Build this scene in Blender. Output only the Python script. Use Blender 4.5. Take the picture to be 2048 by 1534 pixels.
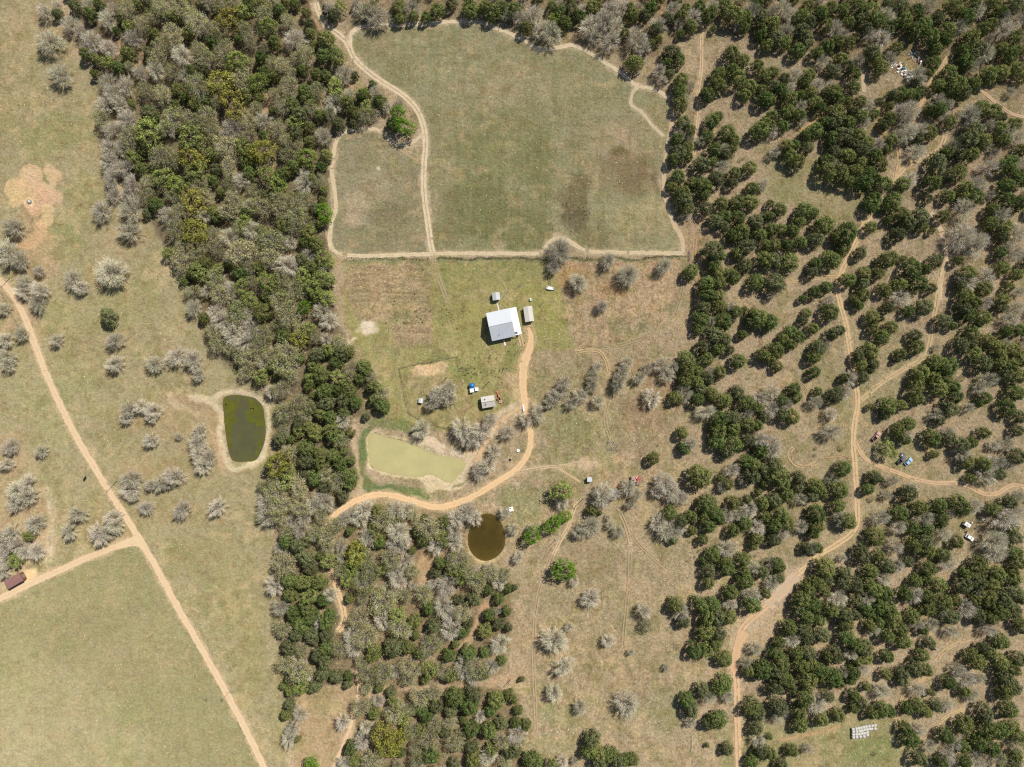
import bpy, bmesh, math, random
import numpy as np
from mathutils import Vector, Matrix

for _o in list(bpy.data.objects):
    bpy.data.objects.remove(_o)
SC = bpy.context.scene
COL = SC.collection
R = math.radians

# ------------------------------------------------------------------ camera, sky, sun, exposure
S = 0.22                      # metres per pixel of the 2048 x 1534 survey sheet
HC = 313.0                    # flying height
cam = bpy.data.objects.new('drone_camera', bpy.data.cameras.new('drone_camera'))
COL.objects.link(cam)
cam.location = (0, 0, HC)
cam.rotation_euler = (0, 0, 0)
cam.data.sensor_fit = 'HORIZONTAL'
cam.data.angle = 2 * math.atan(1024 * S / HC)
cam.data.clip_start = 1.0
cam.data.clip_end = 5000.0
SC.camera = cam

SUN_EL, SUN_DIR = R(51), Vector((0.68, 0.73, 0)).normalized()
world = bpy.data.worlds.new("World")
SC.world = world
world.use_nodes = True
wn = world.node_tree
sky = wn.nodes.new('ShaderNodeTexSky')
sky.sky_type = 'NISHITA'
sky.sun_disc = False
sky.sun_elevation = SUN_EL
sky.sun_rotation = math.atan2(SUN_DIR.x, SUN_DIR.y)
wn.links.new(sky.outputs[0], wn.nodes['Background'].inputs[0])
wn.nodes['Background'].inputs[1].default_value = 0.07
sd = bpy.data.lights.new('sun', 'SUN')
sd.energy = 4.5
sd.angle = R(0.53)
sd.color = (1.0, 0.96, 0.89)
sun = bpy.data.objects.new('sun', sd)
COL.objects.link(sun)
_d = Vector((SUN_DIR.x * math.cos(SUN_EL), SUN_DIR.y * math.cos(SUN_EL), math.sin(SUN_EL)))
sun.rotation_euler = _d.to_track_quat('Z', 'Y').to_euler()
sun.location = _d * 400

SC.view_settings.view_transform = 'Standard'
SC.view_settings.look = 'None'
SC.view_settings.exposure = 0.34
SC.view_settings.gamma = 1.0
try:
    SC.cycles.max_bounces = 5
    SC.cycles.diffuse_bounces = 3
    SC.cycles.glossy_bounces = 2
    SC.cycles.transmission_bounces = 2
    SC.cycles.use_denoising = False
    SC.cycles.filter_width = 1.25
except Exception:
    pass


# ------------------------------------------------------------------ helpers
def P(px, py, h=0.0):
    """sheet pixel -> world metres; h is the height the pixel shows (things stand straight up, so their foot is nearer the middle)"""
    k = 1.0 - h / HC
    return (px - 1024) * S * k, (767 - py) * S * k


def lin(c):
    return tuple(((v / 255.0) / 12.92 if v <= 10 else (((v / 255.0) + 0.055) / 1.055) ** 2.4) for v in c)


LUT = np.array([lin((i,))[0] for i in range(256)])


def sd_rng(seed):
    return np.random.default_rng(seed)


def link(o, parent=None):
    COL.objects.link(o)
    if parent is not None:
        o.parent = parent
    return o


def tag(o, label=None, cat=None, group=None, kind=None):
    if label:
        o['label'] = label
    if cat:
        o['category'] = cat
    if group:
        o['group'] = group
    if kind:
        o['kind'] = kind
    return o


def thing(name, label, cat, loc=(0, 0, 0), rz=0.0, group=None):
    o = bpy.data.objects.new(name, None)
    o.empty_display_size = 0.5
    COL.objects.link(o)
    o.location = loc
    o.rotation_euler = (0, 0, rz)
    return tag(o, label, cat, group)


def np_mesh(name, verts, faces, mats=(), mi=None, smooth=False):
    """verts (n,3), faces (m,k) -> Mesh"""
    me = bpy.data.meshes.new(name)
    verts = np.asarray(verts, np.float32)
    faces = np.asarray(faces, np.int32)
    m, k = faces.shape
    me.vertices.add(len(verts))
    me.vertices.foreach_set('co', verts.ravel())
    me.loops.add(m * k)
    me.loops.foreach_set('vertex_index', faces.ravel())
    me.polygons.add(m)
    me.polygons.foreach_set('loop_start', np.arange(0, m * k, k, dtype=np.int32))
    try:
        me.polygons.foreach_set('loop_total', np.full(m, k, np.int32))
    except Exception:
        pass
    for mt in mats:
        me.materials.append(mt)
    if mi is not None:
        me.polygons.foreach_set('material_index', np.asarray(mi, np.int32))
    if smooth:
        me.polygons.foreach_set('use_smooth', np.ones(m, bool))
    me.update(calc_edges=True)
    return me


def col_attr(me, name, rgba):
    a = me.color_attributes.new(name, 'FLOAT_COLOR', 'POINT')
    a.data.foreach_set('color', np.asarray(rgba, np.float32).ravel())


class MB:
    """collects shapes into one bmesh, then links it as one mesh object"""
    def __init__(self):
        self.bm = bmesh.new()

    def box(self, x0, x1, y0, y1, z0, z1, rz=0, at=(0, 0, 0), bev=0.0, mi=0, ry=0, rx=0):
        r = bmesh.ops.create_cube(self.bm, size=1.0)
        vs = r['verts']
        bmesh.ops.scale(self.bm, verts=vs, vec=(x1 - x0, y1 - y0, z1 - z0))
        bmesh.ops.translate(self.bm, verts=vs, vec=((x0 + x1) / 2, (y0 + y1) / 2, (z0 + z1) / 2))
        if bev:
            es = list({e for v in vs for e in v.link_edges})
            q = bmesh.ops.bevel(self.bm, geom=es, offset=bev, segments=1, affect='EDGES')
            vs = list({v for f in q['faces'] for v in f.verts} | {v for v in vs if v.is_valid})
        if rx or ry or rz:
            m = Matrix.Rotation(rz, 4, 'Z') @ Matrix.Rotation(ry, 4, 'Y') @ Matrix.Rotation(rx, 4, 'X')
            bmesh.ops.transform(self.bm, verts=vs, matrix=m)
        bmesh.ops.translate(self.bm, verts=vs, vec=at)
        for f in {f for v in vs for f in v.link_faces}:
            f.material_index = mi
        return self

    def tube(self, p, q, r0, r1=None, n=8, mi=0, caps=True):
        p, q = Vector(p), Vector(q)
        r1 = r0 if r1 is None else r1
        d = q - p
        res = bmesh.ops.create_cone(self.bm, cap_ends=caps, segments=n, radius1=r0, radius2=max(r1, 1e-4), depth=d.length)
        m = Matrix.Translation((p + q) / 2) @ d.to_track_quat('Z', 'Y').to_matrix().to_4x4()
        bmesh.ops.transform(self.bm, verts=res['verts'], matrix=m)
        for f in {f for v in res['verts'] for f in v.link_faces}:
            f.material_index = mi
        return self

    def prism(self, prof, y0, y1, axis='Y', mi=0, taper=1.0):
        """outline in (x,z), pushed from y0 to y1"""
        a = [self.bm.verts.new((x, y0, z)) for x, z in prof]
        b = [self.bm.verts.new((x, y1, z)) for x, z in prof]
        n = len(prof)
        fs = [self.bm.faces.new(a), self.bm.faces.new(list(reversed(b)))]
        for i in range(n):
            fs.append(self.bm.faces.new((a[i], b[i], b[(i + 1) % n], a[(i + 1) % n])))
        for f in fs:
            f.material_index = mi
        return self

    def quad(self, pts, mi=0):
        f = self.bm.faces.new([self.bm.verts.new(p) for p in pts])
        f.material_index = mi
        return self

    def lathe(self, prof, n=20, at=(0, 0, 0), mi=0, cap=True):
        rings = []
        for r, z in prof:
            rings.append([self.bm.verts.new((at[0] + r * math.cos(2 * math.pi * i / n), at[1] + r * math.sin(2 * math.pi * i / n), at[2] + z)) for i in range(n)])
        for a, b in zip(rings, rings[1:]):
            for i in range(n):
                self.bm.faces.new((a[i], a[(i + 1) % n], b[(i + 1) % n], b[i])).material_index = mi
        if cap:
            self.bm.faces.new(list(reversed(rings[0]))).material_index = mi
            self.bm.faces.new(rings[-1]).material_index = mi
        return self

    def build(self, name, mats, parent=None, smooth=False, loc=None, rz=None):
        bmesh.ops.recalc_face_normals(self.bm, faces=self.bm.faces[:])
        me = bpy.data.meshes.new(name)
        self.bm.to_mesh(me)
        self.bm.free()
        for m in (mats if isinstance(mats, (list, tuple)) else [mats]):
            me.materials.append(m)
        if smooth:
            for p in me.polygons:
                p.use_smooth = True
        o = bpy.data.objects.new(name, me)
        link(o, parent)
        if loc is not None:
            o.location = loc
        if rz is not None:
            o.rotation_euler = (0, 0, rz)
        return o


def copy_tree(o, parent=None):
    c = o.copy()
    COL.objects.link(c)
    if parent is not None:
        c.parent = parent
    for ch in list(o.children):
        copy_tree(ch, c)
    return c


# value noise on arrays
_T = sd_rng(5).random((8, 256, 256)).astype(np.float32)


def vnoise(x, y, k=0):
    xi, yi = np.floor(x).astype(np.int64), np.floor(y).astype(np.int64)
    fx, fy = (x - xi).astype(np.float32), (y - yi).astype(np.float32)
    fx, fy = fx * fx * (3 - 2 * fx), fy * fy * (3 - 2 * fy)
    t = _T[k % 8]
    a, b = t[yi & 255, xi & 255], t[yi & 255, (xi + 1) & 255]
    c, d = t[(yi + 1) & 255, xi & 255], t[(yi + 1) & 255, (xi + 1) & 255]
    return (a * (1 - fx) + b * fx) * (1 - fy) + (c * (1 - fx) + d * fx) * fy


def fbm(x, y, k=0, o=4):
    s, a, w = 0, 1.0, 0
    for i in range(o):
        s = s + a * vnoise(x * 2 ** i + 17.3 * i, y * 2 ** i + 9.1 * i, k + i)
        w += a
        a *= 0.55
    return s / w


# ------------------------------------------------------------------ materials
class NT:
    def __init__(self, name):
        self.m = bpy.data.materials.new(name)
        self.m.use_nodes = True
        self.t = self.m.node_tree
        self.b = self.t.nodes['Principled BSDF']
        self.b.inputs['Specular IOR Level'].default_value = 0.2

    def n(self, typ, **kw):
        nd = self.t.nodes.new(typ)
        for k, v in kw.items():
            setattr(nd, k, v)
        return nd

    def l(self, a, b):
        self.t.links.new(a, b)

    def pos(self):
        return self.n('ShaderNodeNewGeometry').outputs['Position']

    def obj(self):
        return self.n('ShaderNodeTexCoord').outputs['Object']

    def noise(self, vec, scale, detail=3, rough=0.55, lo=0.0, hi=1.0, a=0.25, b=0.75):
        t = self.n('ShaderNodeTexNoise')
        t.inputs['Scale'].default_value = scale
        t.inputs['Detail'].default_value = detail
        t.inputs['Roughness'].default_value = rough
        self.l(vec, t.inputs['Vector'])
        r = self.n('ShaderNodeMapRange')
        r.inputs['From Min'].default_value = a
        r.inputs['From Max'].default_value = b
        r.inputs['To Min'].default_value = lo
        r.inputs['To Max'].default_value = hi
        self.l(t.outputs['Fac'], r.inputs['Value'])
        return r.outputs[0]

    def math(self, op, a, b=None):
        nd = self.n('ShaderNodeMath', operation=op)
        for i, v in enumerate((a, b)):
            if v is None:
                continue
            if isinstance(v, (int, float)):
                nd.inputs[i].default_value = v
            else:
                self.l(v, nd.inputs[i])
        return nd.outputs[0]

    def mix(self, fac, a, b, typ='MIX'):
        nd = self.n('ShaderNodeMix', data_type='RGBA', blend_type=typ)
        nd.clamp_factor = True
        for sock, v in ((nd.inputs[0], fac), (nd.inputs[6], a), (nd.inputs[7], b)):
            if isinstance(v, (int, float)):
                sock.default_value = v
            elif isinstance(v, tuple):
                sock.default_value = (*v[:3], 1)
            else:
                self.l(v, sock)
        return nd.outputs[2]

    def scale(self, col, f):
        nd = self.n('ShaderNodeVectorMath', operation='SCALE')
        if isinstance(col, tuple):
            nd.inputs[0].default_value = col[:3]
        else:
            self.l(col, nd.inputs[0])
        if isinstance(f, (int, float)):
            nd.inputs['Scale'].default_value = f
        else:
            self.l(f, nd.inputs['Scale'])
        return nd.outputs[0]

    def bump(self, h, strength=0.5, dist=0.1):
        b = self.n('ShaderNodeBump')
        b.inputs['Strength'].default_value = strength
        b.inputs['Distance'].default_value = dist
        self.l(h, b.inputs['Height'])
        self.l(b.outputs[0], self.b.inputs['Normal'])


def plain(name, rgb, rough=0.6, metal=0.0, var=0.18, scale=1.6, spec=0.25, dirt=None):
    """painted or weathered surface: base colour (linear) with patchy wear"""
    q = NT(name)
    v = q.obj()
    f = q.noise(v, scale, 5, 0.65, 1 - var, 1 + var)
    c = q.scale(tuple(rgb), f)
    if dirt:
        c = q.mix(q.noise(v, scale * 0.7, 4, 0.6, 0, 0.7, 0.5, 0.72), c, tuple(dirt))
    q.l(c, q.b.inputs['Base Color'])
    q.b.inputs['Roughness'].default_value = rough
    q.b.inputs['Metallic'].default_value = metal
    q.b.inputs['Specular IOR Level'].default_value = spec
    return q.m


M = {}
M['galv'] = plain('galvanised_roof', (0.50, 0.52, 0.545), 0.45, 0.0, 0.05, 0.5, 0.4)
M['white_roof'] = plain('white_roof', (0.74, 0.74, 0.72), 0.5, 0, 0.04, 0.6)
M['white'] = plain('white_paint', (0.74, 0.73, 0.70), 0.5, 0, 0.12, 1.5, 0.3, (0.45, 0.40, 0.33))
M['beige_roof'] = plain('beige_roof', (0.47, 0.44, 0.39), 0.6, 0, 0.08, 0.7)
M['grey_roof'] = plain('grey_roof', (0.42, 0.42, 0.41), 0.55, 0, 0.09, 0.8)
M['wall'] = plain('wall_siding', (0.40, 0.37, 0.32), 0.7, 0, 0.1)
M['wood'] = plain('grey_wood', (0.21, 0.17, 0.13), 0.85, 0, 0.25, 3)
M['palewood'] = plain('pale_wood', (0.46, 0.39, 0.31), 0.85, 0, 0.25, 2)
M['dark'] = plain('black_and_painted_shade', (0.02, 0.02, 0.02), 0.8)  # black parts; also shade painted on shed front and hutch
M['rubber'] = plain('rubber', (0.018, 0.018, 0.018), 0.8)
M['glass'] = plain('window_glass', (0.03, 0.035, 0.04), 0.08, 0, 0.05, 1, 0.6)
M['redshed'] = plain('red_brown_roof', (0.235, 0.125, 0.105), 0.6, 0, 0.13, 0.9)
M['blue_tank'] = plain('blue_plastic', (0.012, 0.13, 0.36), 0.4, 0, 0.08, 2, 0.4)
M['orange'] = plain('orange_paint', (0.50, 0.19, 0.10), 0.5, 0, 0.15, 2, 0.3)
M['rust'] = plain('rusty_metal', (0.17, 0.075, 0.045), 0.8, 0.1, 0.35, 2.5)
M['redtin'] = plain('red_tin', (0.42, 0.10, 0.075), 0.65, 0, 0.25, 2, 0.25, (0.25, 0.12, 0.09))
M['pink'] = plain('faded_red_paint', (0.46, 0.26, 0.23), 0.55, 0, 0.15, 1.5, 0.3)
M['blue'] = plain('faded_blue_paint', (0.28, 0.42, 0.55), 0.45, 0, 0.12, 1.5, 0.4)
M['slate'] = plain('dark_grey_paint', (0.10, 0.105, 0.12), 0.5, 0, 0.2, 1.5, 0.4)
M['concrete'] = plain('concrete', (0.56, 0.50, 0.42), 0.85, 0, 0.12, 1.5)
M['paleconc'] = plain('pale_concrete', (0.72, 0.70, 0.64), 0.8, 0, 0.08, 1.5)
M['bale'] = plain('net_wrapped_hay', (0.46, 0.44, 0.39), 0.8, 0, 0.3, 3, 0.2, (0.22, 0.20, 0.14))
M['cowhide'] = plain('black_hide', (0.022, 0.017, 0.014), 0.75, 0, 0.3)
M['teal'] = plain('teal_tarp', (0.04, 0.20, 0.24), 0.6)
M['ash'] = plain('ash', (0.16, 0.15, 0.14), 0.95, 0, 0.3, 4)
M['stone'] = plain('stone', (0.40, 0.36, 0.30), 0.9, 0, 0.25, 3)
M['pole'] = plain('weathered_pole', (0.36, 0.31, 0.26), 0.85, 0, 0.2, 2)
# tree survey: kind letter, then x,y,diameter in quarter pixels of the 2048-wide survey sheet, by sheet
# C cedar  B leafless grey  F leafless fine-twigged  O olive half-leafed  L lime  Y yellow-olive  G bright green
SURVEY = {
(0, 0): """B350,90,130 B380,330,220 B480,590,190 C460,110,90 B450,40,80 B560,190,150 B640,250,120 B720,330,190 C690,430,120
B860,380,140 C1020,430,130 C1190,420,110 B850,150,150 C970,150,90 L1030,215,100 B1060,300,150 C600,50,110 C720,110,120 B700,30,110
B900,70,100 C790,40,100 B1020,90,150 C1100,40,100 B1130,190,130 C1220,270,110 B1230,130,130 C1300,130,80 C1390,140,120 O1290,60,150
O1440,60,160 B1380,280,170 B1300,370,150 B1450,440,180 B1260,460,140 C760,590,80 B860,650,150 B900,740,180 B830,830,150 B1000,680,150
B950,830,160 B1160,720,130 B1120,580,130 B1240,560,150 B1380,570,120 C1420,720,130 C1480,780,90 C1400,840,100 O1580,690,200 B1300,750,140
C1190,900,150 C1230,940,80 L1200,1060,220 B1010,960,170 B900,1040,170 B1040,1090,170 B870,1190,160 B980,1180,150 B860,1290,140 C1060,1260,150
C1150,1200,110 B1000,1340,180 B890,1420,160 B1060,1470,160 O1380,950,180 B1320,1040,140 O1540,960,180 B1660,920,150 L1540,1110,220
B1700,1040,130 B1850,1020,180 O1300,1250,200 Y1540,1270,190 L1580,1370,170 B1420,1280,130 C1690,1230,130 B1800,1160,180 B1830,1330,150
C1720,1350,110 L1300,1420,150 L1420,1480,150 B1190,1450,120 C1240,1350,100 B1600,1490,140 Y1770,670,200 Y1860,830,220 Y1830,150,190
O1740,230,140 L1940,100,120 B1560,170,190 O1720,280 B1650,220,140 C1690,330,110 B1790,410,170 B1660,480,180 L1900,500,180 B1970,500,110
B1930,630,170 C2000,640,110 C1560,830,130 B1990,970,140 B1990,1100,140 L1960,1180,150 Y2020,1240,140 C1960,1290,130 B1930,1430,140
C1990,1380,120 B1760,60,120 C1610,40,110 B1650,20,120 C1740,90,110 B1880,30,120 C2000,40,110 C1500,270,100 O1600,390,120 C1530,560,110
B1480,600,120 C1640,560,100""",
(512, 0): """C50,20 B60,110,130 C190,80,120 C310,30,100 C400,100,90 C430,190,100 C430,260,90 L100,220,150 B260,170,120 B310,310,190
C150,340,120 C560,310,170 C640,450,160 B540,380,90 C540,450,140 B700,590,150 C790,600,70 C560,70,80 B590,70,120 C620,120,110 L675,60,90
B850,80,150 B800,30,90 O930,60,130 B960,150,200 C1140,70,140 B1110,30,80 B1240,60,150 C1150,150,100 C1260,130,90 L1360,80,70 C1360,140,100
C1450,80,130 C1560,30,110 L1710,50,120 C1720,100,120 C1830,60,130 C1900,100,160 C1970,60,120 B2000,110,110 C2030,130,90 B130,30 C40,460,120
C60,570,90 B210,520,130 O130,500 C130,600,120 L30,660,150 B260,690,150 C370,560,100 B400,440,150 O330,470,110 C480,590,110 C560,610,110
B480,720,130 C390,730,130 L430,800,100 C290,830,120 O210,840,140 L640,710,150 B620,820,180 B750,750 C730,820,130 C850,760,120 L880,850,90
L870,750,90 C790,900 B950,740,120 C930,670,70 C990,810,130 B1050,850,100 B880,920,140 C660,990,120 B790,930,80 C780,990,80 C500,920,110
C350,910,140 L310,980,110 B580,900,100 B440,860 B60,960,150 C30,950,60 O170,1030,130 C320,1070,130 B530,1080,140 C430,1130,110 Y60,1210,190
O250,1130,130 B340,1160,90 C230,1200,120 L410,1260,160 O250,1240,120 C560,1240,110 C300,1330,130 C520,1330,100 L100,1400,140 C200,1400,120
L180,1480,130 B380,1450,180 B500,1440,100 C250,1370,110 C440,1420,90 G1140,920,130 G1190,1020,150 C1090,990,120 B1140,830,100""",
(1024, 0): """C20,70,120 B60,130,120 B170,110,160 C110,220,110 B230,230,150 L340,150,100 B310,250,190 C420,180,130 C390,100,130 C480,90,150
C320,50,100 B380,40,100 B620,200,180 B740,160,180 C530,130,120 B560,70 C640,60,140 C680,30 B780,80,150 B870,50,150 B830,210,150 C900,270,100
B790,320,160 B660,280,130 C960,110,130 C940,60,90 B1010,60,90 C1060,120,110 C1110,60,120 B1170,190,140 C1150,230,110 B1000,300,200
C1110,350,90 C1170,320,80 B1050,380,150 C980,500,150 G800,430,80 B1290,70,140 C1250,150,110 C1350,130,110 B1330,190,100 B1450,130,150
C1430,210,120 C1390,70,100 C1580,110,150 B1600,50,130 C1500,50 C1700,40,120 C1770,120,180 B1800,210,80 C1870,140,130 C1850,220,110
B1930,80,150 C1990,130,130 C2010,210,140 C1960,30,110 C1610,230,60 C1990,280,110 C2040,360 C1280,420,150 C1330,480,120 B1180,560,110
C1240,500,110 C1260,590,90 B1210,640,80 C1350,640,130 C1340,720,140 B1430,680,80 C1350,830,140 B1390,780,80 C1760,430,150 C1850,480,110
C1960,520,110 C2020,600,130 C1650,590,130 C1760,560,130 C1800,620,160 C1640,680,150 C1560,750,130 C1900,690,140 C1860,760,120 C2020,790,140
C1990,720,110 C1600,970,140 C1650,930,90 C1370,980,130 C1420,1040,120 B1340,1080,100 C1320,1110,110 C1340,1220,150 C1430,1170,110
B1450,1130,90 C1290,1270,110 C1420,1250,90 C1560,1090,120 B1510,1120,90 C1720,1060,150 C1770,1120,120 C1620,1190,130 B1700,1190,110
C1700,1240,100 C1760,1180,100 C1520,1310,150 C1600,1290,100 B1680,1330,130 C1900,1340,130 C1640,1430,140 C1780,1380,110 C1760,1460,100
C1330,1410,130 C1280,1490,100 C1440,1460,110 C1520,1480,160 C1380,1530,110 C1980,1040,170 C2030,980,100 C1920,1500,110 B2010,1470,100""",
(1536, 0): """B130,60,150 B190,110,130 C40,190,140 C260,130,140 C330,180,120 B150,240,130 C60,310,140 C130,340,130 C270,250,150 C310,330,140
C240,400,140 C390,420,110 B30,90,110 C320,50,120 C430,100,130 C500,60,110 C600,80,120 C470,200,120 B540,230,150 B610,280,120 C640,180,110
C560,330,130 C650,340,120 C480,370,120 C580,470,130 C640,530,120 C500,570,130 B550,550,90 B440,480 C690,590,120 B740,490,90 C720,50,150
C820,90,160 C730,150,100 C880,170,140 B950,120,150 C780,230,110 B810,270,120 B910,310,160 C960,250,120 C1020,390,120 C1000,200 C830,420,150
C900,540,140 B980,460,120 C860,470,110 C1090,160,150 C1180,100,150 C1240,200,160 B1300,40,120 C1060,60,130 C960,40 C1170,250,140 C1360,150,130
C1430,240,150 B1530,210,150 C1300,300,150 C1410,320,130 C1340,390,110 C1480,60,160 C1580,140,160 B1680,70,130 C1640,40,120 C1800,50,150
C1950,50,160 C1860,100,120 B1880,130,130 B1900,230,150 C1780,190,110 B1990,150,120 C1960,300,140 C1720,230,120 C1620,310,180 C1690,390,130
B1750,420,140 C1560,400,120 C1630,440,120 C1860,390,120 C1930,440,150 C2010,400,110 C1580,490,150 B1640,520,110 C1450,590,160 C1500,680,190
C1640,680,140 C1560,740,140 C1450,730,140 C1760,600,150 C1860,580,150 C1970,550,150 C2030,620,100 C1320,510,130 C1290,580,110 B1200,580,130
B1220,640,120 C1190,650,90 C1330,660,110 C1260,720,110 C1190,760,120 C1060,750,130 C1130,760,110 C990,760,90 C690,700,110 C330,600,120
C300,660,110 C40,580,110 C130,630,110 B220,590,110 C40,690,120 C100,720,130 B180,700,100 C180,780,140 B400,680,120 C340,740,110 C370,820,130
C420,870,110 C260,760,90 C20,800,100 B270,840,100 C160,890,130 C240,920,120 B280,960,90 C520,740,160 B500,690,100 C560,790,120 C640,810,90
C680,890,100 C530,890,180 C740,810,110 B800,840,110 C740,930,130 C850,910,90 C880,810,70 C970,850,80 B1070,880,140 B1100,960,130 C970,950,120
C930,1000,100 B1190,860,150 C1300,880,100 B1360,800,120 C1370,870,130 B1440,830,100 C1450,970,110 B1410,920 C30,930,110 C20,1000 B40,1040,110
C120,1010,110 C370,1040,150 C300,1080,100 C450,980,120 C520,970,160 C640,980,130 C600,1080,170 C510,1110,140 C720,1080,130 C680,1150,110
B770,980,110 C790,1140,130 C740,1200,130 B880,1150,120 C860,1240,120 C980,1120,120 C950,1190,100 B1120,1060,170 C1190,1100,130 B1230,1030,130
C1300,1060,130 B1050,1080,120 B1200,1230,150 C150,1170,130 C210,1160,110 B60,1210,100 C180,1250,130 C240,1290,130 C320,1180,110 C520,1210,130
C470,1280,130 C630,1240,140 C470,1370,170 B500,1300,100 C580,1390,170 C640,1450,120 C700,1360,130 C740,1300,110 C800,1380,140 C890,1310,150
C760,1460,170 C860,1430,110 C920,1470,150 C1350,1310,190 C1430,1220,130 B1480,1160,120 C1520,1230,130 C1620,1230,140 C1310,1460,160
C1440,1400,130 C1530,1380,150 C1060,1460,140 B1130,1440,150 C1600,1120,180 B1620,920,180 C1700,870,150 C1800,890,150 C1860,940,100
B1770,1000,120 C1840,1020,130 C1970,990,120 B1930,1050,130 C1640,1030,140 C1720,1130,150 B1740,1160,110 C1880,1120,130 B2000,1100,120
C2030,1200,120 C1920,1310,160 B1780,1330,140 B2010,1300,110 C1960,1390,110 C2010,1440,130 C1900,1480,140 B1680,1480,150 C1580,1500,130
B1950,730,80""",
(0, 384): """B105,275,170 B800,150,170 B1040,130,210 B1030,310,180 B40,480,210 B150,540,150 B180,710,130 B180,800,130 B305,630,90 B310,780,150
B290,880,150 B570,690,150 B640,760,120 B880,640,260 C870,1000,150 B20,930,110 B160,1130,120 B440,1180,110 B910,1185,150 B910,1370,150
B1230,1370,150 B1400,1310,170 B1530,1340,180 B1580,1460,110 B1540,930,140 B1460,560,180 B30,1180,130 B40,1310,150 B50,1380,120 B900,30,120
B1000,20,110 C1240,100,140 B1180,30,130 B1340,180,160 B1400,300,150 Y1560,320,210 Y1560,80,190 O1390,40,130 B1430,160,140 B1620,180,130
C1740,190,130 C1700,150,100 C1580,640,190 C1640,560,120 C1530,650,100 O1700,330 B1730,440,140 B1830,350,160 O1830,160,160 B1640,40,130
O1870,60,150 O2000,110,140 C1960,170,110 B1930,480,230 C1920,650,140 L1750,610,90 B1730,700,170 B1760,820,170 B1650,790,110 B1850,780,150
C1880,930,130 L1930,760,130 L2000,860,130 B1720,960,140 B1760,1020,180 B1900,960,180 B1980,970 B1700,1120,120 B1850,1130,200 B1950,1200,200
B1990,1080,170 B2000,1330,170 B1930,1290,150 B1970,1440,120 O2000,600,120 B2010,300,170 L1960,240 B1940,280,150""",
(512, 384): """C60,30 O190,60,140 B350,60,160 O60,120,160 B200,150,150 B330,170,190 C470,140,120 G550,170,140 C520,240,100 B430,230,90
C210,260,130 B310,270,140 L60,310,100 C420,320,150 O130,380,200 B270,400,110 C380,400,100 C480,420,140 B420,500,120 C370,540,130 C20,600,110
O120,520,160 B240,580,190 L540,530,140 C450,600,140 B550,610,90 L580,560,100 L380,670,130 L100,720,170 B210,690,150 B290,780,190 L450,760,150
L530,700,160 L480,810 L430,840,80 L570,850,130 L590,700,90 G390,920,110 B200,890,180 C50,960,180 B260,970,200 B520,950,150 B580,1030,150
B180,1050 Y350,1170,140 O380,1110,140 L420,1090,120 O470,1150,110 C220,1150,150 B60,1130,150 B30,1230,150 B250,1270,190 B220,1380,200
B120,1300,150 C120,1390,110 B60,1370,120 C490,1300,160 C580,1260,140 C680,1290,150 C740,1270,110 B650,1190,100 B700,1230,110 C640,1360,130
C460,1390,120 C860,1400,140 C890,1430,90 B760,1400,120 C520,1460,170 C440,1490,130 L660,1480,130 B750,1470,110 C830,1490,120 B280,1460,120
B920,1490,110 C350,1330,90 B560,1180,120""",
(1024, 384): """F390,430,210 F330,600,110 F770,540,130 F530,720,150 F930,660,180 F1220,590,130 F720,910,100 C1370,60,150 C1400,130,130
C1340,20,120 B1400,190,80 C1540,20,110 C1550,130,120 C1680,90,120 C1800,90,140 C1900,80,150 C1620,230,140 C1700,190,120 C1690,270,110
C1810,200,130 C1830,320,160 C1760,350,120 C1950,240,150 C2020,190,80 C1980,340,130 C1870,440,160 C1800,490,110 C1860,590,140 C2020,540,150
C2030,420,90 C1610,470,190 C1610,580,140 C1660,510,110 C1760,670,150 C1640,640,120 C1410,640,140 C1530,730,150 C1650,720,130 B1600,690,80
C1560,820,150 C1650,820,120 B1490,840,90 C1530,920,130 C1660,910,130 B1750,910,90 C1790,960,120 C1510,1010,150 C1690,1030,160 B1600,1030,90
C1490,1090,110 C1620,1140,170 C1700,1180,120 C1520,1240,120 C1650,1250,120 C1740,1260,90 C1810,1350,140 C1550,1340,130 C1400,1340,160
C1400,1430,150 C1660,1440,120 C1480,1420,110 B1580,1420,90 C1560,1490,130 C1480,1520,120 C1380,1510,130 C1950,720,150 C1840,1140,90
C1970,1010,170 C1900,1040,110 C2030,1050,120 C2000,1300,120 C1920,970,100 C1860,930,50 B680,1400,100 B650,1480,110 B880,1450,140
B920,1360,110 B1080,1410,100 B1200,1380,140 B1280,1400,110 B1240,1470,120 B850,1520,120 B1020,1480,110 B420,1520,120""",
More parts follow.
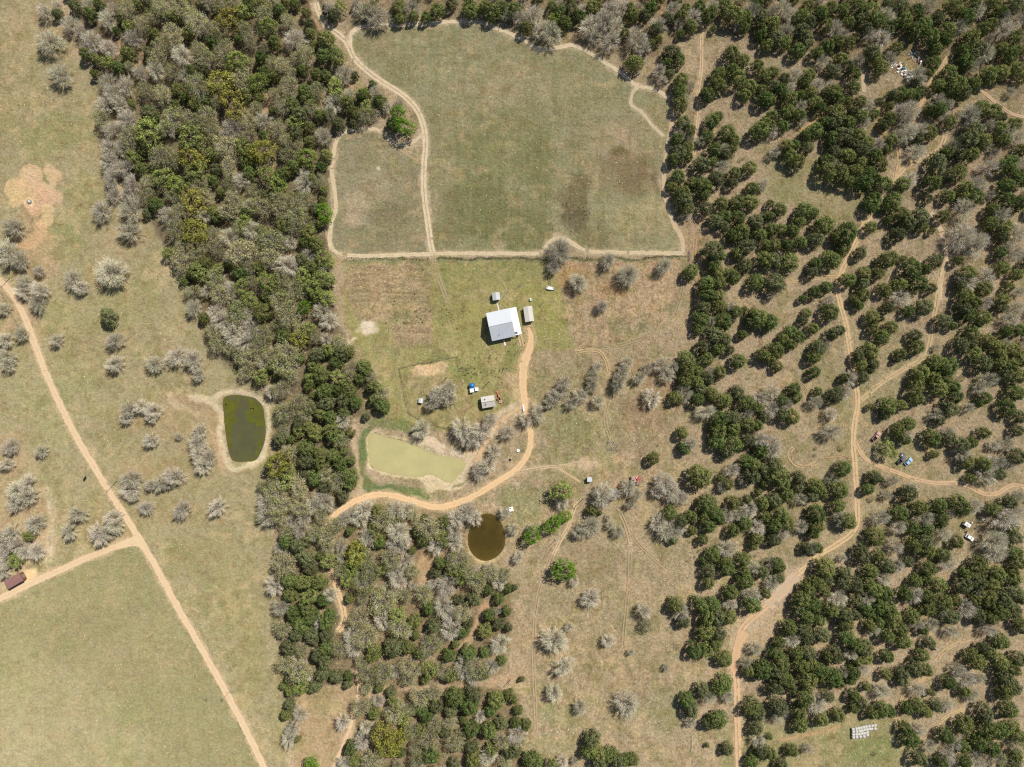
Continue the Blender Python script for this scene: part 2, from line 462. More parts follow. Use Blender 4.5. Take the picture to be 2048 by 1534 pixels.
(1536, 384): """C20,90,70 C95,140,120 C15,190,80 C290,150,150 C360,170,110 C250,240,120 C450,270,180 C20,290,110 C100,300,110 C200,310,120
C260,400,120 C380,380,150 C640,340,200 C550,360,110 C820,280,110 C50,420,120 C150,420,110 C830,110,150 C850,50,130 C1000,70,160 C950,110
C1060,180,150 C960,220,80 C1120,250,140 C1070,260,100 C1220,200,160 C1230,280,110 C1400,190,120 C1310,310,60 C1040,340,130 C630,470,140
C740,490,110 C510,540,170 C380,570,110 C350,640,120 C40,540,140 C170,560,180 C70,720,190 B30,820,80 C960,540,170 C1080,530,60 C1340,550,130
C1150,610,180 C1260,610,80 C1200,730,170 C770,650,130 C880,650,110 C640,700,130 C760,730,120 C930,780,130 C1050,740,130 C760,820,130
C700,860,100 C730,910,80 B1070,840,160 C1340,780,100 C1250,920,150 C1120,950,110 C960,920,100 C470,760,110 C370,800,110 C280,850,70
B490,870,100 C500,960,160 C310,970,90 C280,1030,90 C830,1000,130 C900,1010,60 C840,1090,100 C990,1080,120 C910,1160,140 C1180,1140,110
C1190,1240,140 C1060,1290,100 C1030,1340,60 C20,1040,150 C180,1120,130 C120,1170,110 C240,1160,130 C360,1090,110 C180,1210,110 C60,1270,160
C10,1310,130 C80,1390,100 C400,1250,150 C370,1320,120 B460,1230,100 C520,1130,110 C590,1100,100 C370,1440,110 C820,1270,150 C720,1310,110
C740,1380,120 C840,1370,110 C820,1420,80 B680,1460,130 C760,1480,110 C620,1480,90 C1340,1370,150 C1440,1400,170 C1220,1450,160 C1320,1480,130
C1420,1480,130 C1400,1030,140 C1470,1070,80 B1350,1240,60 B1580,130,170 C1650,40,160 C1560,30,110 B1560,350,230 B1650,420,200 B1700,380,150
C1790,140,110 B1860,190,180 C1780,250,140 C1890,270,140 B1990,330,160 B1960,480,170 C1870,360,130 C1860,480,110 C1900,60,150 C2010,90,140
C1870,610,130 C1990,660,110 C1590,650,150 B1600,720,170 C1540,740,110 B1760,680,150 C1720,770,150 C1580,830,150 C1650,880,130 C1560,930,140
B1740,880,120 C1600,980,150 C1870,860,120 C1860,920,110 B2000,930,120 C1730,1000,130 B1950,1010,130 C1680,1050,80 C1620,1130,150 C1540,1220,150
C1620,1210,100 C1640,1290,140 C1760,1190,140 C1830,1250,160 C1900,1120,110 C2000,1100,120 C1720,1370,160 C1850,1340,150 C1960,1260,140
C1930,1380,150 C2020,1340,140 C1890,1450,130 C2000,1470,140 B1770,1500,140 B1900,1210,100""",
(0, 768): """B70,500,140 L30,540,70 B40,640,110 B320,540,110 L355,540,50 B120,850,150 B210,800,150 B200,910,160 B110,950,150 L10,980,60
B270,1120,170 L235,1205,90 B80,1190,150 B30,1210,140 B130,1290,150 L140,1280,80 B40,1310,150 B280,1340,130 C90,1340,70 L130,1410,110
B190,1350,120 B30,1420,130 B20,1500,120 B1020,200,140 B1120,180,130 B1210,210,150 B1000,270,110 B1200,270,100 B1200,450,130 B1425,420,60
B1590,380,130 B1570,480,150 B1570,560,130 B1660,590,140 B1610,660,140 B1040,760,170 B1030,850,160 B1060,900,100 B1380,740,170 B1270,800,130
B1200,810,110 B1330,800,110 B1160,990,120 B1445,1010,160 B1725,990,160 B610,1040,150 B540,1180,140 B890,1070,140 B910,1130,140 B780,1210,180
B850,1190,140""",
(512, 768): """B200,40,140 B120,60 O230,220,170 B340,140,140 C420,20,100 C550,60,160 C560,150,150 C740,60,160 C640,40,110 C700,130,140
C790,150,120 C520,240,120 C590,270,130 C700,230,110 B690,290,130 C600,360,150 C450,190,90 O430,180,110 B390,250,100 C350,310,140 C340,370,130
C470,390,150 C410,340,110 C630,420,140 C190,440,130 B220,380,110 C290,440,90 B270,540,130 Y180,630,200 L250,700,120 L260,780,120 B680,450,120
C400,510,160 C510,560,130 C400,620,150 C520,630,150 O540,560,100 C620,570,130 C670,640,140 C750,740,150 C740,800,110 B560,720,130 B660,770,170
C470,750,150 C550,830,110 B340,830,170 B140,770,110 B150,870,170 B90,960,180 B180,980,170 B80,1060,170 B190,1060,140 C690,900,110 B540,940,180
B460,980,140 B350,990,150 B290,1100,140 B380,1080,130 B520,1040,130 C240,1250,140 C340,1290,150 B250,1180,120 B350,1180,120 C390,1380,160
C430,1460,150 B220,1440,200 B180,1310,100 O540,1240,160 O580,1300,120 O480,1200,130 B1000,70,130 C1000,170,140 C940,120,100 C1020,200,90
L960,20 C930,30,110 B1400,160,120 B1490,80,190 B1440,100,150 B1540,120,130 B1540,30,130 B1320,360,160 B1640,360,190 B1690,430,180
B1800,370,170 B1780,440,150 B1880,310,140 B1900,540,120 B2010,390,120 B1850,650,150 B1780,690,150 C970,1020,120 B860,1010,170 B820,1080,150
B750,1050,130 B700,1080,130 B640,1110,130 B1010,1080,170 B1110,1020,150 B1200,1010,150 C1130,1080,90 B1260,1050,100 L980,1230,110 L940,1150,90
B890,1230,170 C990,1270,100 B1140,1180,190 B1120,1300,180 C1290,1180,110 B1380,1150,190 C1470,1210,130 C1330,1250,110 B1180,1240,130
B1080,1400,170 B1190,1420,150 C1500,1100,110 C1350,1070,70 B1440,1300,150 C1500,1270,110 B1600,1080,150 B1585,1180,140 B1580,1270,160
B1680,1000,170 B1740,1070,130 Y800,1360,190 L820,1400,150 O880,1400,140 L590,1410,130 L790,1310,90 L760,1470 B690,1390,110 C1010,1480,110
O930,1480,140 O690,1500,130 B680,1290,110 O1620,1400,170 O1700,1490,150 O1570,1460,120 B1880,1500,140 O1990,1520,120 O1870,1510,130
B1990,1030,100 B2060,1160,100 C1550,1500,110 L1640,1500,110 B1250,1490,120 B1100,1500,150 C1430,1510,100""",
(1024, 768): """B340,100,130 B300,150,110 B400,60,150 B480,150,110 B550,90,130 B690,140,110 B1120,110,160 B210,230,140 B110,290,110 B640,20,110
B840,20,120 C1360,390,110 B1420,480,130 C1380,510,120 C1130,595,120 C1500,740,210 C1310,110,130 B1380,70,150 C1480,120,130 C1500,30,120
C1600,80,130 B1610,70,90 B1550,220,150 C1690,130,150 C1800,70,130 C1870,150,150 C1660,280,170 C1760,270,150 B1880,230,110 C1650,370,180
C1770,350,140 C1880,320,140 C1960,330,110 C1640,460,150 C1770,480,170 C1890,450,140 C1720,540,130 B1750,470,80 C1960,190,120 B1990,120,130
B1980,440,150 C1990,530,140 C2020,270,100 C1870,620,130 C1930,640,130 B1760,690,130 C1920,740,150 B1860,770,100 C2010,680,120 C2020,790,90
C1720,800,110 B1680,820,90 C1660,750,70 C1970,860,70 L400,850,170 B400,950,130 G330,1120,140 G430,1060,100 G160,1210,140 B150,1160,80
B50,1390,100 G420,1480,180 C640,1010,100 C700,1030,50 B620,1140,190 B540,1190,120 B850,1180,110 B780,1130,70 B770,1070,60 B730,880,190
B700,930,150 B820,880,110 B930,830,130 B1000,880,110 B950,960,90 B1230,800,200 B1280,860,160 B1350,910,140 B1160,870,110 C1260,1030,130
B1180,1110,150 B1300,1170,160 C1350,1090,120 B1230,1180,150 C1290,1240,90 B1360,1150,100 C1560,960,180 C1620,1030,150 C1430,1060,120
C1530,1070,130 C1660,1080,100 C1580,1130,130 C1440,1170,90 C1530,1240,100 C1770,950,120 C1880,920,80 B1720,1050,120 B1900,1000,150 C2000,950,130
C1860,1110,130 C1770,1170,120 B1960,1150,140 C1960,1230,130 B1830,1040,130 C2020,1060,110 C1930,1290,90 C1610,1360,140 B1720,1320,150
C1850,1400,130 C1700,1420,140 C1720,1480,130 C1570,1490,130 B1930,1470,120 C1860,1500,110 C1530,1410,70 C2000,1500,120""",
(1536, 768): """B30,60,130 B30,200,150 C210,40,120 C220,110,110 C110,130,120 B150,160,110 C110,240,120 C190,260,150 C400,60,80 C540,90,150
B610,70,130 B360,170,110 B510,240,110 B520,380,150 L630,290,80 B30,480,180 B50,540,140 C50,650,150 C960,180,160 C930,240,110 C1070,170,100
C820,180,60 C1040,370,130 C1120,320,130 B1100,400,120 C1090,440,110 L960,520,130 C1180,20,160 C1190,120,130 C1360,30,170 C1500,100,130
C1490,20,110 C1450,200,160 B1350,240,110 C1370,290,100 B1440,390,120 C1310,430,160 C1450,430,120 C1330,560,80 C1730,110,130 C1690,150,80
B1700,30,110 B1610,190,90 C1910,190,160 C1980,70,160 C2010,260,120 C1990,370,110 C1725,390,110 B1810,490,90 B1910,480,120 C1550,490,150
C1630,470,110 B1560,560,150 C1590,620,130 C1990,580,150 B1930,640,110 C1720,640,130 B1780,640,150 B1750,730,170 C1850,720,110 C1620,750,90
B1850,620,120 C600,680,150 C570,840,170 B520,760,110 C70,730,190 C120,800,140 C250,750,120 C240,830,100 C150,890,130 C50,930,140 C380,820,160
C350,890,120 C430,870,110 B270,920,110 C560,970,130 C390,1040,160 C380,1130,160 C360,1190,110 B270,1140,110 B590,1080,130 C650,1100,150
C100,1040,150 C150,1110,140 C50,1130,150 B110,1200,130 C50,1240,140 C310,1310,110 B350,1310,100 C400,1320,100 C850,740,120 C800,840,110
C900,760,60 B1000,770,100 B960,890,90 C1120,880,150 B1150,830,110 B910,1070,140 C1060,1030,150 C1210,990,140 C1370,970,130 B1260,1070,150
B1050,1140,130 C1150,1150,130 C1260,1160,130 C1380,1080,150 B1440,1020,110 C1530,970,190 B1650,980,140 B1410,1190,130 C1240,1250,160
C1170,1290,140 C1270,1330,150 B1030,1290,130 C860,1220,170 C750,1360,160 C890,1370,110 B600,1390,70 C1510,1260,120 B1330,1270,80 C1120,1420,110
C950,1450,150 B1040,1450,120 C820,1490,130 C1400,1370,130 B1440,1420,150 C1280,1480,150 C460,1470,180 C610,1510,120 C80,1450,140 B20,1430,100
C1680,1450,160 B1890,1080,220 C1800,1000,130 C1930,950,130 B1970,1030,150 C1950,1140,130 C1960,1220,150 B1820,1260,200 B1830,1350,180
C1960,1350,150 C2000,1430,130 C1830,1510,140 C1580,1510,110 C1960,1510,110 B2000,900,110""",
(512, 1150): """B140,90,160 C260,40,140 C380,60,160 C280,150,140 C500,60,140 L430,170,130 C540,200,130 B590,160,120 B190,260,150 C400,260,150
C300,310,150 C560,380,140 C440,340,150 B500,380,100 C360,400,150 B210,430,140 C320,470,120 C590,320,110 C450,490,150 C560,480,130 C260,580,140
C560,580,150 C500,640,140 B370,600,100 B240,710,150 B350,770,190 C550,700,130 C530,790,130 B660,590,130 C640,810,120 C260,830,80 C270,930,90
C270,1030,100 C240,1120,100 B350,1110,120 B290,1230,130 B260,1310,140 C330,1310,60 G450,1510,110 B690,1180,130 B820,340,160 L720,30,110
O870,60,190 B1130,30,170 O1020,200,220 B1000,360,150 L1130,310,130 B1150,410,190 B880,490,200 B760,480,140 B780,590,150 L940,620,130 C1100,570,190
C1210,580,130 B1340,150,150 B1530,80,200 B1500,260,190 B1560,330,180 B1650,300,150 B1560,440,170 C1380,270,120 C1270,370,130 C1420,400,140
C1740,190,130 C1690,380,110 C1650,450,120 B1400,560,190 O900,790,160 O1020,780,170 B1110,770,110 O1230,740,170 L1390,750,130 B1490,760,130
O1210,830,110 C1540,640,130 C1560,800,130 B1660,740,200 C1700,620,140 B1760,740,180 B1880,740,130 B1950,560,170 C1860,320,110 C1940,390,120
C1830,450,140 B1730,840,110 C1830,790,90 L1640,20,100 O1760,40,170 B1940,50,150 C1860,120,90 C2010,110,90 C1940,190,110 B1930,290,70
C1080,930,100 L1110,1020,110 O1110,1090,170 C940,1100,120 L1180,1140,110 Y1020,1270,200 Y1130,1290,170 Y1060,1380,150 B840,1050,150
B850,1320,160 C840,1260,60 B880,1220,110 C760,1380,120 B710,1500,120 C780,1480,110 O940,1480,190 B1240,1240,120 B1240,1070,110 O1310,980,150
O1420,940,130 C1330,1080,110 C1440,1050,130 C1370,1120,130 O1430,1200,130 C1320,1230,110 B1380,1320,160 O1290,1490,140 C1400,1440,150
B1270,1380,110 C1590,980,180 C1700,1040,190 C1560,1080,130 C1740,950,150 C1920,1000,170 C1880,1080,120 C2020,960,100 B1550,1180,110
B1600,1330,170 C1510,1250,110 C1720,1230,150 C1720,1360,130 C1860,1240,150 C1960,1180,130 B1960,1330,130 C1880,1390,130 B1850,1460,150
C1740,1470,150 C2020,1420,110 B1990,1490,110""",
(1024, 1150): """C20,100,60 B500,50,90 B630,190,160 B340,530,210 B410,740,170 B340,950,150 B545,1060,120 B920,1040,220 B460,420,80 G665,440,70
B770,530,110 B1060,290,130 O1080,400,100 B1230,745,60 B950,620,60 C80,830,50 C15,1000,70 C1310,240,150 B1350,290,150 C1370,370,120 C1510,240,150
C1600,230,140 C1560,330,160 C1640,330,160 C1550,450,170 C1650,470,140 C1740,330,140 C1620,550,140 C1460,600,150 L1560,600,110 C1710,670,150
C1750,140,140 B1750,240,110 C1570,60,120 C1860,50,150 B1920,160,150 C1930,250,170 C1680,880,180 C1520,920,130 C1400,1000,140 C1430,1070,150
B1580,980,110 B1730,970,120 C1640,1160,170 C1560,1190,100 B1430,1180,90 C1720,1390,110 C1560,1360,40 C1910,1050,160 C1970,1100,140
C1950,1220,130 B1970,1320,130 C1990,1400,130 C1920,1480,130 L1850,1400,80 C1890,760,110 B1870,700,90 B1950,590,110 C2000,760,180 C640,1310,150
C620,1400,160 C700,1430,150 C780,1440,150 C840,1480,130 C900,1480,110 C960,1470,120 C700,1500,150 C170,1490,180 B400,1500,110 L330,1510,100
C30,1180,100 B40,1280,150 C110,1200,100 L130,1210,50 C30,1410,110 B60,1340,110 B500,1490,60""",
(1536, 1150): """C130,50,110 B40,70,130 C20,170,90 C400,60,150 C320,110,140 C270,190,160 C350,240,160 C240,270,140 C300,320,150 C470,30
B570,190,150 C600,60,130 C500,280,150 C610,310,150 C450,130 C410,360 C620,380,150 C700,80,150 C800,60,130 B800,190,130 C700,200,120 C850,120,150
C940,150,140 C880,250,150 C960,280,160 C790,280,140 C700,320 B930,30,130 C1000,350,150 C880,370 C820,400 B850,430,120 C950,480,150 C1080,530,140
C1060,440,130 C1150,330,140 C1100,150,130 B1180,160,150 C1180,50,120 C1250,20 C1280,170,140 C1270,260,150 C1360,80,150 C1400,220,160
B1390,290,110 C1450,330,160 B1580,270,170 C1500,200 C1560,80,170 C1680,60,160 B1690,130,100 C1650,200 C1780,60,150 C1850,30 C1750,180,170
C1960,130,150 C1880,200,160 C1850,290,160 C1960,280,150 C1680,330,130 C1780,340,140 C2000,370 C2030,190 C1960,30,130 C2030,430,100
C1860,530,150 C170,420,140 C290,440,140 C430,480,150 B200,520,130 C90,530,110 C310,500,140 C60,620,130 C110,710,150 C40,760,150 C130,830,170
C60,890,150 C180,900 C230,620,140 C320,620,140 C270,720,160 C350,720 C320,840,180 C410,760,150 C440,820 C540,640,150 C480,650 C520,820,170
C560,860 C630,490,150 C700,560,150 B670,630,110 C770,580,150 C780,660,130 C720,680 C680,780,140 B760,750,110 C660,830 B600,780,100 C950,650,120
C940,790,100 C1290,540,110 B1320,400,110 B1210,400,90 C1240,440,90 B1470,450,110 B1770,440,120 C1230,640,130 C1170,740,150 C1260,760,120
C1070,780,120 C1070,840,120 C1640,650,150 C1680,700,130 C1720,580,110 C1770,620,120 C1850,690,150 C1950,740,150 C1890,810,150 C2000,670,140
C1890,930,160 C1960,900,140 C1450,860,130 B1530,760,130 B1580,830,170 C1570,920,110 B1700,830,100 B1640,960,110 C790,890,80 C690,960,110
C740,1020,120 C690,1060,100 B920,930,120 C910,1070,130 C830,1100,120 C970,1090,110 B1200,920,120 C1305,940,60 C1110,1070,110 C1190,1040,120
C1340,1040,110 B1430,1040,110 C1260,1090,120 C560,1120,130 C80,1050,170 B90,1100,170 C290,980,170 B400,1040,150 C250,1090,140 C260,1190,150
C430,1150,130 C480,970,110 C190,1400,110 B320,1390,80 C20,1430,110 C110,1510,110 C10,1290,60 C1080,1220,110 C1140,1310,150 B1210,1240,110
C1210,1460,150 B1300,1370,110 C1420,1280,140 B1500,1340,130 C1570,1200,170 C1730,1100,160 C1750,1230,170 C1930,1080,150 C1850,1250,150
C1950,1220,140 C1560,1370,130 C1680,1340,150 C1780,1380,150 C2010,1290 O2000,1350,130 C1980,1440 B1680,1480,130 C1390,1490,130 B1440,1460,130
C1570,1490 C1960,1500,130 O1850,1470,110""",
}
# ------------------------------------------------------------------ trees of the survey -> list of dicts
TREES = []
for (ox, oy), txt in SURVEY.items():
    for tk in txt.split():
        a = tk[1:].split(',')
        x, y = float(a[0]), float(a[1])
        d = float(a[2]) if len(a) > 2 else 110.0
        TREES.append([tk[0], ox + x * 0.2504, oy + y * 0.2504, d * 0.2504])

# ------------------------------------------------------------------ ponds (outlines in sheet pixels)
def q4(ox, oy, pts):
    return [(ox + x * 0.2504, oy + y * 0.2504) for x, y in pts]


POND_KHAKI = q4(512, 768, [(905, 430), (930, 402), (960, 400), (1050, 430), (1150, 455), (1270, 500), (1340, 530), (1430, 572), (1480, 575), (1560, 585), (1640, 610), (1670, 640),
                           (1650, 680), (1600, 740), (1570, 775), (1520, 780), (1470, 755), (1440, 735), (1400, 722), (1360, 720), (1310, 738), (1200, 728), (1080, 712), (980, 685),
                           (930, 650), (910, 600), (903, 520)])
POND_BROWN = [(973 + 35.5 * math.cos(t) * (1 + 0.04 * math.sin(3 * t)), 1074.5 + 46 * math.sin(t) * (1 + 0.03 * math.cos(2 * t + 1))) for t in np.linspace(0, 2 * math.pi, 40)[:-1]]
POND_ALGAE = [(447.5, 800), (467, 792), (497, 795), (511, 800), (524, 815), (527, 838), (529, 860), (527, 883), (519, 905), (512, 917), (497, 921), (470, 921), (460, 908), (454, 875), (450, 838)]


def smooth_closed(pts, n=6):
    p = np.array(pts, float)
    out = []
    m = len(p)
    for i in range(m):
        p0, p1, p2, p3 = p[i - 1], p[i], p[(i + 1) % m], p[(i + 2) % m]
        for t in np.linspace(0, 1, n, endpoint=False):
            out.append(0.5 * ((2 * p1) + (-p0 + p2) * t + (2 * p0 - 5 * p1 + 4 * p2 - p3) * t ** 2 + (-p0 + 3 * p1 - 3 * p2 + p3) * t ** 3))
    return np.array(out)


def spline(pts, step=2.5):
    """open Catmull-Rom through the points, resampled every `step` sheet pixels"""
    p = np.array(pts, float)
    p = np.vstack([2 * p[0] - p[1], p, 2 * p[-1] - p[-2]])
    out = []
    for i in range(1, len(p) - 2):
        p0, p1, p2, p3 = p[i - 1:i + 3]
        for t in np.linspace(0, 1, 12, endpoint=False):
            out.append(0.5 * ((2 * p1) + (-p0 + p2) * t + (2 * p0 - 5 * p1 + 4 * p2 - p3) * t ** 2 + (-p0 + 3 * p1 - 3 * p2 + p3) * t ** 3))
    out.append(p[-2])
    out = np.array(out)
    s = np.concatenate([[0], np.cumsum(np.hypot(*np.diff(out, axis=0).T))])
    n = max(2, int(s[-1] / step))
    q = np.linspace(0, s[-1], n)
    return np.column_stack([np.interp(q, s, out[:, 0]), np.interp(q, s, out[:, 1])])


# ------------------------------------------------------------------ ground grid (one sheet; fine where the photograph looks, coarse beyond)
xs = np.concatenate([[-900, -650, -450, -340, -280, -250], np.arange(-238, 238.01, 0.46), [250, 280, 340, 450, 650, 900]])
ys = np.concatenate([[-900, -650, -450, -320, -240, -200], np.arange(-182, 182.01, 0.46), [200, 240, 320, 450, 650, 900]])
GX, GY = np.meshgrid(xs, ys)
PX, PY = GX / S + 1024, 767 - GY / S            # in sheet pixels
PXc, PYc = np.clip(PX, -60, 2108), np.clip(PY, -60, 1594)
_w1, _w2 = fbm(PX / 26, PY / 26, 0, 4) - 0.5, fbm(PX / 26 + 50, PY / 26 + 80, 3, 4) - 0.5
WX, WY = PXc + 16 * _w1, PYc + 16 * _w2          # warped, so painted edges wander
COLR = np.zeros(GX.shape + (3,), np.float32)     # 0..255 target colour under this light
TUS = np.full(GX.shape, 0.5, np.float32)         # how tussocky
DEN = np.full(GX.shape, 0.5, np.float32)         # how many straw tufts


def window(pts, pad):
    p = np.asarray(pts, float)
    x0, y0 = p.min(0) - pad
    x1, y1 = p.max(0) + pad
    cx, cy = PX[0], PY[:, 0]
    i = np.where((cx >= x0) & (cx <= x1))[0]
    j = np.where((cy >= y0) & (cy <= y1))[0]
    if len(i) == 0 or len(j) == 0:
        return None
    return slice(j[0], j[-1] + 1), slice(i[0], i[-1] + 1)


def seg_dist(x, y, pts, closed=False):
    d = np.full(x.shape, 1e9, np.float32)
    p = np.asarray(pts, float)
    n = len(p)
    for i in range(n if closed else n - 1):
        a, b = p[i], p[(i + 1) % n]
        ab = b - a
        L = max(ab @ ab, 1e-9)
        t = np.clip(((x - a[0]) * ab[0] + (y - a[1]) * ab[1]) / L, 0, 1)
        d = np.minimum(d, np.hypot(x - a[0] - t * ab[0], y - a[1] - t * ab[1]))
    return d


def inside(x, y, pts):
    r = np.zeros(x.shape, bool)
    p = np.asarray(pts, float)
    n = len(p)
    for i in range(n):
        (xa, ya), (xb, yb) = p[i], p[(i + 1) % n]
        if ya == yb:
            continue
        c = ((ya > y) != (yb > y)) & (x < (xb - xa) * (y - ya) / (yb - ya) + xa)
        r ^= c
    return r


def sstep(v):
    v = np.clip(v, 0, 1)
    return v * v * (3 - 2 * v)


def lay(w, m, col, tus=None, den=None):
    if col[1] >= col[0] - 8:
        col = (col[0] + 9, col[1] + 3, col[2] + 9)
    COLR[w] = COLR[w] * (1 - m[..., None]) + np.array(col, np.float32) * m[..., None]
    if tus is not None:
        TUS[w] = TUS[w] * (1 - m) + tus * m
    if den is not None:
        DEN[w] = DEN[w] * (1 - m) + den * m


def poly(pts, col, soft=8, a=1.0, tus=None, den=None, warp=True):
    w = window(pts, soft + 20)
    if w is None:
        return
    x, y = (WX[w], WY[w]) if warp else (PX[w], PY[w])
    sdv = seg_dist(x, y, pts, True) * np.where(inside(x, y, pts), 1, -1)
    lay(w, a * sstep(sdv / (2 * soft) + 0.5), col, tus, den)


def stroke(pts, wd, col, soft=4, a=1.0, tus=None, den=None):
    pts = spline(pts, 8)
    w = window(pts, wd + soft + 20)
    if w is None:
        return
    d = seg_dist(WX[w], WY[w], pts)
    lay(w, a * sstep((wd / 2 - d) / soft + 0.5), col, tus, den)


def blob(cx, cy, rx, ry, col, a=0.6, tus=None, den=None, ang=0.0, ragged=0.55):
    w = window([(cx - rx * 1.3, cy - ry * 1.3), (cx + rx * 1.3, cy + ry * 1.3)], 14)
    if w is None:
        return
    dx, dy = WX[w] - cx, WY[w] - cy
    c, s = math.cos(ang), math.sin(ang)
    r = np.hypot((dx * c + dy * s) / rx, (-dx * s + dy * c) / ry)
    r = r + ragged * (fbm(PX[w] / 11, PY[w] / 11, 2, 3) - 0.5)
    lay(w, a * sstep((1.05 - r) / 0.6), col, tus, den)


def disc(cx, cy, r, col, a=0.8, tus=None, den=None):
    w = window([(cx - r, cy - r), (cx + r, cy + r)], 8)
    if w is None:
        return
    d = np.hypot(PX[w] - cx, PY[w] - cy) + 4.5 * (fbm(PX[w] / 5, PY[w] / 5, 3, 3) - 0.5)
    lay(w, a * sstep((r - d) / 3.0 + 0.5), col, tus, den)


PEN = [(905, 858), (890, 855), (862, 848), (838, 838), (816, 824), (809, 790), (804, 762), (799, 737), (830, 729), (880, 720), (915, 713), (916.5, 730), (918, 741), (930, 740.5), (941, 738)]
# base: dry brown woodland floor
COLR[:] = (176, 154, 122)
TUS[:] = 0.75
DEN[:] = 0.7
# right-hand woods get a little greener towards the lower right
blob(1700, 1000, 420, 160, (166, 148, 108), 0.6)
poly([(1440, 1460), (1820, 1420), (1830, 1600), (1440, 1600)], (150, 142, 88), 22, 0.9, 0.45, 0.5)
blob(1745, 1500, 60, 36, (128, 134, 70), 0.8, 0.4)
poly([(1520, 100), (1700, 190), (1760, 270), (1640, 300), (1520, 230)], (158, 141, 100), 20, 0.5)
poly([(1530, 290), (1640, 320), (1745, 410), (1700, 450), (1600, 420), (1540, 390)], (164, 148, 104), 12, 0.9, 0.45, 0.35)
blob(1560, 380, 60, 34, (148, 146, 92), 0.6, 0.4)
poly([(1590, 690), (1720, 640), (1890, 690), (1840, 760), (1700, 900), (1620, 860)], (160, 144, 100), 30, 0.55)
blob(1690, 800, 60, 60, (150, 142, 92), 0.55)
blob(1800, 900, 70, 40, (156, 146, 96), 0.5)
blob(1340, 1120, 60, 50, (140, 138, 84), 0.7, 0.5)
blob(1300, 1130, 40, 36, (138, 140, 84), 0.6)
# west pasture
W_PAST = [(-90, -90), (105, -90), (120, 60), (135, 110), (190, 140), (205, 210), (200, 300), (240, 380), (300, 440), (350, 500), (365, 560), (395, 620), (420, 700), (470, 740), (520, 775), (545, 800),
          (548, 850), (540, 900), (530, 960), (515, 1010), (545, 1060), (555, 1120), (545, 1200), (560, 1300), (568, 1400), (575, 1600), (-90, 1600)]
poly(W_PAST, (163, 147, 108), 6, 1.0, 0.42, 0.35)
for cx, cy, rx, ry, c, a in [(60, 60, 70, 80, (174, 152, 112), .7), (40, 180, 60, 60, (168, 150, 108), .6), (110, 270, 110, 60, (152, 141, 92), .7), (170, 400, 50, 70, (150, 143, 90), .8),
                             (130, 480, 60, 60, (152, 142, 92), .7), (80, 520, 60, 60, (176, 148, 112), .8), (60, 460, 50, 60, (178, 146, 108), .7), (250, 470, 60, 60, (172, 148, 110), .7),
                             (320, 540, 40, 50, (178, 160, 122), .7), (260, 600, 90, 60, (158, 146, 98), .6), (120, 640, 70, 60, (154, 143, 94), .6), (190, 700, 90, 60, (160, 142, 100), .7),
                             (60, 640, 30, 80, (176, 146, 112), .8), (10, 620, 40, 60, (176, 146, 112), .8), (150, 760, 90, 40, (154, 145, 98), .7), (60, 800, 70, 60, (152, 148, 98), .8),
                             (110, 830, 60, 80, (150, 146, 96), .6), (320, 840, 80, 60, (170, 144, 106), .7), (300, 940, 110, 40, (168, 143, 105), .7), (400, 900, 60, 70, (170, 143, 106), .7),
                             (430, 830, 50, 60, (174, 148, 112), .7), (360, 1030, 120, 30, (166, 143, 102), .7), (210, 1060, 90, 50, (166, 144, 104), .7), (60, 1050, 90, 90, (178, 150, 114), .8),
                             (20, 930, 60, 90, (176, 148, 114), .7), (420, 1100, 110, 60, (158, 141, 98), .6), (460, 1200, 80, 90, (154, 141, 94), .7), (500, 1330, 40, 120, (154, 140, 92), .7),
                             (350, 640, 40, 60, (172, 156, 116), .5), (430, 650, 30, 60, (160, 146, 98), .5), (300, 620, 50, 40, (150, 142, 94), .5)]:
    blob(cx, cy, rx, ry, c, a)
# bare feeding scars
for cx, cy, r in [(62, 352, 24), (98, 340, 12), (112, 352, 13), (30, 378, 22), (48, 366, 12), (78, 380, 22), (90, 392, 24), (112, 395, 14), (30, 402, 13), (58, 406, 12), (72, 415, 18), (95, 418, 13), (95, 438, 14), (86, 448, 12), (100, 368, 14), (55, 390, 20), (60, 350, 16)]:
    disc(cx, cy, r, (204 + (cx * 7 + cy) % 11 - 5, 172 + (cx * 5) % 9 - 4, 132 + (cy * 3) % 9 - 4), 0.85, 0.35, 0.05)
disc(58, 406, 10, (224, 196, 156), 0.9, 0.2, 0)
for cx, cy, rx, ry in [(88, 470, 24, 14), (68, 482, 26, 14), (50, 488, 22, 12), (80, 455, 18, 18)]:
    blob(cx, cy, rx, ry, (200, 166, 126), 0.6, 0.4, 0.1)
blob(90, 362, 9, 6, (130, 130, 80), 0.9)
# south-west field, lower left painted lighter for the sun's hot spot
SW_F = [(-90, 1232), (0, 1206), (60, 1180), (120, 1152), (200, 1116), (262, 1093), (292, 1104), (312, 1140), (360, 1225), (420, 1335), (480, 1445), (530, 1545), (545, 1600), (-90, 1600)]
poly(SW_F, (152, 141, 100), 3, 1.0, 0.40, 0.2)
for cx, cy, rx, ry, c, a in [(60, 1460, 160, 120, (166, 153, 116), .9), (200, 1480, 140, 90, (164, 152, 114), .8), (100, 1380, 110, 70, (160, 147, 109), .7), (250, 1330, 120, 60, (158, 142, 105), .7),
                             (120, 1270, 90, 50, (142, 136, 90), .6), (330, 1400, 80, 80, (150, 140, 98), .6), (30, 1350, 50, 90, (152, 148, 98), .7), (260, 1430, 50, 30, (142, 142, 88), .7),
                             (160, 1240, 80, 40, (146, 134, 96), .6), (20, 1500, 60, 50, (160, 154, 110), .8), (240, 1500, 40, 40, (144, 144, 90), .6)]:
    blob(cx, cy, rx, ry, c, a)
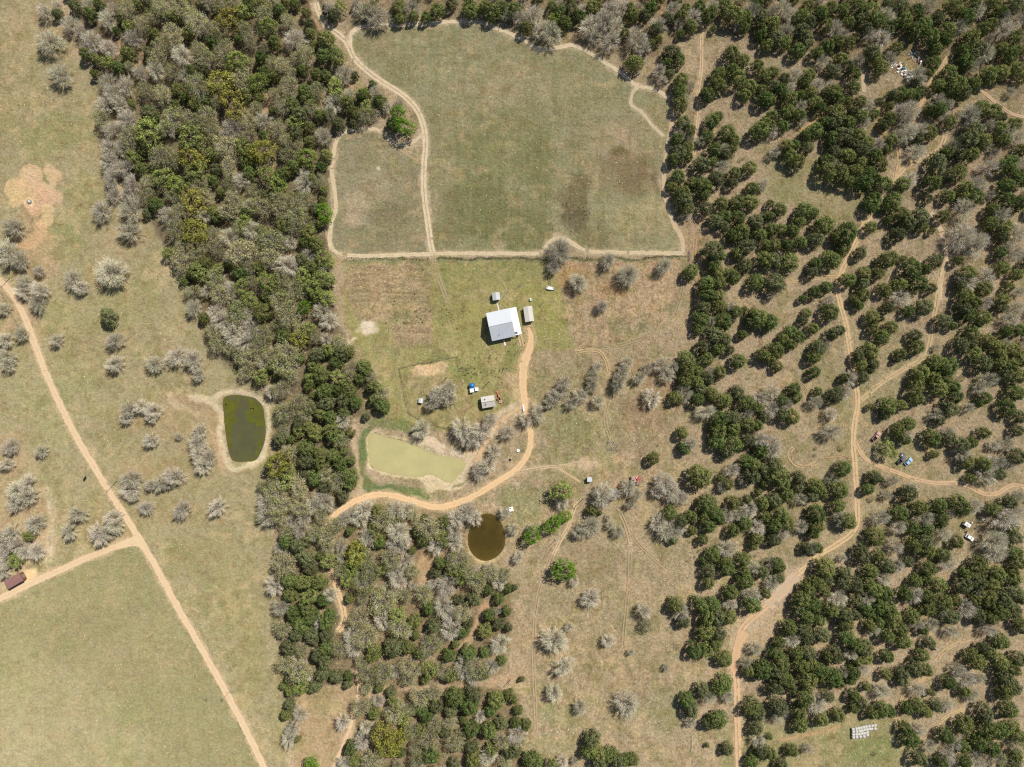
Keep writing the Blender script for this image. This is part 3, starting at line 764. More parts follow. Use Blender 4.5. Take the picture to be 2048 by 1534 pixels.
# leaf litter under the long wood
WOOD_W = [(120, -60), (640, -60), (660, 60), (640, 110), (690, 190), (760, 230), (740, 262), (670, 290), (660, 420), (655, 520), (665, 600), (680, 660), (720, 730), (770, 790), (750, 830), (700, 850), (705, 950), (690, 1010),
          (650, 1040), (640, 1110), (690, 1240), (700, 1370), (590, 1380), (585, 1500), (565, 1380), (545, 1200), (560, 1060), (515, 1010), (545, 900), (555, 800), (500, 770), (420, 700), (365, 560), (300, 440), (200, 300), (190, 140)]
poly(WOOD_W, (120, 102, 76), 8, 0.95, 0.9, 0.3)
WOOD_S = [(650, 1040), (700, 1010), (800, 1015), (900, 1030), (950, 1020), (930, 1080), (960, 1130), (1030, 1160), (1020, 1270), (1010, 1340), (950, 1370), (1030, 1380), (1050, 1440), (1060, 1600), (690, 1600), (710, 1480), (700, 1370), (690, 1240), (650, 1130)]
poly(WOOD_S, (138, 114, 84), 8, 0.95, 0.9, 0.3)
poly([(640, -60), (2110, -60), (2110, 200), (1900, 180), (1700, 120), (1560, 90), (1400, 60), (1300, 120), (1200, 90), (1100, 90), (1000, 45), (880, 36), (700, 50)], (146, 120, 88), 12, 0.7)
for pts in ([(530, 180), (548, 195), (540, 220), (520, 232), (514, 215)], [(620, 0), (636, 10), (632, 40), (648, 60), (640, 70), (624, 40)], [(240, 75), (244, 105), (230, 118), (215, 128), (215, 118), (236, 100)], [(250, 130), (285, 120), (280, 132), (262, 138)]):
    poly(pts, (186, 152, 116), 3, 0.9, 0.4, 0.05)
poly([(845, 1100), (870, 1110), (862, 1150), (850, 1175), (835, 1165), (832, 1130)], (184, 148, 108), 5, 0.9, 0.5)
poly([(975, 1195), (980, 1215), (962, 1250), (945, 1290), (925, 1300), (910, 1295), (935, 1275), (950, 1245), (960, 1210)], (184, 152, 118), 4, 0.95, 0.5, 0.1)
poly([(720, 1390), (760, 1372), (860, 1370), (960, 1368), (1030, 1340), (1050, 1340), (1040, 1365), (970, 1378), (880, 1378), (800, 1384), (750, 1400)], (182, 152, 118), 4, 0.8, 0.5, 0.2)
poly([(594, 1376), (700, 1368), (716, 1380), (708, 1430), (690, 1480), (668, 1545), (660, 1600), (580, 1600), (588, 1500), (600, 1420)], (174, 146, 110), 5, 1.0, 0.55, 0.35)
blob(650, 1410, 40, 24, (160, 142, 98), 0.6)
# the open ground south of the house and the scrub
poly([(700, 690), (1050, 690), (1140, 690), (1360, 700), (1400, 900), (1400, 1400), (1380, 1600), (1060, 1600), (1040, 1200), (1010, 1050), (930, 1020), (1040, 940), (1040, 840), (780, 800)], (172, 149, 114), 10, 0.9, 0.8, 0.8)
for cx, cy, rx, ry, c, a in [(1160, 860, 60, 50, (138, 136, 80), .85), (1110, 840, 40, 50, (150, 140, 92), .6), (1130, 920, 80, 50, (150, 140, 90), .6), (1040, 1010, 60, 50, (140, 138, 84), .8), (1060, 990, 60, 20, (150, 140, 92), .6),
                             (1230, 860, 30, 70, (158, 150, 96), .6), (1225, 920, 60, 30, (164, 150, 98), .7), (1290, 830, 80, 60, (160, 128, 96), .8), (1270, 900, 60, 40, (158, 132, 98), .7), (1330, 780, 60, 60, (168, 134, 98), .7),
                             (1280, 740, 90, 30, (168, 138, 100), .7), (1120, 760, 80, 40, (156, 140, 96), .7), (1190, 1120, 70, 50, (160, 134, 98), .7), (1100, 1200, 60, 80, (164, 142, 104), .6), (1250, 1330, 120, 80, (172, 146, 110), .7),
                             (1180, 1300, 60, 60, (168, 142, 104), .6), (1270, 1240, 60, 40, (154, 136, 98), .5), (1330, 1420, 50, 60, (150, 138, 98), .6), (1120, 1430, 60, 40, (152, 142, 94), .7), (1100, 1500, 80, 40, (154, 140, 96), .6),
                             (1240, 1060, 30, 50, (160, 148, 104), .6), (1060, 1060, 40, 30, (150, 138, 90), .7), (1040, 1350, 30, 60, (178, 150, 114), .6), (1045, 1280, 25, 60, (174, 146, 110), .6)]:
    blob(cx, cy, rx, ry, c, a)
blob(1175, 930, 36, 18, (206, 182, 150), 0.9, 0.5, 0.2)
blob(1250, 915, 30, 22, (192, 160, 132), 0.6)
blob(1262, 1085, 10, 20, (208, 190, 154), 0.9)
blob(1030, 965, 16, 9, (206, 184, 152), 0.7)
blob(985, 1015, 22, 12, (200, 178, 146), 0.7)
# the big meadow
FIELD = [(705, 62), (760, 50), (870, 46), (950, 43), (1000, 58), (1045, 78), (1070, 92), (1110, 98), (1150, 92), (1180, 105), (1240, 145), (1280, 170), (1335, 195), (1345, 220), (1338, 270), (1330, 320), (1328, 370), (1338, 430),
         (1356, 465), (1366, 505), (1165, 502), (1120, 480), (1085, 507), (868, 507), (858, 450), (849, 385), (846, 330), (850, 290), (848, 255), (830, 215), (800, 185), (760, 160), (730, 135), (706, 105)]
poly(FIELD, (149, 145, 101), 3, 1.0, 0.45, 0.3)
for cx, cy, rx, ry, c, a in [(900, 110, 150, 50, (158, 146, 108), .8), (1030, 170, 150, 60, (168, 152, 114), .8), (1160, 190, 90, 60, (160, 147, 105), .7), (800, 140, 50, 50, (146, 134, 94), .7), (920, 250, 80, 80, (144, 136, 90), .7),
                             (1000, 300, 120, 90, (128, 128, 76), .85), (960, 420, 110, 90, (116, 117, 66), .95), (1050, 460, 70, 60, (118, 118, 68), .9), (890, 440, 40, 80, (132, 126, 80), .8), (880, 330, 36, 90, (140, 132, 88), .7),
                             (1080, 340, 40, 120, (122, 122, 70), .8), (1060, 240, 60, 60, (138, 134, 86), .6), (1260, 300, 95, 90, (166, 147, 112), .8), (1170, 290, 60, 60, (160, 144, 106), .8), (1230, 285, 60, 46, (178, 156, 124), .9), (1250, 340, 76, 54, (148, 122, 92), .95),
                             (1200, 350, 50, 40, (152, 134, 98), .8), (1280, 370, 60, 30, (138, 116, 84), .8), (1235, 303, 24, 10, (120, 98, 66), .85), (1160, 365, 30, 30, (120, 104, 70), .7), (1150, 430, 34, 42, (104, 96, 62), .95), (1140, 395, 40, 26, (126, 110, 76), .8),
                             (1290, 440, 90, 60, (172, 158, 114), .85), (1310, 250, 40, 60, (164, 152, 106), .7), (1240, 480, 100, 20, (140, 132, 88), .7), (1190, 470, 50, 30, (124, 112, 76), .6), (870, 400, 24, 40, (150, 138, 106), .7), (750, 90, 40, 40, (150, 134, 98), .7)]:
    blob(cx, cy, rx, ry, c, a)
FIELD_W = [(672, 300), (682, 274), (712, 260), (745, 260), (785, 286), (838, 322), (846, 340), (849, 390), (858, 450), (866, 507), (680, 510), (662, 496), (659, 478), (668, 440), (674, 412), (668, 380), (665, 340)]
poly(FIELD_W, (154, 139, 106), 3, 1.0, 0.5, 0.35)
for cx, cy, rx, ry, c, a in [(740, 330, 30, 30, (138, 134, 86), .7), (760, 370, 60, 40, (166, 149, 115), .8), (715, 415, 42, 55, (178, 160, 130), .85), (780, 430, 60, 30, (128, 120, 80), .8), (740, 470, 60, 24, (130, 126, 80), .8), (830, 470, 30, 30, (142, 134, 88), .7), (800, 340, 40, 30, (148, 134, 98), .6)]:
    blob(cx, cy, rx, ry, c, a)
blob(754, 341, 7, 5, (214, 202, 180), 0.9, 0.2, 0)
# house yard
YARD = [(690, 517), (1130, 517), (1120, 560), (1132, 620), (1150, 695), (1060, 705), (1040, 760), (1045, 820), (1000, 850), (900, 862), (800, 850), (770, 830), (780, 790), (720, 700), (690, 640)]
poly(YARD, (162, 150, 94), 5, 1.0, 0.5, 0.35)
for cx, cy, rx, ry, c, a in [(1100, 630, 40, 64, (148, 148, 74), 1.0), (1000, 540, 110, 26, (138, 136, 76), .7), (1060, 600, 60, 40, (150, 148, 74), .7), (940, 640, 50, 60, (154, 148, 78), .7), (885, 560, 14, 60, (130, 132, 68), .8), (890, 640, 12, 60, (138, 138, 74), .7), (960, 590, 40, 20, (168, 148, 110), .5),
                             (960, 720, 60, 24, (140, 142, 68), .7), (1020, 710, 24, 24, (126, 134, 62), .7), (860, 720, 60, 16, (134, 138, 70), .8), (790, 690, 40, 40, (150, 144, 90), .7), (920, 750, 30, 24, (128, 138, 66), .8), (945, 770, 30, 24, (138, 144, 68), .7),
                             (850, 770, 50, 30, (172, 150, 112), .8), (870, 830, 60, 24, (166, 148, 98), .7), (930, 830, 50, 24, (170, 148, 106), .7), (740, 760, 26, 50, (172, 154, 112), .8), (780, 800, 30, 40, (150, 146, 84), .7), (1020, 770, 26, 30, (196, 166, 124), .7), (990, 690, 30, 12, (162, 148, 90), .7), (1000, 770, 20, 10, (170, 140, 100), .6)]:
    blob(cx, cy, rx, ry, c, a * .8)
poly([(722, 640), (734, 632), (748, 642), (760, 654), (756, 664), (738, 668), (720, 664)], (208, 190, 164), 3, 0.9, 0.3, 0.0)
blob(736, 652, 22, 20, (214, 200, 172), 1.0, 0.2, 0.0, 0, 0.8)
blob(752, 655, 10, 8, (196, 180, 148), 0.8, 0.2, 0.0)
stroke([(695, 690), (703, 684), (712, 676)], 7, (206, 186, 152), 4, 0.9)
for cx, cy, rx, ry in [(850, 738, 26, 9), (866, 735, 24, 9), (842, 745, 16, 10), (835, 735, 10, 8)]:
    blob(cx, cy, rx, ry, (220, 182, 134), 0.9, 0.3, 0.05, 0, 0.9)
poly([(822, 738), (850, 730), (884, 726), (900, 732), (886, 746), (852, 753), (830, 754)], (214, 184, 142), 4, 0.9, 0.4, 0.05)
for _a, _b in zip(PEN, PEN[1:]):
    stroke([_a, ((_a[0] + _b[0]) / 2, (_a[1] + _b[1]) / 2), _b], 2.6, (104, 100, 56), 2, 0.75, 0.6, 0.8)  # dark fence line: weeds plus shade put into the colour
PLOT_W = [(692, 528), (858, 526), (866, 620), (862, 690), (800, 700), (770, 640), (710, 640), (694, 590)]
poly(PLOT_W, (172, 144, 108), 3, 0.95, 1.0, 1.0)
blob(800, 600, 60, 30, (164, 146, 100), 0.6)
blob(800, 635, 40, 16, (134, 134, 74), 0.55)
stroke([(690, 522), (1390, 520)], 8, (136, 132, 84), 5, 0.8)
stroke([(690, 517), (1100, 517), (1390, 515)], 3.6, (80, 80, 42), 2.5, 0.95, 0.6, 1.0)  # weeds along the meadow fence, darkened with painted shade
PLOT_E = [(1118, 540), (1140, 522), (1362, 522), (1366, 600), (1330, 655), (1230, 692), (1156, 694), (1140, 640), (1130, 600)]
poly(PLOT_E, (184, 154, 120), 3, 0.98, 1.0, 1.0)
for cx, cy, rx, ry, c, a in [(1145, 560, 40, 36, (176, 136, 84), .8), (1225, 580, 40, 24, (178, 134, 90), .7), (1290, 600, 50, 40, (186, 160, 124), .7), (1200, 550, 26, 20, (152, 128, 92), .8), (1250, 650, 60, 24, (164, 148, 108), .6), (1285, 655, 22, 18, (132, 126, 86), .7), (1240, 683, 16, 8, (120, 120, 64), .8), (1345, 620, 14, 20, (132, 130, 78), .7), (1170, 640, 26, 50, (174, 150, 114), .6), (1240, 630, 50, 20, (150, 134, 94), .4)]:
    blob(cx, cy, rx, ry, c, a)
stroke([(1368, 522), (1364, 560), (1360, 600), (1340, 640), (1300, 668), (1240, 690), (1180, 700)], 10, (146, 140, 88), 6, 0.8, 0.4, 0.2)
poly([(1370, 430), (1420, 420), (1440, 520), (1420, 580), (1380, 640), (1370, 560)], (182, 152, 116), 8, 0.8, 0.6)
# pond banks
stroke([(745, 848), (790, 846), (840, 862)], 20, (112, 120, 62), 8, 0.75, 0.6)
stroke([(733, 862), (724, 900), (722, 950), (742, 974), (790, 980), (850, 990)], 20, (102, 118, 60), 8, 0.9, 0.6, 0.3)
stroke([(710, 850), (706, 880), (712, 920), (719, 960), (718, 984)], 10, (196, 170, 138), 6, 0.85, 0.3, 0.1)
stroke([(712, 838), (740, 828), (760, 832)], 10, (190, 166, 126), 6, 0.6)
ring = smooth_closed(POND_KHAKI, 2)
stroke(np.vstack([ring, ring[:2]]), 15, (206, 189, 148), 6, 0.9, 0.3, 0.05)
stroke(np.vstack([ring, ring[:2]]), 3.2, (126, 114, 76), 2, 0.8, 0.3, 0.0)
stroke([(840, 878), (870, 885), (900, 905), (925, 915)], 24, (210, 190, 158), 9, 0.95, 0.3, 0.02)
stroke([(850, 960), (868, 972), (890, 972), (905, 968)], 24, (208, 190, 152), 8, 0.9, 0.3, 0.05)
stroke([(905, 968), (925, 955), (942, 928), (955, 900), (970, 872), (985, 852), (1010, 832), (1042, 815)], 30, (208, 188, 155), 9, 0.92, 0.4, 0.04)
stroke([(905, 975), (935, 962), (950, 930)], 4, (120, 118, 62), 3, 0.6)
stroke([(820, 925), (870, 915), (910, 903)], 5, (176, 158, 118), 4, 0.0)
blob(935, 1010, 40, 14, (170, 148, 110), 0.7)
blob(973, 1040, 44, 24, (166, 148, 108), 0.8)
stroke([(p[0], p[1]) for p in POND_BROWN] + [POND_BROWN[0]], 13, (186, 169, 124), 6, 0.9)
stroke([(337, 790), (345, 803), (358, 815), (376, 822), (392, 830)], 12, (192, 172, 136), 8, 0.7, 0.3, 0.1)
stroke([(382, 794), (400, 793), (425, 799), (442, 789), (467, 781), (495, 785), (512, 796), (525, 802), (536, 818), (540, 842), (537, 865), (532, 890), (522, 912), (508, 930), (482, 936), (462, 932), (452, 915), (446, 890), (440, 868), (444, 840), (440, 820), (424, 806)], 12, (204, 187, 152), 9, 0.95, 0.3, 0.1)
stroke([(400, 796), (425, 803), (440, 822), (442, 850)], 14, (198, 178, 146), 9, 0.8, 0.3, 0.1)
stroke([(430, 830), (425, 860), (436, 890), (444, 925), (450, 945)], 12, (190, 158, 124), 8, 0.7)
stroke([(350, 788), (365, 800), (400, 808), (420, 825), (428, 850)], 14, (168, 136, 104), 8, 0.7)
# litter under leafless trees, duff under cedars
for k, tx, ty, td in TREES:
    if k in 'BF':
        blob(tx, ty, td * 0.62, td * 0.62, (166, 134, 98), 0.42, 0.7)
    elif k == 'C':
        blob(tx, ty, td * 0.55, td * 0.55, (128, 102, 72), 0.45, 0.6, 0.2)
# ------------------------------------------------------------------ roads and tracks: (name, points, kind, width in sheet px, colour, break-up)
DIRT, PALE, TAN, RED = (236, 204, 158), (216, 198, 166), (214, 188, 150), (206, 164, 124)
ROADS = [
    ('dirt_road', [(-40, 520), (0, 562), (25, 588), (48, 632), (72, 695), (100, 765), (130, 830), (160, 886), (195, 945), (230, 1001), (260, 1048), (282, 1086), (310, 1130), (350, 1205), (400, 1292), (450, 1381), (500, 1476), (545, 1570)], 'road', 13, (212, 187, 151), 0),
    ('dirt_road', [(-50, 1215), (0, 1197), (50, 1172), (110, 1145), (180, 1113), (240, 1090), (270, 1079), (284, 1078)], 'road', 13, (210, 185, 149), 0),
    ('driveway', [(1057, 655), (1061, 670), (1061, 690), (1053, 712), (1047, 735), (1046, 768), (1050, 810), (1058, 845), (1062, 875), (1058, 900), (1047, 922), (1028, 942), (1000, 960), (960, 985), (925, 1002), (890, 1012), (862, 1013), (830, 1003), (790, 992), (752, 989), (715, 1000), (690, 1015), (670, 1030), (655, 1050), (646, 1080)], 'road', [5, 14, 17, 16, 14, 12, 11, 11, 11.5, 11.5, 11.5, 12, 12, 12, 12, 12, 12, 12, 12, 12, 12, 11, 10, 9], (222, 191, 148), 0),
    ('woodland_lane', [(655, 1120), (668, 1160), (680, 1195), (688, 1228), (686, 1248), (676, 1262)], 'ruts', 11, (212, 182, 142), 0.05),
    ('woodland_lane', [(712, 1340), (718, 1375), (709, 1420), (698, 1460), (682, 1500), (664, 1545), (655, 1580)], 'road', 6, (212, 184, 148), 0),
    ('field_track', [(632, 5), (640, 30), (655, 55), (676, 68), (695, 88), (708, 115), (732, 140), (762, 162), (800, 186), (828, 212), (845, 245), (851, 285), (848, 330), (848, 385), (855, 440), (862, 490), (868, 512)], 'ruts', 11, PALE, 0.06),
    ('field_track', [(700, 92), (703, 68), (715, 56), (745, 52), (800, 50), (870, 46), (920, 43), (955, 44), (1000, 59), (1045, 79), (1068, 94), (1100, 98), (1140, 91), (1165, 98), (1180, 106), (1240, 145), (1272, 170), (1300, 176), (1320, 184), (1338, 197)], 'road', 7.5, PALE, 0.03),
    ('field_track', [(1282, 171), (1267, 183), (1262, 208), (1280, 222), (1296, 240), (1308, 255), (1328, 272)], 'road', 6.5, (208, 192, 158), 0.05),
    ('field_track', [(1346, 222), (1341, 262), (1334, 300), (1329, 340), (1327, 380), (1338, 420), (1350, 452), (1363, 478), (1366, 506)], 'road', 8, (208, 186, 150), 0.08),
    ('field_track', [(1366, 507), (1300, 506), (1220, 505), (1172, 501), (1150, 490), (1128, 478), (1105, 479), (1093, 492), (1080, 506), (1000, 507), (930, 507), (866, 508), (800, 510), (740, 512), (690, 510), (668, 501), (659, 482), (664, 445), (672, 415), (670, 385), (664, 350), (665, 318), (674, 280), (690, 264), (720, 258), (752, 259), (772, 272), (788, 286), (812, 289), (832, 280), (846, 268)], 'road', 8, (210, 192, 158), 0.06),
    ('field_track', [(786, 286), (800, 300), (818, 313), (838, 322)], 'road', 2.5, (184, 164, 128), 0.2),
    ('field_track', [(866, 510), (874, 545), (886, 580), (896, 606)], 'ruts', 9, (178, 160, 126), 0.5),
    ('woodland_track', [(1404, 50), (1403, 90), (1402, 140), (1396, 185), (1397, 225), (1393, 262), (1388, 310)], 'ruts', 7, TAN, 0.12),
    ('woodland_track', [(1391, 470), (1388, 520), (1396, 560), (1392, 610)], 'ruts', 9, (190, 160, 122), 0.4),
    ('woodland_track', [(1744, 428), (1728, 448), (1712, 485), (1692, 525), (1680, 552), (1675, 580), (1682, 612), (1692, 650), (1698, 690), (1705, 730), (1712, 768), (1715, 810), (1709, 845), (1706, 885), (1709, 920), (1712, 965), (1714, 1010), (1714, 1045), (1700, 1070), (1674, 1088), (1636, 1112), (1604, 1140), (1580, 1160)], 'ruts', 10, (216, 188, 146), 0.05),
    ('woodland_track', [(1590, 1152), (1560, 1182), (1530, 1215), (1502, 1238), (1482, 1262), (1473, 1300), (1471, 1340), (1474, 1380), (1474, 1430), (1476, 1490), (1478, 1580)], 'ruts', 12, (214, 182, 144), 0.04),
    ('sandy_track_bend', [(1592, 1150), (1562, 1184), (1536, 1212)], 'road', 24, (204, 180, 150), 0.25),
    ('sandy_track_bend', [(1494, 1258), (1478, 1286), (1470, 1320), (1468, 1345)], 'road', 17, (210, 178, 140), 0.2),
    ('woodland_track', [(1682, 556), (1660, 553), (1630, 558), (1600, 563), (1570, 562)], 'ruts', 6, (200, 174, 132), 0.15),
    ('woodland_track', [(1862, 425), (1878, 452), (1886, 482), (1892, 515), (1884, 550), (1879, 580), (1880, 600)], 'road', 9, (216, 192, 158), 0.03),
    ('woodland_track', [(1892, 522), (1884, 545), (1877, 572), (1872, 610), (1864, 648), (1858, 690), (1846, 716), (1800, 742), (1760, 768), (1722, 800)], 'ruts', 9, (206, 182, 142), 0.2),
    ('woodland_track', [(1711, 885), (1724, 910), (1745, 926), (1790, 943), (1830, 958), (1870, 966), (1915, 966), (1940, 974), (1968, 988), (1992, 987), (2015, 974), (2032, 970), (2070, 980)], 'ruts', 8, (212, 182, 144), 0.06),
    ('woodland_track', [(1722, 130), (1726, 160), (1728, 185)], 'road', 8, (206, 184, 150), 0.05),
    ('woodland_track', [(1752, 160), (1764, 178), (1768, 205), (1770, 225)], 'ruts', 5, (186, 166, 122), 0.3),
    ('woodland_track', [(1910, 100), (1890, 122), (1872, 150), (1852, 185), (1838, 214)], 'road', 10, (206, 176, 136), 0.06),
    ('woodland_track', [(1958, 178), (1980, 196), (2005, 216), (2030, 230), (2080, 240)], 'ruts', 6, (214, 186, 150), 0.08),
    ('woodland_track', [(1862, 236), (1876, 250), (1888, 266)], 'road', 4, (206, 178, 138), 0.1),
    ('woodland_track', [(1890, 272), (1880, 296), (1856, 314), (1820, 328), (1800, 345), (1786, 370)], 'ruts', 9.5, (212, 186, 146), 0.06),
    ('woodland_track', [(1796, 292), (1798, 318), (1794, 345), (1786, 368)], 'ruts', 8, (208, 180, 138), 0.1),
    ('woodland_track', [(1664, 208), (1640, 232), (1612, 254), (1598, 262)], 'road', 5, (194, 162, 114), 0.2),
    ('woodland_track', [(1770, 205), (1762, 232), (1756, 254), (1768, 268)], 'road', 6, (202, 166, 122), 0.2),
    ('woodland_track', [(1797, 1456), (1796, 1428), (1802, 1400), (1814, 1378), (1836, 1362), (1860, 1354)], 'ruts', 6, (200, 172, 126), 0.12),
    ('woodland_track', [(1846, 1484), (1868, 1456), (1892, 1434), (1918, 1422), (1944, 1418)], 'ruts', 7, (204, 180, 138), 0.12),
    ('woodland_track', [(1870, 1322), (1890, 1300), (1920, 1284), (1964, 1272)], 'ruts', 8, (204, 176, 134), 0.3),
    ('woodland_track', [(1560, 1480), (1600, 1472), (1640, 1464), (1680, 1452)], 'road', 5, (188, 158, 116), 0.35),
    ('woodland_track', [(1592, 760), (1610, 775), (1617, 800), (1634, 828), (1640, 846), (1630, 862), (1612, 872)], 'ruts', 5, (192, 164, 128), 0.3),
    ('turning_loop', [(1632, 926), (1608, 934), (1588, 926), (1578, 908), (1586, 894)], 'ruts', 9, (196, 170, 134), 0.35),
    ('turning_loop', [(1706, 920), (1680, 912), (1650, 914)], 'ruts', 7, (184, 158, 116), 0.4),
    ('farm_track', [(1152, 1008), (1144, 1030), (1136, 1054), (1120, 1082), (1106, 1110)], 'ruts', 7, (206, 184, 146), 0.1),
    ('farm_track', [(1106, 1110), (1094, 1140), (1082, 1168), (1073, 1210), (1068, 1262), (1067, 1330), (1070, 1400), (1072, 1460)], 'ruts', 8, (182, 160, 126), 0.35),
    ('farm_track', [(1030, 946), (1056, 940), (1095, 934), (1130, 931), (1165, 924)], 'ruts', 6, (204, 182, 146), 0.15),
    ('farm_track', [(1118, 938), (1138, 950), (1160, 964)], 'road', 5, (198, 174, 138), 0.2),
    ('farm_track', [(1226, 1012), (1244, 1034), (1254, 1060), (1260, 1090), (1260, 1120)], 'ruts', 9, (184, 162, 128), 0.4),
    ('farm_track', [(1260, 1060), (1275, 1085), (1300, 1110), (1335, 1138), (1375, 1146)], 'ruts', 7, (184, 164, 126), 0.42),
    ('farm_track', [(1260, 1110), (1258, 1160), (1252, 1220), (1246, 1290)], 'ruts', 8, (178, 156, 122), 0.5),
    ('farm_track', [(1150, 704), (1180, 700), (1200, 704), (1212, 722), (1218, 745)], 'ruts', 7, (196, 172, 132), 0.2),
    ('farm_track', [(1218, 760), (1216, 800), (1210, 840), (1222, 880)], 'ruts', 8, (178, 162, 122), 0.55),
    ('farm_track', [(1366, 540), (1362, 590), (1344, 636), (1308, 664), (1260, 684), (1210, 696)], 'ruts', 8, (178, 158, 124), 0.55),
    ('pond_path', [(1046, 812), (1020, 828), (998, 846), (980, 870), (966, 895), (952, 925)], 'road', 8, (206, 178, 140), 0.1),
    ('wheel_strip', [(1035.5, 672), (1039, 682), (1042, 693)], 'road', 2.2, (216, 186, 142), 0.0),
    ('wheel_strip', [(1041.5, 670), (1044, 680), (1047, 692)], 'road', 2.2, (216, 186, 142), 0.0),
]
for nm, pts, kind, wd, c, br in ROADS:
    worn = tuple(0.55 * v + 0.45 * w for v, w in zip(c, (172, 150, 116)))
    wd = max(wd) if isinstance(wd, list) else wd
    inframe = wd + (5 if kind == 'ruts' else 5)
    stroke(pts, inframe, worn, 5, 0.72 if br < 0.3 else 0.45, 0.35, 0.12)
# the spread of the fork, the yard in front of the drive, the pull-in by the red-brown shed
FORK = [(256, 1040), (272, 1062), (280, 1066), (298, 1098), (322, 1148), (308, 1134), (296, 1112), (284, 1098), (268, 1092), (236, 1098), (230, 1092), (250, 1082), (264, 1074), (268, 1064)]
blob(1050, 740, 22, 40, (206, 172, 128), 0.6, 0.3, 0.1)
poly([(1006, 738), (1026, 744), (1044, 768), (1048, 806), (1030, 800), (1016, 772)], (206, 178, 138), 7, 0.75, 0.4, 0.1)
poly([(50, 1142), (72, 1138), (76, 1158), (60, 1170), (44, 1168)], (226, 192, 142), 4, 0.9, 0.3, 0.0)
poly([(-20, 1120), (60, 1120), (40, 1190), (-20, 1200)], (190, 166, 130), 6, 0.7)
stroke([(86, 980), (102, 1000), (106, 1040), (100, 1090), (92, 1130)], 18, (198, 180, 150), 12, 0.8)
stroke([(1262, 1086), (1258, 1100)], 8, (210, 190, 156), 6, 0.8)
stroke([(1588, 1150), (1560, 1184), (1532, 1216), (1500, 1250), (1478, 1290)], 46, (190, 166, 134), 22, 0.7, 0.4, 0.1)
blob(1895, 500, 70, 50, (178, 152, 122), 0.5)
blob(1812, 135, 26, 26, (176, 148, 98), 0.7)

# ------------------------------------------------------------------ ground relief: basins of the ponds, faint swell elsewhere
GZ = np.zeros(GX.shape, np.float32)
for ol in (POND_KHAKI, POND_BROWN, POND_ALGAE):
    p = smooth_closed(ol, 4)
    w = window(p, 14)
    d = seg_dist(PX[w], PY[w], p, True) * np.where(inside(PX[w], PY[w], p), -1, 1) * S     # metres, negative inside
    GZ[w] = np.minimum(GZ[w], np.where(d > 0, -0.30 * sstep(1 - d / 1.8), -0.30 - np.clip(-d * 0.5, 0, 1.2)))
GZ += 0.03 * (fbm(GX / 1.3, GY / 1.3, 1, 2) - 0.5)

# patchiness of real pasture: straw-pale and greener drifts at several sizes
_m1 = sstep((fbm(PX / 17, PY / 17, 1, 5) - 0.50) / 0.16) * sstep((fbm(PX / 70 + 9, PY / 70, 2, 3) - 0.36) / 0.3)
_m2 = sstep((fbm(PX / 23 + 31, PY / 23 + 7, 4, 5) - 0.53) / 0.14)
_m3 = sstep((fbm(PX / 9 + 3, PY / 9 + 77, 6, 4) - 0.56) / 0.12)
_g = sstep(DEN * 2.2)[..., None]
def stripes(pts, fx, fy, amp, dark, light, soft=10):
    w = window(pts, 12)
    x, y = WX[w], WY[w]
    m = sstep(seg_dist(x, y, pts, True) * np.where(inside(x, y, pts), 1, -1) / soft)
    n = fbm((PX[w] + 7 * _w1[w]) / fx, (PY[w] + 7 * _w2[w]) / fy, 1, 3) - 0.5
    for s_, c_ in ((1, light), (-1, dark)):
        k = amp * m * sstep(s_ * n * 4)
        COLR[w] += k[..., None] * (np.array(c_, np.float32) - COLR[w])


stripes(FIELD, 6, 160, 0.22, (112, 108, 66), (168, 156, 116), 20)
stripes(FIELD, 60, 9, 0.12, (120, 112, 74), (166, 152, 112), 20)
stripes(FIELD_W, 40, 7, 0.20, (122, 110, 78), (176, 158, 122))
stripes(PLOT_W, 60, 4.5, 0.42, (132, 106, 76), (192, 166, 124))
stripes(PLOT_E, 5, 30, 0.36, (138, 112, 82), (196, 168, 130))
stripes(SW_F, 14, 90, 0.10, (134, 128, 86), (174, 164, 124), 20)
stripes([(700, 690), (1360, 700), (1400, 1400), (1060, 1600), (1040, 1100)], 7, 22, 0.26, (130, 108, 80), (192, 170, 134))
_lum = COLR.mean(-1, keepdims=True)
COLR = COLR + 0.10 * (_lum * 1.02 - COLR)
COLR = COLR + _g * np.array([-5.0, 0.5, 1.5]) * sstep((150 - COLR[..., 1:2]) / 14 + 0.5)
COLR = COLR + _g * (0.46 * _m1[..., None] * (np.array([194, 170, 130]) - COLR) + 0.34 * _m2[..., None] * (np.array([126, 122, 76]) - COLR) + 0.30 * _m3[..., None] * (np.array([122, 100, 72]) - COLR))
CAL = 0.90            # sunlit pixel value -> reflectance under this sun and exposure
LCOL = (LUT[np.clip(COLR, 0, 255).astype(np.int32)] * CAL).astype(np.float32)


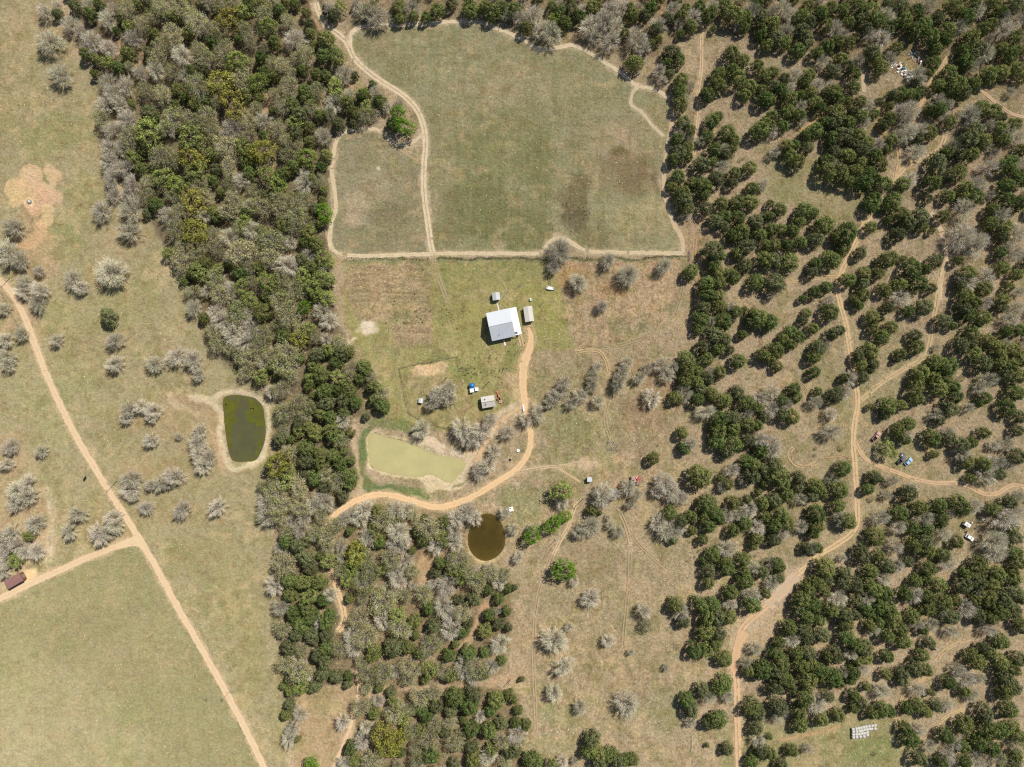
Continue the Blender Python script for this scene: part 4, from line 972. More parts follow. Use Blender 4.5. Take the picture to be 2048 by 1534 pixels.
def ground_material():
    q = NT('dry_grass_and_soil')
    at = q.n('ShaderNodeAttribute', attribute_name='soil')
    p = q.pos()
    tus = at.outputs['Alpha']
    big = q.noise(p, 0.07, 5, 0.65, -1, 1)
    mid = q.noise(p, 0.33, 4, 0.6, -1, 1)
    fine = q.noise(p, 0.85, 5, 0.78, -1, 1, 0.30, 0.70)
    vf = q.noise(p, 3.2, 2, 0.6, -1, 1, 0.3, 0.7)
    k = q.math('ADD', 1.0, q.math('MULTIPLY', mid, 0.13))
    k = q.math('ADD', k, q.math('MULTIPLY', big, 0.08))
    k = q.math('ADD', k, q.math('MULTIPLY', fine, q.math('ADD', 0.14, q.math('MULTIPLY', tus, 0.36))))
    k = q.math('ADD', k, q.math('MULTIPLY', vf, 0.16))
    c = q.scale(at.outputs['Color'], k)
    # greener and browner drifts
    c = q.mix(q.noise(p, 0.13, 5, 0.65, 0, 0.40, 0.48, 0.72), c, q.mix(1.0, c, (0.86, 1.0, 0.72), 'MULTIPLY'))
    c = q.mix(q.noise(p, 0.19, 5, 0.68, 0, 0.6, 0.48, 0.72), c, q.mix(1.0, c, (1.08, 0.92, 0.82), 'MULTIPLY'))
    # bleached straw flecks and dark gaps
    fl = q.noise(p, 1.9, 2, 0.5, 0, 1, 0.63, 0.70)
    pt = q.noise(p, 0.09, 3, 0.6, 0, 0.55, 0.45, 0.7)
    c = q.mix(q.math('MULTIPLY', fl, pt), c, (0.56, 0.47, 0.33))
    dk = q.noise(p, 1.55, 3, 0.55, 0, 1, 0.36, 0.30)
    c = q.mix(q.math('MULTIPLY', dk, q.math('MULTIPLY', tus, 0.45)), c, q.mix(1.0, c, (0.45, 0.42, 0.40), 'MULTIPLY'))
    q.l(c, q.b.inputs['Base Color'])
    q.b.inputs['Roughness'].default_value = 1.0
    q.b.inputs['Diffuse Roughness'].default_value = 0.75
    q.b.inputs['Specular IOR Level'].default_value = 0.0
    q.bump(q.math('ADD', fine, q.math('MULTIPLY', mid, 0.5)), 0.65, 0.30)
    return q.m


_ny, _nx = GX.shape
_id = np.arange(_ny * _nx, dtype=np.int32).reshape(_ny, _nx)
_f = np.stack([_id[:-1, :-1], _id[:-1, 1:], _id[1:, 1:], _id[1:, :-1]], -1).reshape(-1, 4)
me = np_mesh('ground', np.stack([GX, GY, GZ], -1).reshape(-1, 3), _f, [ground_material()], smooth=True)
col_attr(me, 'soil', np.concatenate([LCOL, TUS[..., None]], -1).reshape(-1, 4))
ground = link(bpy.data.objects.new('ground', me))
tag(ground, 'dry pasture and brown woodland floor seen from high above', kind='structure')


def road_material(name, tough=0.12):
    q = NT(name)
    at = q.n('ShaderNodeAttribute', attribute_name='soil')
    p = q.pos()
    k = q.math('ADD', 1.0, q.math('MULTIPLY', q.noise(p, 0.5, 4, 0.6, -1, 1), tough * 0.7))
    k = q.math('ADD', k, q.math('MULTIPLY', q.noise(p, 2.6, 3, 0.6, -1, 1), tough))
    c = q.scale(at.outputs['Color'], k)
    c = q.mix(q.noise(p, 0.22, 3, 0.6, 0, 0.35, 0.5, 0.75), c, q.mix(1.0, c, (1.03, 0.90, 0.84), 'MULTIPLY'))
    q.l(c, q.b.inputs['Base Color'])
    q.b.inputs['Roughness'].default_value = 1.0
    q.b.inputs['Diffuse Roughness'].default_value = 0.6
    q.b.inputs['Specular IOR Level'].default_value = 0.0
    q.bump(q.noise(p, 3.0, 3, 0.6), 0.25, 0.08)
    # the verge frays into the grass
    edge = q.math('ADD', at.outputs['Alpha'], q.math('MULTIPLY', q.noise(p, 0.9, 4, 0.7, -1, 1, 0.3, 0.7), 0.46))
    mr = q.n('ShaderNodeMapRange')
    mr.inputs['From Min'].default_value = 0.36
    mr.inputs['From Max'].default_value = 0.56
    q.l(edge, mr.inputs['Value'])
    tr = q.n('ShaderNodeBsdfTransparent')
    mx = q.n('ShaderNodeMixShader')
    q.l(mr.outputs[0], mx.inputs[0])
    q.l(tr.outputs[0], mx.inputs[1])
    q.l(q.b.outputs[0], mx.inputs[2])
    q.l(mx.outputs[0], q.t.nodes['Material Output'].inputs['Surface'])
    return q.m


M['road'] = road_material('packed_dirt', 0.08)
M['track'] = road_material('worn_track', 0.16)


def ribbon_np(line, w, seed, jit, colour, z, drop):
    """wandering strip of ground along a line of world points"""
    rg = sd_rng(seed)
    n = len(line)
    t = np.gradient(line, axis=0)
    t /= np.maximum(np.hypot(t[:, 0], t[:, 1]), 1e-6)[:, None]
    nrm = np.column_stack([-t[:, 1], t[:, 0]])
    s = np.arange(n) * 0.55
    e0 = w / 2 * (1 + jit * (fbm(s / 2.2, s * 0 + seed, 1, 3) - 0.5) * 2 + 0.5 * jit * (rg.random(n) - 0.5))
    e1 = w / 2 * (1 + jit * (fbm(s / 2.2, s * 0 + seed + 40, 2, 3) - 0.5) * 2 + 0.5 * jit * (rg.random(n) - 0.5))
    for e in (e0, e1):
        e[:] = np.maximum(e, 0.12)
    u = np.array([-1.22, -0.72, 0, 0.72, 1.22])
    V, Cc = [], []
    base = LUT[np.clip(np.array(colour) * 0.955, 0, 255).astype(int)] * CAL
    for ui in u:
        off = np.where(ui < 0, ui * e0, ui * e1)
        V.append(np.column_stack([line + nrm * off[:, None], np.full(n, z)]))
        sh = 1.03 if abs(ui) == 0.72 else (0.97 if ui == 0 else 0.95)
        Cc.append(np.tile(np.append(base * sh, 0.0 if abs(ui) > 1 else 1.0), (n, 1)))
    V, Cc = np.stack(V, 1).reshape(-1, 3), np.stack(Cc, 1).reshape(-1, 4)
    i = np.arange(n - 1)
    if drop:
        keep = fbm(i * 0.55 / 3.0, i * 0.0 + seed * 1.7, 4, 3) > 0.30 + 0.35 * drop - 0.05
        i = i[keep]
    F = np.concatenate([np.stack([i * 5 + k, i * 5 + k + 1, (i + 1) * 5 + k + 1, (i + 1) * 5 + k], -1) for k in range(4)])
    return V, F, Cc


ROAD_LABEL = {'dirt_road': 'broad packed tan dirt road across the pale pasture', 'driveway': 'orange-tan dirt drive curling from the white-roofed house past the khaki pond',
              'wheel_strip': 'narrow bare wheel strip leading to the house carport'}
for ri, (nm, pts, kind, wd, c, br) in enumerate(ROADS):
    ln = spline(pts, 2.5)
    ln = np.column_stack([(ln[:, 0] - 1024) * S, (767 - ln[:, 1]) * S])
    z = 0.030 + 0.004 * ri
    w = wd * S if not isinstance(wd, list) else np.interp(np.linspace(0, 1, len(ln)), np.linspace(0, 1, len(wd)), wd) * S
    wd = wd if not isinstance(wd, list) else 12
    if kind == 'road':
        parts = [ribbon_np(ln, w, ri, 0.20 if wd > 10 else 0.38, c, z, br)]
    else:
        t = np.gradient(ln, axis=0)
        t /= np.maximum(np.hypot(t[:, 0], t[:, 1]), 1e-6)[:, None]
        nr = np.column_stack([-t[:, 1], t[:, 0]])
        g = w * 0.30
        rw = w * (0.42 if br < 0.25 else 0.30)
        parts = [ribbon_np(ln + nr * g, rw, ri * 7 + 1, 0.35, c, z, br), ribbon_np(ln - nr * g, rw, ri * 7 + 3, 0.35, c, z, br)]
        if br < 0.1:
            parts.append(ribbon_np(ln, w * 0.34, ri * 7 + 5, 0.5, tuple(0.5 * a + 0.5 * b for a, b in zip(c, (172, 148, 110))), z - 0.002, 0.5))
    V, F, Cc, o = [], [], [], 0
    for v, f, cc in parts:
        V.append(v); F.append(f + o); Cc.append(cc); o += len(v)
    F = np.concatenate(F)
    if len(F) == 0:
        continue
    me = np_mesh(nm, np.concatenate(V), F, [M['road' if kind == 'road' and wd > 9 else 'track']])
    col_attr(me, 'soil', np.concatenate(Cc))
    tag(link(bpy.data.objects.new(nm, me)), ROAD_LABEL.get(nm, 'pale two-rut earth track worn through dry grass'), kind='structure')
fk = smooth_closed(FORK, 3)
bmf = bmesh.new()
bmf.faces.new([bmf.verts.new(((x - 1024) * S, (767 - y) * S, 0.05)) for x, y in fk])
bmesh.ops.triangulate(bmf, faces=bmf.faces[:])
me = bpy.data.meshes.new('dirt_road')
bmf.to_mesh(me); bmf.free()
me.materials.append(M['road'])
col_attr(me, 'soil', np.tile(np.append(LUT[[202, 179, 144]] * CAL, 1), (len(me.vertices), 1)))
tag(link(bpy.data.objects.new('dirt_road', me)), 'flared dirt at the road fork', kind='structure')


# ------------------------------------------------------------------ water
def water_mat(name, rgb, shore, rough, spec=0.5, blot=None):
    q = NT(name)
    p = q.pos()
    at = q.n('ShaderNodeAttribute', attribute_name='shore')
    c = q.scale(tuple(rgb), q.noise(p, 0.12, 5, 0.6, 0.88, 1.12))
    if blot:
        c = q.mix(q.noise(p, 0.11, 6, 0.7, 0, 0.75, 0.46, 0.58), c, tuple(blot))
    f = q.math('MULTIPLY', at.outputs['Fac'], q.noise(p, 0.5, 4, 0.65, 0.2, 1.0))
    c = q.mix(f, c, tuple(shore))
    q.l(c, q.b.inputs['Base Color'])
    q.b.inputs['Roughness'].default_value = rough
    q.b.inputs['Specular IOR Level'].default_value = spec
    q.bump(q.noise(p, 0.9, 4, 0.6), 0.12, 0.06)
    return q.m


def pond(name, ol, mat, label):
    p = smooth_closed(ol, 6)
    c = p.mean(0)
    n = len(p)
    inner = [1.0, 0.965, 0.90, 0.78, 0.5]
    d = p - c
    out = p + d / np.hypot(d[:, 0], d[:, 1])[:, None] * 2.2
    V, A = [], []
    for k, f in enumerate(inner):
        q = c + (out - c) * f
        V.append(np.column_stack([(q[:, 0] - 1024) * S, (767 - q[:, 1]) * S, np.full(n, -0.22)]))
        A.append(np.full(n, [1, .8, .4, .1, 0][k]))
    V.append(np.array([[(c[0] - 1024) * S, (767 - c[1]) * S, -0.22]]))
    A.append(np.zeros(1))
    F = []
    for k in range(len(inner) - 1):
        for i in range(n):
            a, b = k * n + i, k * n + (i + 1) % n
            F += [(a, b, b + n), (a, b + n, a + n)]
    o = (len(inner) - 1) * n
    F += [(o + i, o + (i + 1) % n, len(inner) * n) for i in range(n)]
    F = np.array(F)
    V = np.concatenate(V)
    t = V[F[0]]
    if np.cross(t[1] - t[0], t[2] - t[0])[2] < 0:
        F = F[:, ::-1]
    me = np_mesh(name, V, F, [mat], smooth=True)
    at = me.attributes.new('shore', 'FLOAT', 'POINT')
    at.data.foreach_set('value', np.concatenate(A).astype(np.float32))
    return tag(link(bpy.data.objects.new(name, me)), label, kind='structure')


W = lambda *c: tuple(LUT[list(c)] * .63)
pond('pond_water', POND_KHAKI, water_mat('milky_khaki_water', W(204, 194, 136), W(196, 180, 128), 0.25, 0.3), 'opaque khaki water of the long pond beside the drive')
pond('pond_water', POND_BROWN, water_mat('brown_water', W(82, 68, 24), W(120, 100, 52), 0.12, 0.4, W(96, 80, 30)), 'dark brown water of the round pond in the trees')
pond('pond_water', POND_ALGAE, water_mat('dark_green_water', W(98, 96, 66), W(112, 108, 60), 0.15, 0.4, W(106, 104, 62)), 'dull green water of the small pasture pond')


def scum_patch(bmw, pts, seed):
    p = smooth_closed(pts, 8)
    c = p.mean(0)
    k = 1 + 0.34 * (fbm(np.arange(len(p)) / 2.0, np.zeros(len(p)) + seed * 3.1, 0, 4) - 0.5) * 2
    p = c + (p - c) * k[:, None]
    f = bmw.faces.new([bmw.verts.new(((x - 1024) * S, (767 - y) * S, -0.205 + .0008 * (seed % 9))) for x, y in p])
    f.normal_update()
    if f.normal.z < 0:
        f.normal_flip()


M['scum'] = plain('algae', W(104, 105, 38), 0.8, 0, 0.3, 0.35, 0.1, W(96, 97, 56))
_pa = smooth_closed(POND_ALGAE, 4)
bms = bmesh.new()
for sdn, pts in enumerate([[(450, 803), (462, 797), (474, 797), (477, 812), (470, 828), (476, 840), (464, 852), (461, 880), (464, 905), (456, 890), (450, 850)],
                           [(494, 798), (510, 802), (522, 815), (526, 838), (525, 852), (514, 850), (506, 845), (496, 846), (492, 828), (500, 812)],
                           [(526, 860), (525, 882), (517, 902), (508, 912), (514, 898), (521, 880)]]):
    scum_patch(bms, pts, sdn)
rsc = sd_rng(71)
_cand = 0
while _cand < 70:
    e = _pa[int(rsc.random() * len(_pa))]
    c = _pa.mean(0)
    q = c + (e - c) * (1 - 0.45 * rsc.random() ** 1.6)
    r = 0.7 + 2.2 * rsc.random()
    if q[1] > 870 and rsc.random() < .6:
        _cand += 1
        continue
    scum_patch(bms, [(q[0] + r * (1 + .5 * rsc.random()) * math.cos(t), q[1] + r * (1 + .8 * rsc.random()) * math.sin(t)) for t in np.linspace(0, 6.283, 8)[:-1]], 3 + _cand)
    _cand += 1
bmesh.ops.triangulate(bms, faces=bms.faces[:])
me = bpy.data.meshes.new('pond_scum')
bms.to_mesh(me); bms.free()
me.materials.append(M['scum'])
tag(link(bpy.data.objects.new('pond_scum', me)), 'olive green algae floating along the edges of the small pasture pond', kind='stuff')
# ------------------------------------------------------------------ trees
def leaf_mat(name, rgb, rgb2, var=0.35, trans=0.18, third=None):
    """leaves: every tree a little different in tone"""
    q = NT(name)
    oi = q.n('ShaderNodeObjectInfo')
    at = q.n('ShaderNodeAttribute', attribute_name='tint')
    tone = q.math('FRACT', q.math('ADD', oi.outputs['Random'], at.outputs['Fac']))
    isl = q.n('ShaderNodeNewGeometry').outputs['Random Per Island']
    c = q.mix(tone, tuple(rgb), tuple(rgb2))
    if third:
        sel = q.math('GREATER_THAN', q.math('FRACT', q.math('MULTIPLY', tone, 13.7)), 0.74)
        c = q.mix(sel, c, tuple(third))
    k = q.math('ADD', 1 - var / 2, q.math('MULTIPLY', isl, var))
    k2 = q.math('ADD', 0.76, q.math('MULTIPLY', q.math('FRACT', q.math('MULTIPLY', tone, 7.13)), 0.46))
    c = q.scale(c, q.math('MULTIPLY', k, k2))
    q.l(c, q.b.inputs['Base Color'])
    q.b.inputs['Roughness'].default_value = 0.7
    q.b.inputs['Specular IOR Level'].default_value = 0.12
    if trans:
        tb = q.n('ShaderNodeBsdfTranslucent')
        q.l(c, tb.inputs['Color'])
        mx = q.n('ShaderNodeMixShader')
        mx.inputs[0].default_value = trans
        q.l(q.b.outputs[0], mx.inputs[1])
        q.l(tb.outputs[0], mx.inputs[2])
        q.l(mx.outputs[0], q.t.nodes['Material Output'].inputs['Surface'])
    return q.m


M['cedar'] = leaf_mat('cedar_foliage', (0.120, 0.168, 0.046), (0.205, 0.212, 0.066), 0.6, 0.25, (0.155, 0.168, 0.072))
M['twig'] = leaf_mat('grey_twigs', (0.60, 0.535, 0.42), (0.50, 0.47, 0.33), 0.5, 0)
M['finetwig'] = leaf_mat('grey_green_twigs', (0.54, 0.49, 0.365), (0.52, 0.495, 0.35), 0.35, 0)
M['olive'] = leaf_mat('olive_leaf', (0.25, 0.265, 0.095), (0.33, 0.30, 0.14), 0.6)
M['lime'] = leaf_mat('young_leaf', (0.22, 0.27, 0.060), (0.28, 0.31, 0.095), 0.6)
M['gold'] = leaf_mat('yellow_leaf', (0.26, 0.265, 0.048), (0.31, 0.275, 0.065), 0.6)
M['bright'] = leaf_mat('bright_leaf', (0.125, 0.23, 0.020), (0.15, 0.25, 0.025), 0.6)
M['bark'] = plain('grey_bark', (0.20, 0.165, 0.13), 0.9, 0, 0.25, 3)
M['limb'] = plain('grey_limb', (0.27, 0.24, 0.19), 0.9, 0, 0.25, 2)


def rand_dirs(rg, n):
    v = rg.normal(size=(n, 3))
    return v / np.linalg.norm(v, axis=1)[:, None]


def leaves_np(rg, pts, out, size, tilt=0.9):
    """one rhomb leaf spray per point, facing roughly outwards"""
    n = len(pts)
    nr = out + tilt * rand_dirs(rg, n)
    nr /= np.linalg.norm(nr, axis=1)[:, None]
    a = np.cross(nr, rand_dirs(rg, n))
    a /= np.linalg.norm(a, axis=1)[:, None]
    b = np.cross(nr, a)
    L = size * (0.6 + 0.8 * rg.random(n))[:, None]
    V = np.stack([pts - a * L, pts - b * L * 0.55 + nr * L * .15, pts + a * L, pts + b * L * 0.55 + nr * L * .15], 1).reshape(-1, 3)
    i = np.arange(n)[:, None] * 4
    return V, np.concatenate([i + [0, 1, 2], i + [0, 2, 3]], 0)


def clumpy(rg, nclump, per, shape, clr, size, tilt=0.8):
    """crown of leaf clumps: shape(u)->centre in unit crown"""
    V, F, o = [], [], 0
    for c, r in shape(rg, nclump, clr):
        d = rand_dirs(rg, per)
        d[:, 2] = np.where(d[:, 2] < -0.25, -d[:, 2], d[:, 2])
        rad = r * (0.55 + 0.5 * rg.random(per))[:, None]
        pts = c + d * rad * np.array([1, 1, 0.85])
        v, f = leaves_np(rg, pts, d, size, tilt)
        V.append(v); F.append(f + o); o += len(v)
    return np.concatenate(V), np.concatenate(F)


def cedar_shape(rg, n, clr):
    ph = rg.random(3) * 6.28
    out = []
    for i in range(n):
        t = (i + 0.5) / n
        z = 0.35 + 1.45 * (1 - t) ** 0.9
        rr = math.sqrt(max(0.0, 1 - ((z - 0.35) / 1.55) ** 1.7)) * 0.83
        th = i * 2.39996 + rg.normal() * 0.25
        lob = 1 + 0.09 * math.sin(2 * th + ph[0]) + 0.07 * math.sin(3 * th + ph[1])
        rr *= lob * (0.9 + 0.2 * rg.random())
        out.append((np.array([rr * math.cos(th), rr * math.sin(th), z + 0.06 * rg.normal()]), clr * (0.75 + 0.5 * rg.random())))
    return out


def round_shape(rg, n, clr):
    ph = rg.random(3) * 6.28
    out = []
    for i in range(n):
        t = (i + 0.5) / n
        z = 0.75 + 1.0 * (1 - t)
        rr = math.sqrt(max(0.0, 1 - ((z - 0.75) / 1.15) ** 2)) * 0.80
        th = i * 2.39996 + rg.normal() * 0.3
        lob = 1 + 0.18 * math.sin(2 * th + ph[0]) + 0.14 * math.sin(3 * th + ph[1])
        rr *= lob * (0.82 + 0.36 * rg.random())
        out.append((np.array([rr * math.cos(th), rr * math.sin(th), z + 0.10 * rg.normal()]), clr * (0.7 + 0.6 * rg.random())))
    return out


def dome_pts(rg, n, zlo, ztop, flat=1.0):
    th = rg.random(n) * 6.283
    u = rg.random(n)
    z = zlo + (ztop - zlo) * u ** flat
    r = np.sqrt(np.maximum(0, 1 - ((z - zlo) / (ztop - zlo)) ** 2))
    return np.column_stack([r * np.cos(th), r * np.sin(th), z])


def sticks_np(a, b, w, rg):
    """thin triangular spikes from a (width w) to b"""
    d = b - a
    s = np.cross(d, rand_dirs(rg, len(a)))
    s /= np.maximum(np.linalg.norm(s, axis=1), 1e-6)[:, None]
    w = np.asarray(w).reshape(-1, 1)
    V = np.stack([a - s * w / 2, a + s * w / 2, b], 1).reshape(-1, 3)
    return V, np.arange(len(V)).reshape(-1, 3)


def tubes_np(paths, n=5):
    """tapered tubes: each path = list of (xyz, r)"""
    V, F, o = [], [], 0
    for pth in paths:
        p = np.array([q[0] for q in pth], float)
        r = np.array([q[1] for q in pth], float)
        t = np.gradient(p, axis=0)
        t /= np.linalg.norm(t, axis=1)[:, None]
        ref = np.where(np.abs(t[:, 2:3]) > 0.9, [[1, 0, 0]], [[0, 0, 1]])
        s = np.cross(t, ref)
        s /= np.linalg.norm(s, axis=1)[:, None]
        b = np.cross(t, s)
        for i in range(len(p)):
            for k in range(n):
                a = 2 * math.pi * k / n
                V.append(p[i] + r[i] * (math.cos(a) * s[i] + math.sin(a) * b[i]))
        for i in range(len(p) - 1):
            for k in range(n):
                q0, q1 = o + i * n + k, o + i * n + (k + 1) % n
                F.append((q0, q1, q1 + n)); F.append((q0, q1 + n, q0 + n))
        o += len(p) * n
    return np.array(V), np.array(F)


def skeleton(rg, nl, top, spread=0.9, z0=0.45, r0=0.055, second=3):
    """trunk and limbs; returns tube paths and points along outer limbs"""
    lean = rg.normal(size=2) * 0.05
    tp = np.array([lean[0], lean[1], z0])
    paths = [[((0, 0, -0.05), r0 * 1.3), ((lean[0] * .4, lean[1] * .4, z0 * .45), r0 * 1.02), (tp, r0 * 0.95)]]
    outer = []
    for i in range(nl):
        th = 6.283 * (i + rg.random() * 0.7) / nl
        el = 0.25 + 0.75 * rg.random()
        if i == 0:
            el = 1.0
        rr = spread * (1 - 0.55 * el ** 2) * (0.85 + 0.2 * rg.random())
        if i == 0:
            rr = 0.15
        e = np.array([rr * math.cos(th), rr * math.sin(th), z0 + (top - z0) * (0.45 + 0.5 * el)])
        m = tp * 0.5 + e * 0.5 + np.array([0, 0, -0.06]) + rg.normal(size=3) * 0.05
        k0 = tp + (m - tp) * 0.1
        paths.append([(k0, r0 * 0.6), (m, r0 * 0.36), (e, r0 * 0.10)])
        outer += [(m, e)]
        for _ in range(second):
            u = 0.35 + 0.5 * rg.random()
            q = m + (e - m) * u if rg.random() < 0.7 else k0 + (m - k0) * (0.5 + 0.5 * u)
            d = rand_dirs(rg, 1)[0]
            d[2] = abs(d[2]) * 0.7
            out = np.array([q[0], q[1], 0])
            out = out / max(np.linalg.norm(out), 0.1)
            f = q + 0.38 * (d * 0.8 + out * 0.5 + np.array([0, 0, .25]))
            rad = math.hypot(f[0], f[1])
            if rad > 0.95:
                f[:2] *= 0.95 / rad
            f[2] = min(f[2], top * 0.97)
            paths.append([(q, r0 * 0.24), ((q + f) / 2 + rg.normal(size=3) * 0.03, r0 * 0.15), (f, r0 * 0.06)])
            outer.append((q, f))
    return paths, outer


def bare_parts(seed, fine=False):
    """leafless crown: limbs fan out to many sprays of twigs, all pointing away from the heart of the tree"""
    rg = sd_rng(seed)
    top = 1.75 if not fine else 1.95
    paths, _ = skeleton(rg, 6, top * 0.8, 0.7, 0.40, 0.045, 2)
    heart = np.array([0, 0, 0.62])
    ns = 72 if not fine else 120
    hole = rg.random((4, 2)) * [6.283, 1.0]
    ph = rg.random(4) * 6.28
    A, B, W = [], [], []
    for i in range(ns):
        t = (i + 0.5) / ns
        th = i * 2.39996 + rg.normal() * 0.22
        el = math.asin(min(1.0, max(-1.0, -0.18 + 1.16 * t + rg.normal() * 0.05)))
        rad = (0.86 + 0.20 * rg.random()) * (1 + 0.13 * math.sin(2 * th + ph[0]) + 0.10 * math.sin(3 * th + ph[1]) + 0.06 * math.sin(5 * th + ph[2]))
        if fine:
            rad = 0.96 + 0.08 * rg.random()
        if not fine and any(abs((th - h0 + 3.1416) % 6.283 - 3.1416) < 0.30 and abs(t - h1) < 0.22 for h0, h1 in hole):
            continue
        d = np.array([math.cos(th) * math.cos(el), math.sin(th) * math.cos(el), math.sin(el)])
        tip = heart + d * np.array([rad, rad, (top - 0.62)])
        st = heart * (0.85 + 0.1 * rg.random()) + (tip - heart) * 0.12
        mid = st + (tip - st) * 0.5 + rg.normal(size=3) * 0.04 + np.array([0, 0, -0.03])
        if i % 2 == 0 or fine:
            paths.append([(st, 0.017), (mid, 0.011), (st + (tip - st) * 0.86, 0.005)])
        n = 33 if not fine else 38
        u = (0.42 + 0.52 * rg.random(n) ** 0.75)[:, None]
        a = st + (tip - st) * u + rg.normal(size=(n, 3)) * (0.035 + 0.05 * u)
        dv = d + (0.42 if not fine else 0.26) * rand_dirs(rg, n)
        dv[:, 2] += 0.10
        dv /= np.linalg.norm(dv, axis=1)[:, None]
        L = (0.11 + 0.20 * rg.random(n))[:, None]
        b = a + dv * L
        A.append(a); B.append(b); W.append(np.full(n, 0.020 if not fine else 0.0085))
        a2 = a + (b - a) * (0.3 + 0.5 * rg.random((n, 1)))
        d2 = dv + 0.8 * rand_dirs(rg, n)
        d2 /= np.linalg.norm(d2, axis=1)[:, None]
        A.append(a2); B.append(a2 + d2 * L * 0.6); W.append(np.full(n, 0.015 if not fine else 0.0065))
    TV, TF = tubes_np(paths, 4)
    CV, CF = sticks_np(np.concatenate(A), np.concatenate(B), np.concatenate(W), rg)
    return (TV, TF), (CV, CF)


def normalise(tr, cr):
    """unit crown radius"""
    r = np.quantile(np.hypot(cr[0][:, 0], cr[0][:, 1]), 0.985)
    for v in (tr[0], cr[0]):
        v[:, :2] /= r
    return tr, cr


def leafy_parts(seed, shape, nclump, per, clr, size, top, tilt=0.75):
    rg = sd_rng(seed)
    paths, outer = skeleton(rg, 6, top * 0.85, 0.7, 0.35, 0.05, 2)
    return tubes_np(paths), clumpy(rg, nclump, per, shape, clr, size, tilt)


PROTO = {}          # kind -> list of (trunk mesh, crown mesh, trunk np, crown np, crown slot)


def add_proto(kind, tr, cr, tmat, cmats, mi=None):
    tr, cr = normalise(tr, cr)
    mt = np_mesh('trunk', tr[0], tr[1], [tmat])
    mc = np_mesh('crown', cr[0], cr[1], cmats, mi)
    PROTO.setdefault(kind, []).append((mt, mc, tr, cr))


for s in range(7):
    add_proto('C', *leafy_parts(100 + s, cedar_shape, 48, 32, 0.29, 0.086, 1.9, tilt=0.5), M['bark'], [M['cedar']])
for s in range(7):
    add_proto('B', *bare_parts(200 + s), M['limb'], [M['twig']])
for s in range(3):
    add_proto('F', *bare_parts(300 + s, True), M['limb'], [M['finetwig']])
for k, mt, sd0 in (('L', 'lime', 400), ('Y', 'gold', 420), ('G', 'bright', 440)):
    for s in range(3):
        add_proto(k, *leafy_parts(sd0 + s, round_shape, 46, 26, 0.27, 0.075, 1.85), M['bark'], [M[mt]])
for s in range(4):                                # half in leaf: twigs and sparse olive leaf together
    (tv, tf), (bv, bf) = bare_parts(500 + s)
    lv, lf = clumpy(sd_rng(520 + s), 46, 25, round_shape, 0.28, 0.055)
    keep = sd_rng(530 + s).random(len(bf)) < 0.26
    bf = bf[keep]
    add_proto('O', (tv, tf), (np.concatenate([bv, lv]), np.concatenate([bf, lf + len(bv)])), M['limb'], [M['twig'], M['olive']],
              np.concatenate([np.zeros(len(bf)), np.ones(len(lf))]))

# understorey that closes the gaps of the dense woods
FILL = [
    (WOOD_W, 24, 'CCOCLO', 0.82), (WOOD_S, 26, 'COCOBC', 0.85),
    ([(660, -60), (1560, -60), (1500, 30), (1300, 90), (1200, 70), (1100, 60), (900, 10), (680, 20)], 25, 'CCBO', 0.85),
    ([(1500, -60), (2110, -60), (2110, 130), (1930, 110), (1760, 20), (1700, 60), (1540, 50)], 26, 'CCCB', 0.9),
    ([(1830, 240), (1880, 320), (1850, 400), (2110, 380), (2110, 300), (1960, 250)], 26, 'CCB', 0.95),
    ([(1910, 400), (2110, 380), (2110, 760), (1930, 700), (1900, 620)], 26, 'CCB', 1.0),
    ([(1600, 1180), (1760, 1150), (1820, 1240), (1700, 1260), (1600, 1240)], 26, 'CCB', 0.95),
    ([(1560, 1260), (1640, 1240), (1700, 1350), (1620, 1380), (1550, 1340)], 26, 'CCB', 0.95),
]
CLEAR = [[(930, 1020), (1020, 1020), (1020, 1130), (930, 1130)], [(530, 180), (552, 195), (540, 232), (512, 232)], [(845, 1095), (872, 1110), (862, 1165), (832, 1170)], [(970, 1195), (984, 1215), (960, 1260), (945, 1295), (908, 1300), (930, 1270), (955, 1210)],
         [(588, 1376), (714, 1368), (716, 1400), (690, 1490), (668, 1600), (580, 1600), (590, 1500)], [(720, 1388), (1040, 1340), (1050, 1366), (740, 1404)],
         [(1060, 110), (1330, 190), (1340, 100), (1240, 90)], [(1790, 100), (1840, 100), (1840, 165), (1790, 165)], [(650, 1120), (690, 1180), (700, 1240), (680, 1265), (668, 1200)]]
_lines = [(spline(p, 6), max(w) if isinstance(w, list) else w) for n_, p, k_, w, c_, b_ in ROADS]
rgf = sd_rng(77)
for t in TREES:      # inside the long woods part of the grey crowns show a haze of olive leaf
    if t[0] == 'B' and 1 < len(WOOD_W):
        X, Y = np.array([t[1]]), np.array([t[2]])
        if (inside(X, Y, WOOD_W)[0] and t[1] > 255 and rgf.random() < .72) or (inside(X, Y, WOOD_S)[0] and rgf.random() < .5):
            t[0] = 'O'
for t in TREES:                                   # keep crowns off the open tracks
    if (t[0] in 'BF' and 1000 < t[1] < 1100 and 780 < t[2] < 900) or inside(np.array([t[1]]), np.array([t[2]]), WOOD_S)[0]:
        continue
    for l, w in _lines:
        dd = np.hypot(l[:, 0] - t[1], l[:, 1] - t[2])
        i = int(dd.argmin())
        need = w * 0.5 + 0.36 * t[3]
        if 0.5 < dd[i] < need:
            k = min((need - dd[i]), 9.0) / dd[i]
            t[1] += (t[1] - l[i, 0]) * k
            t[2] += (t[2] - l[i, 1]) * k
_pts = np.array([[t[1], t[2], t[3]] for t in TREES])
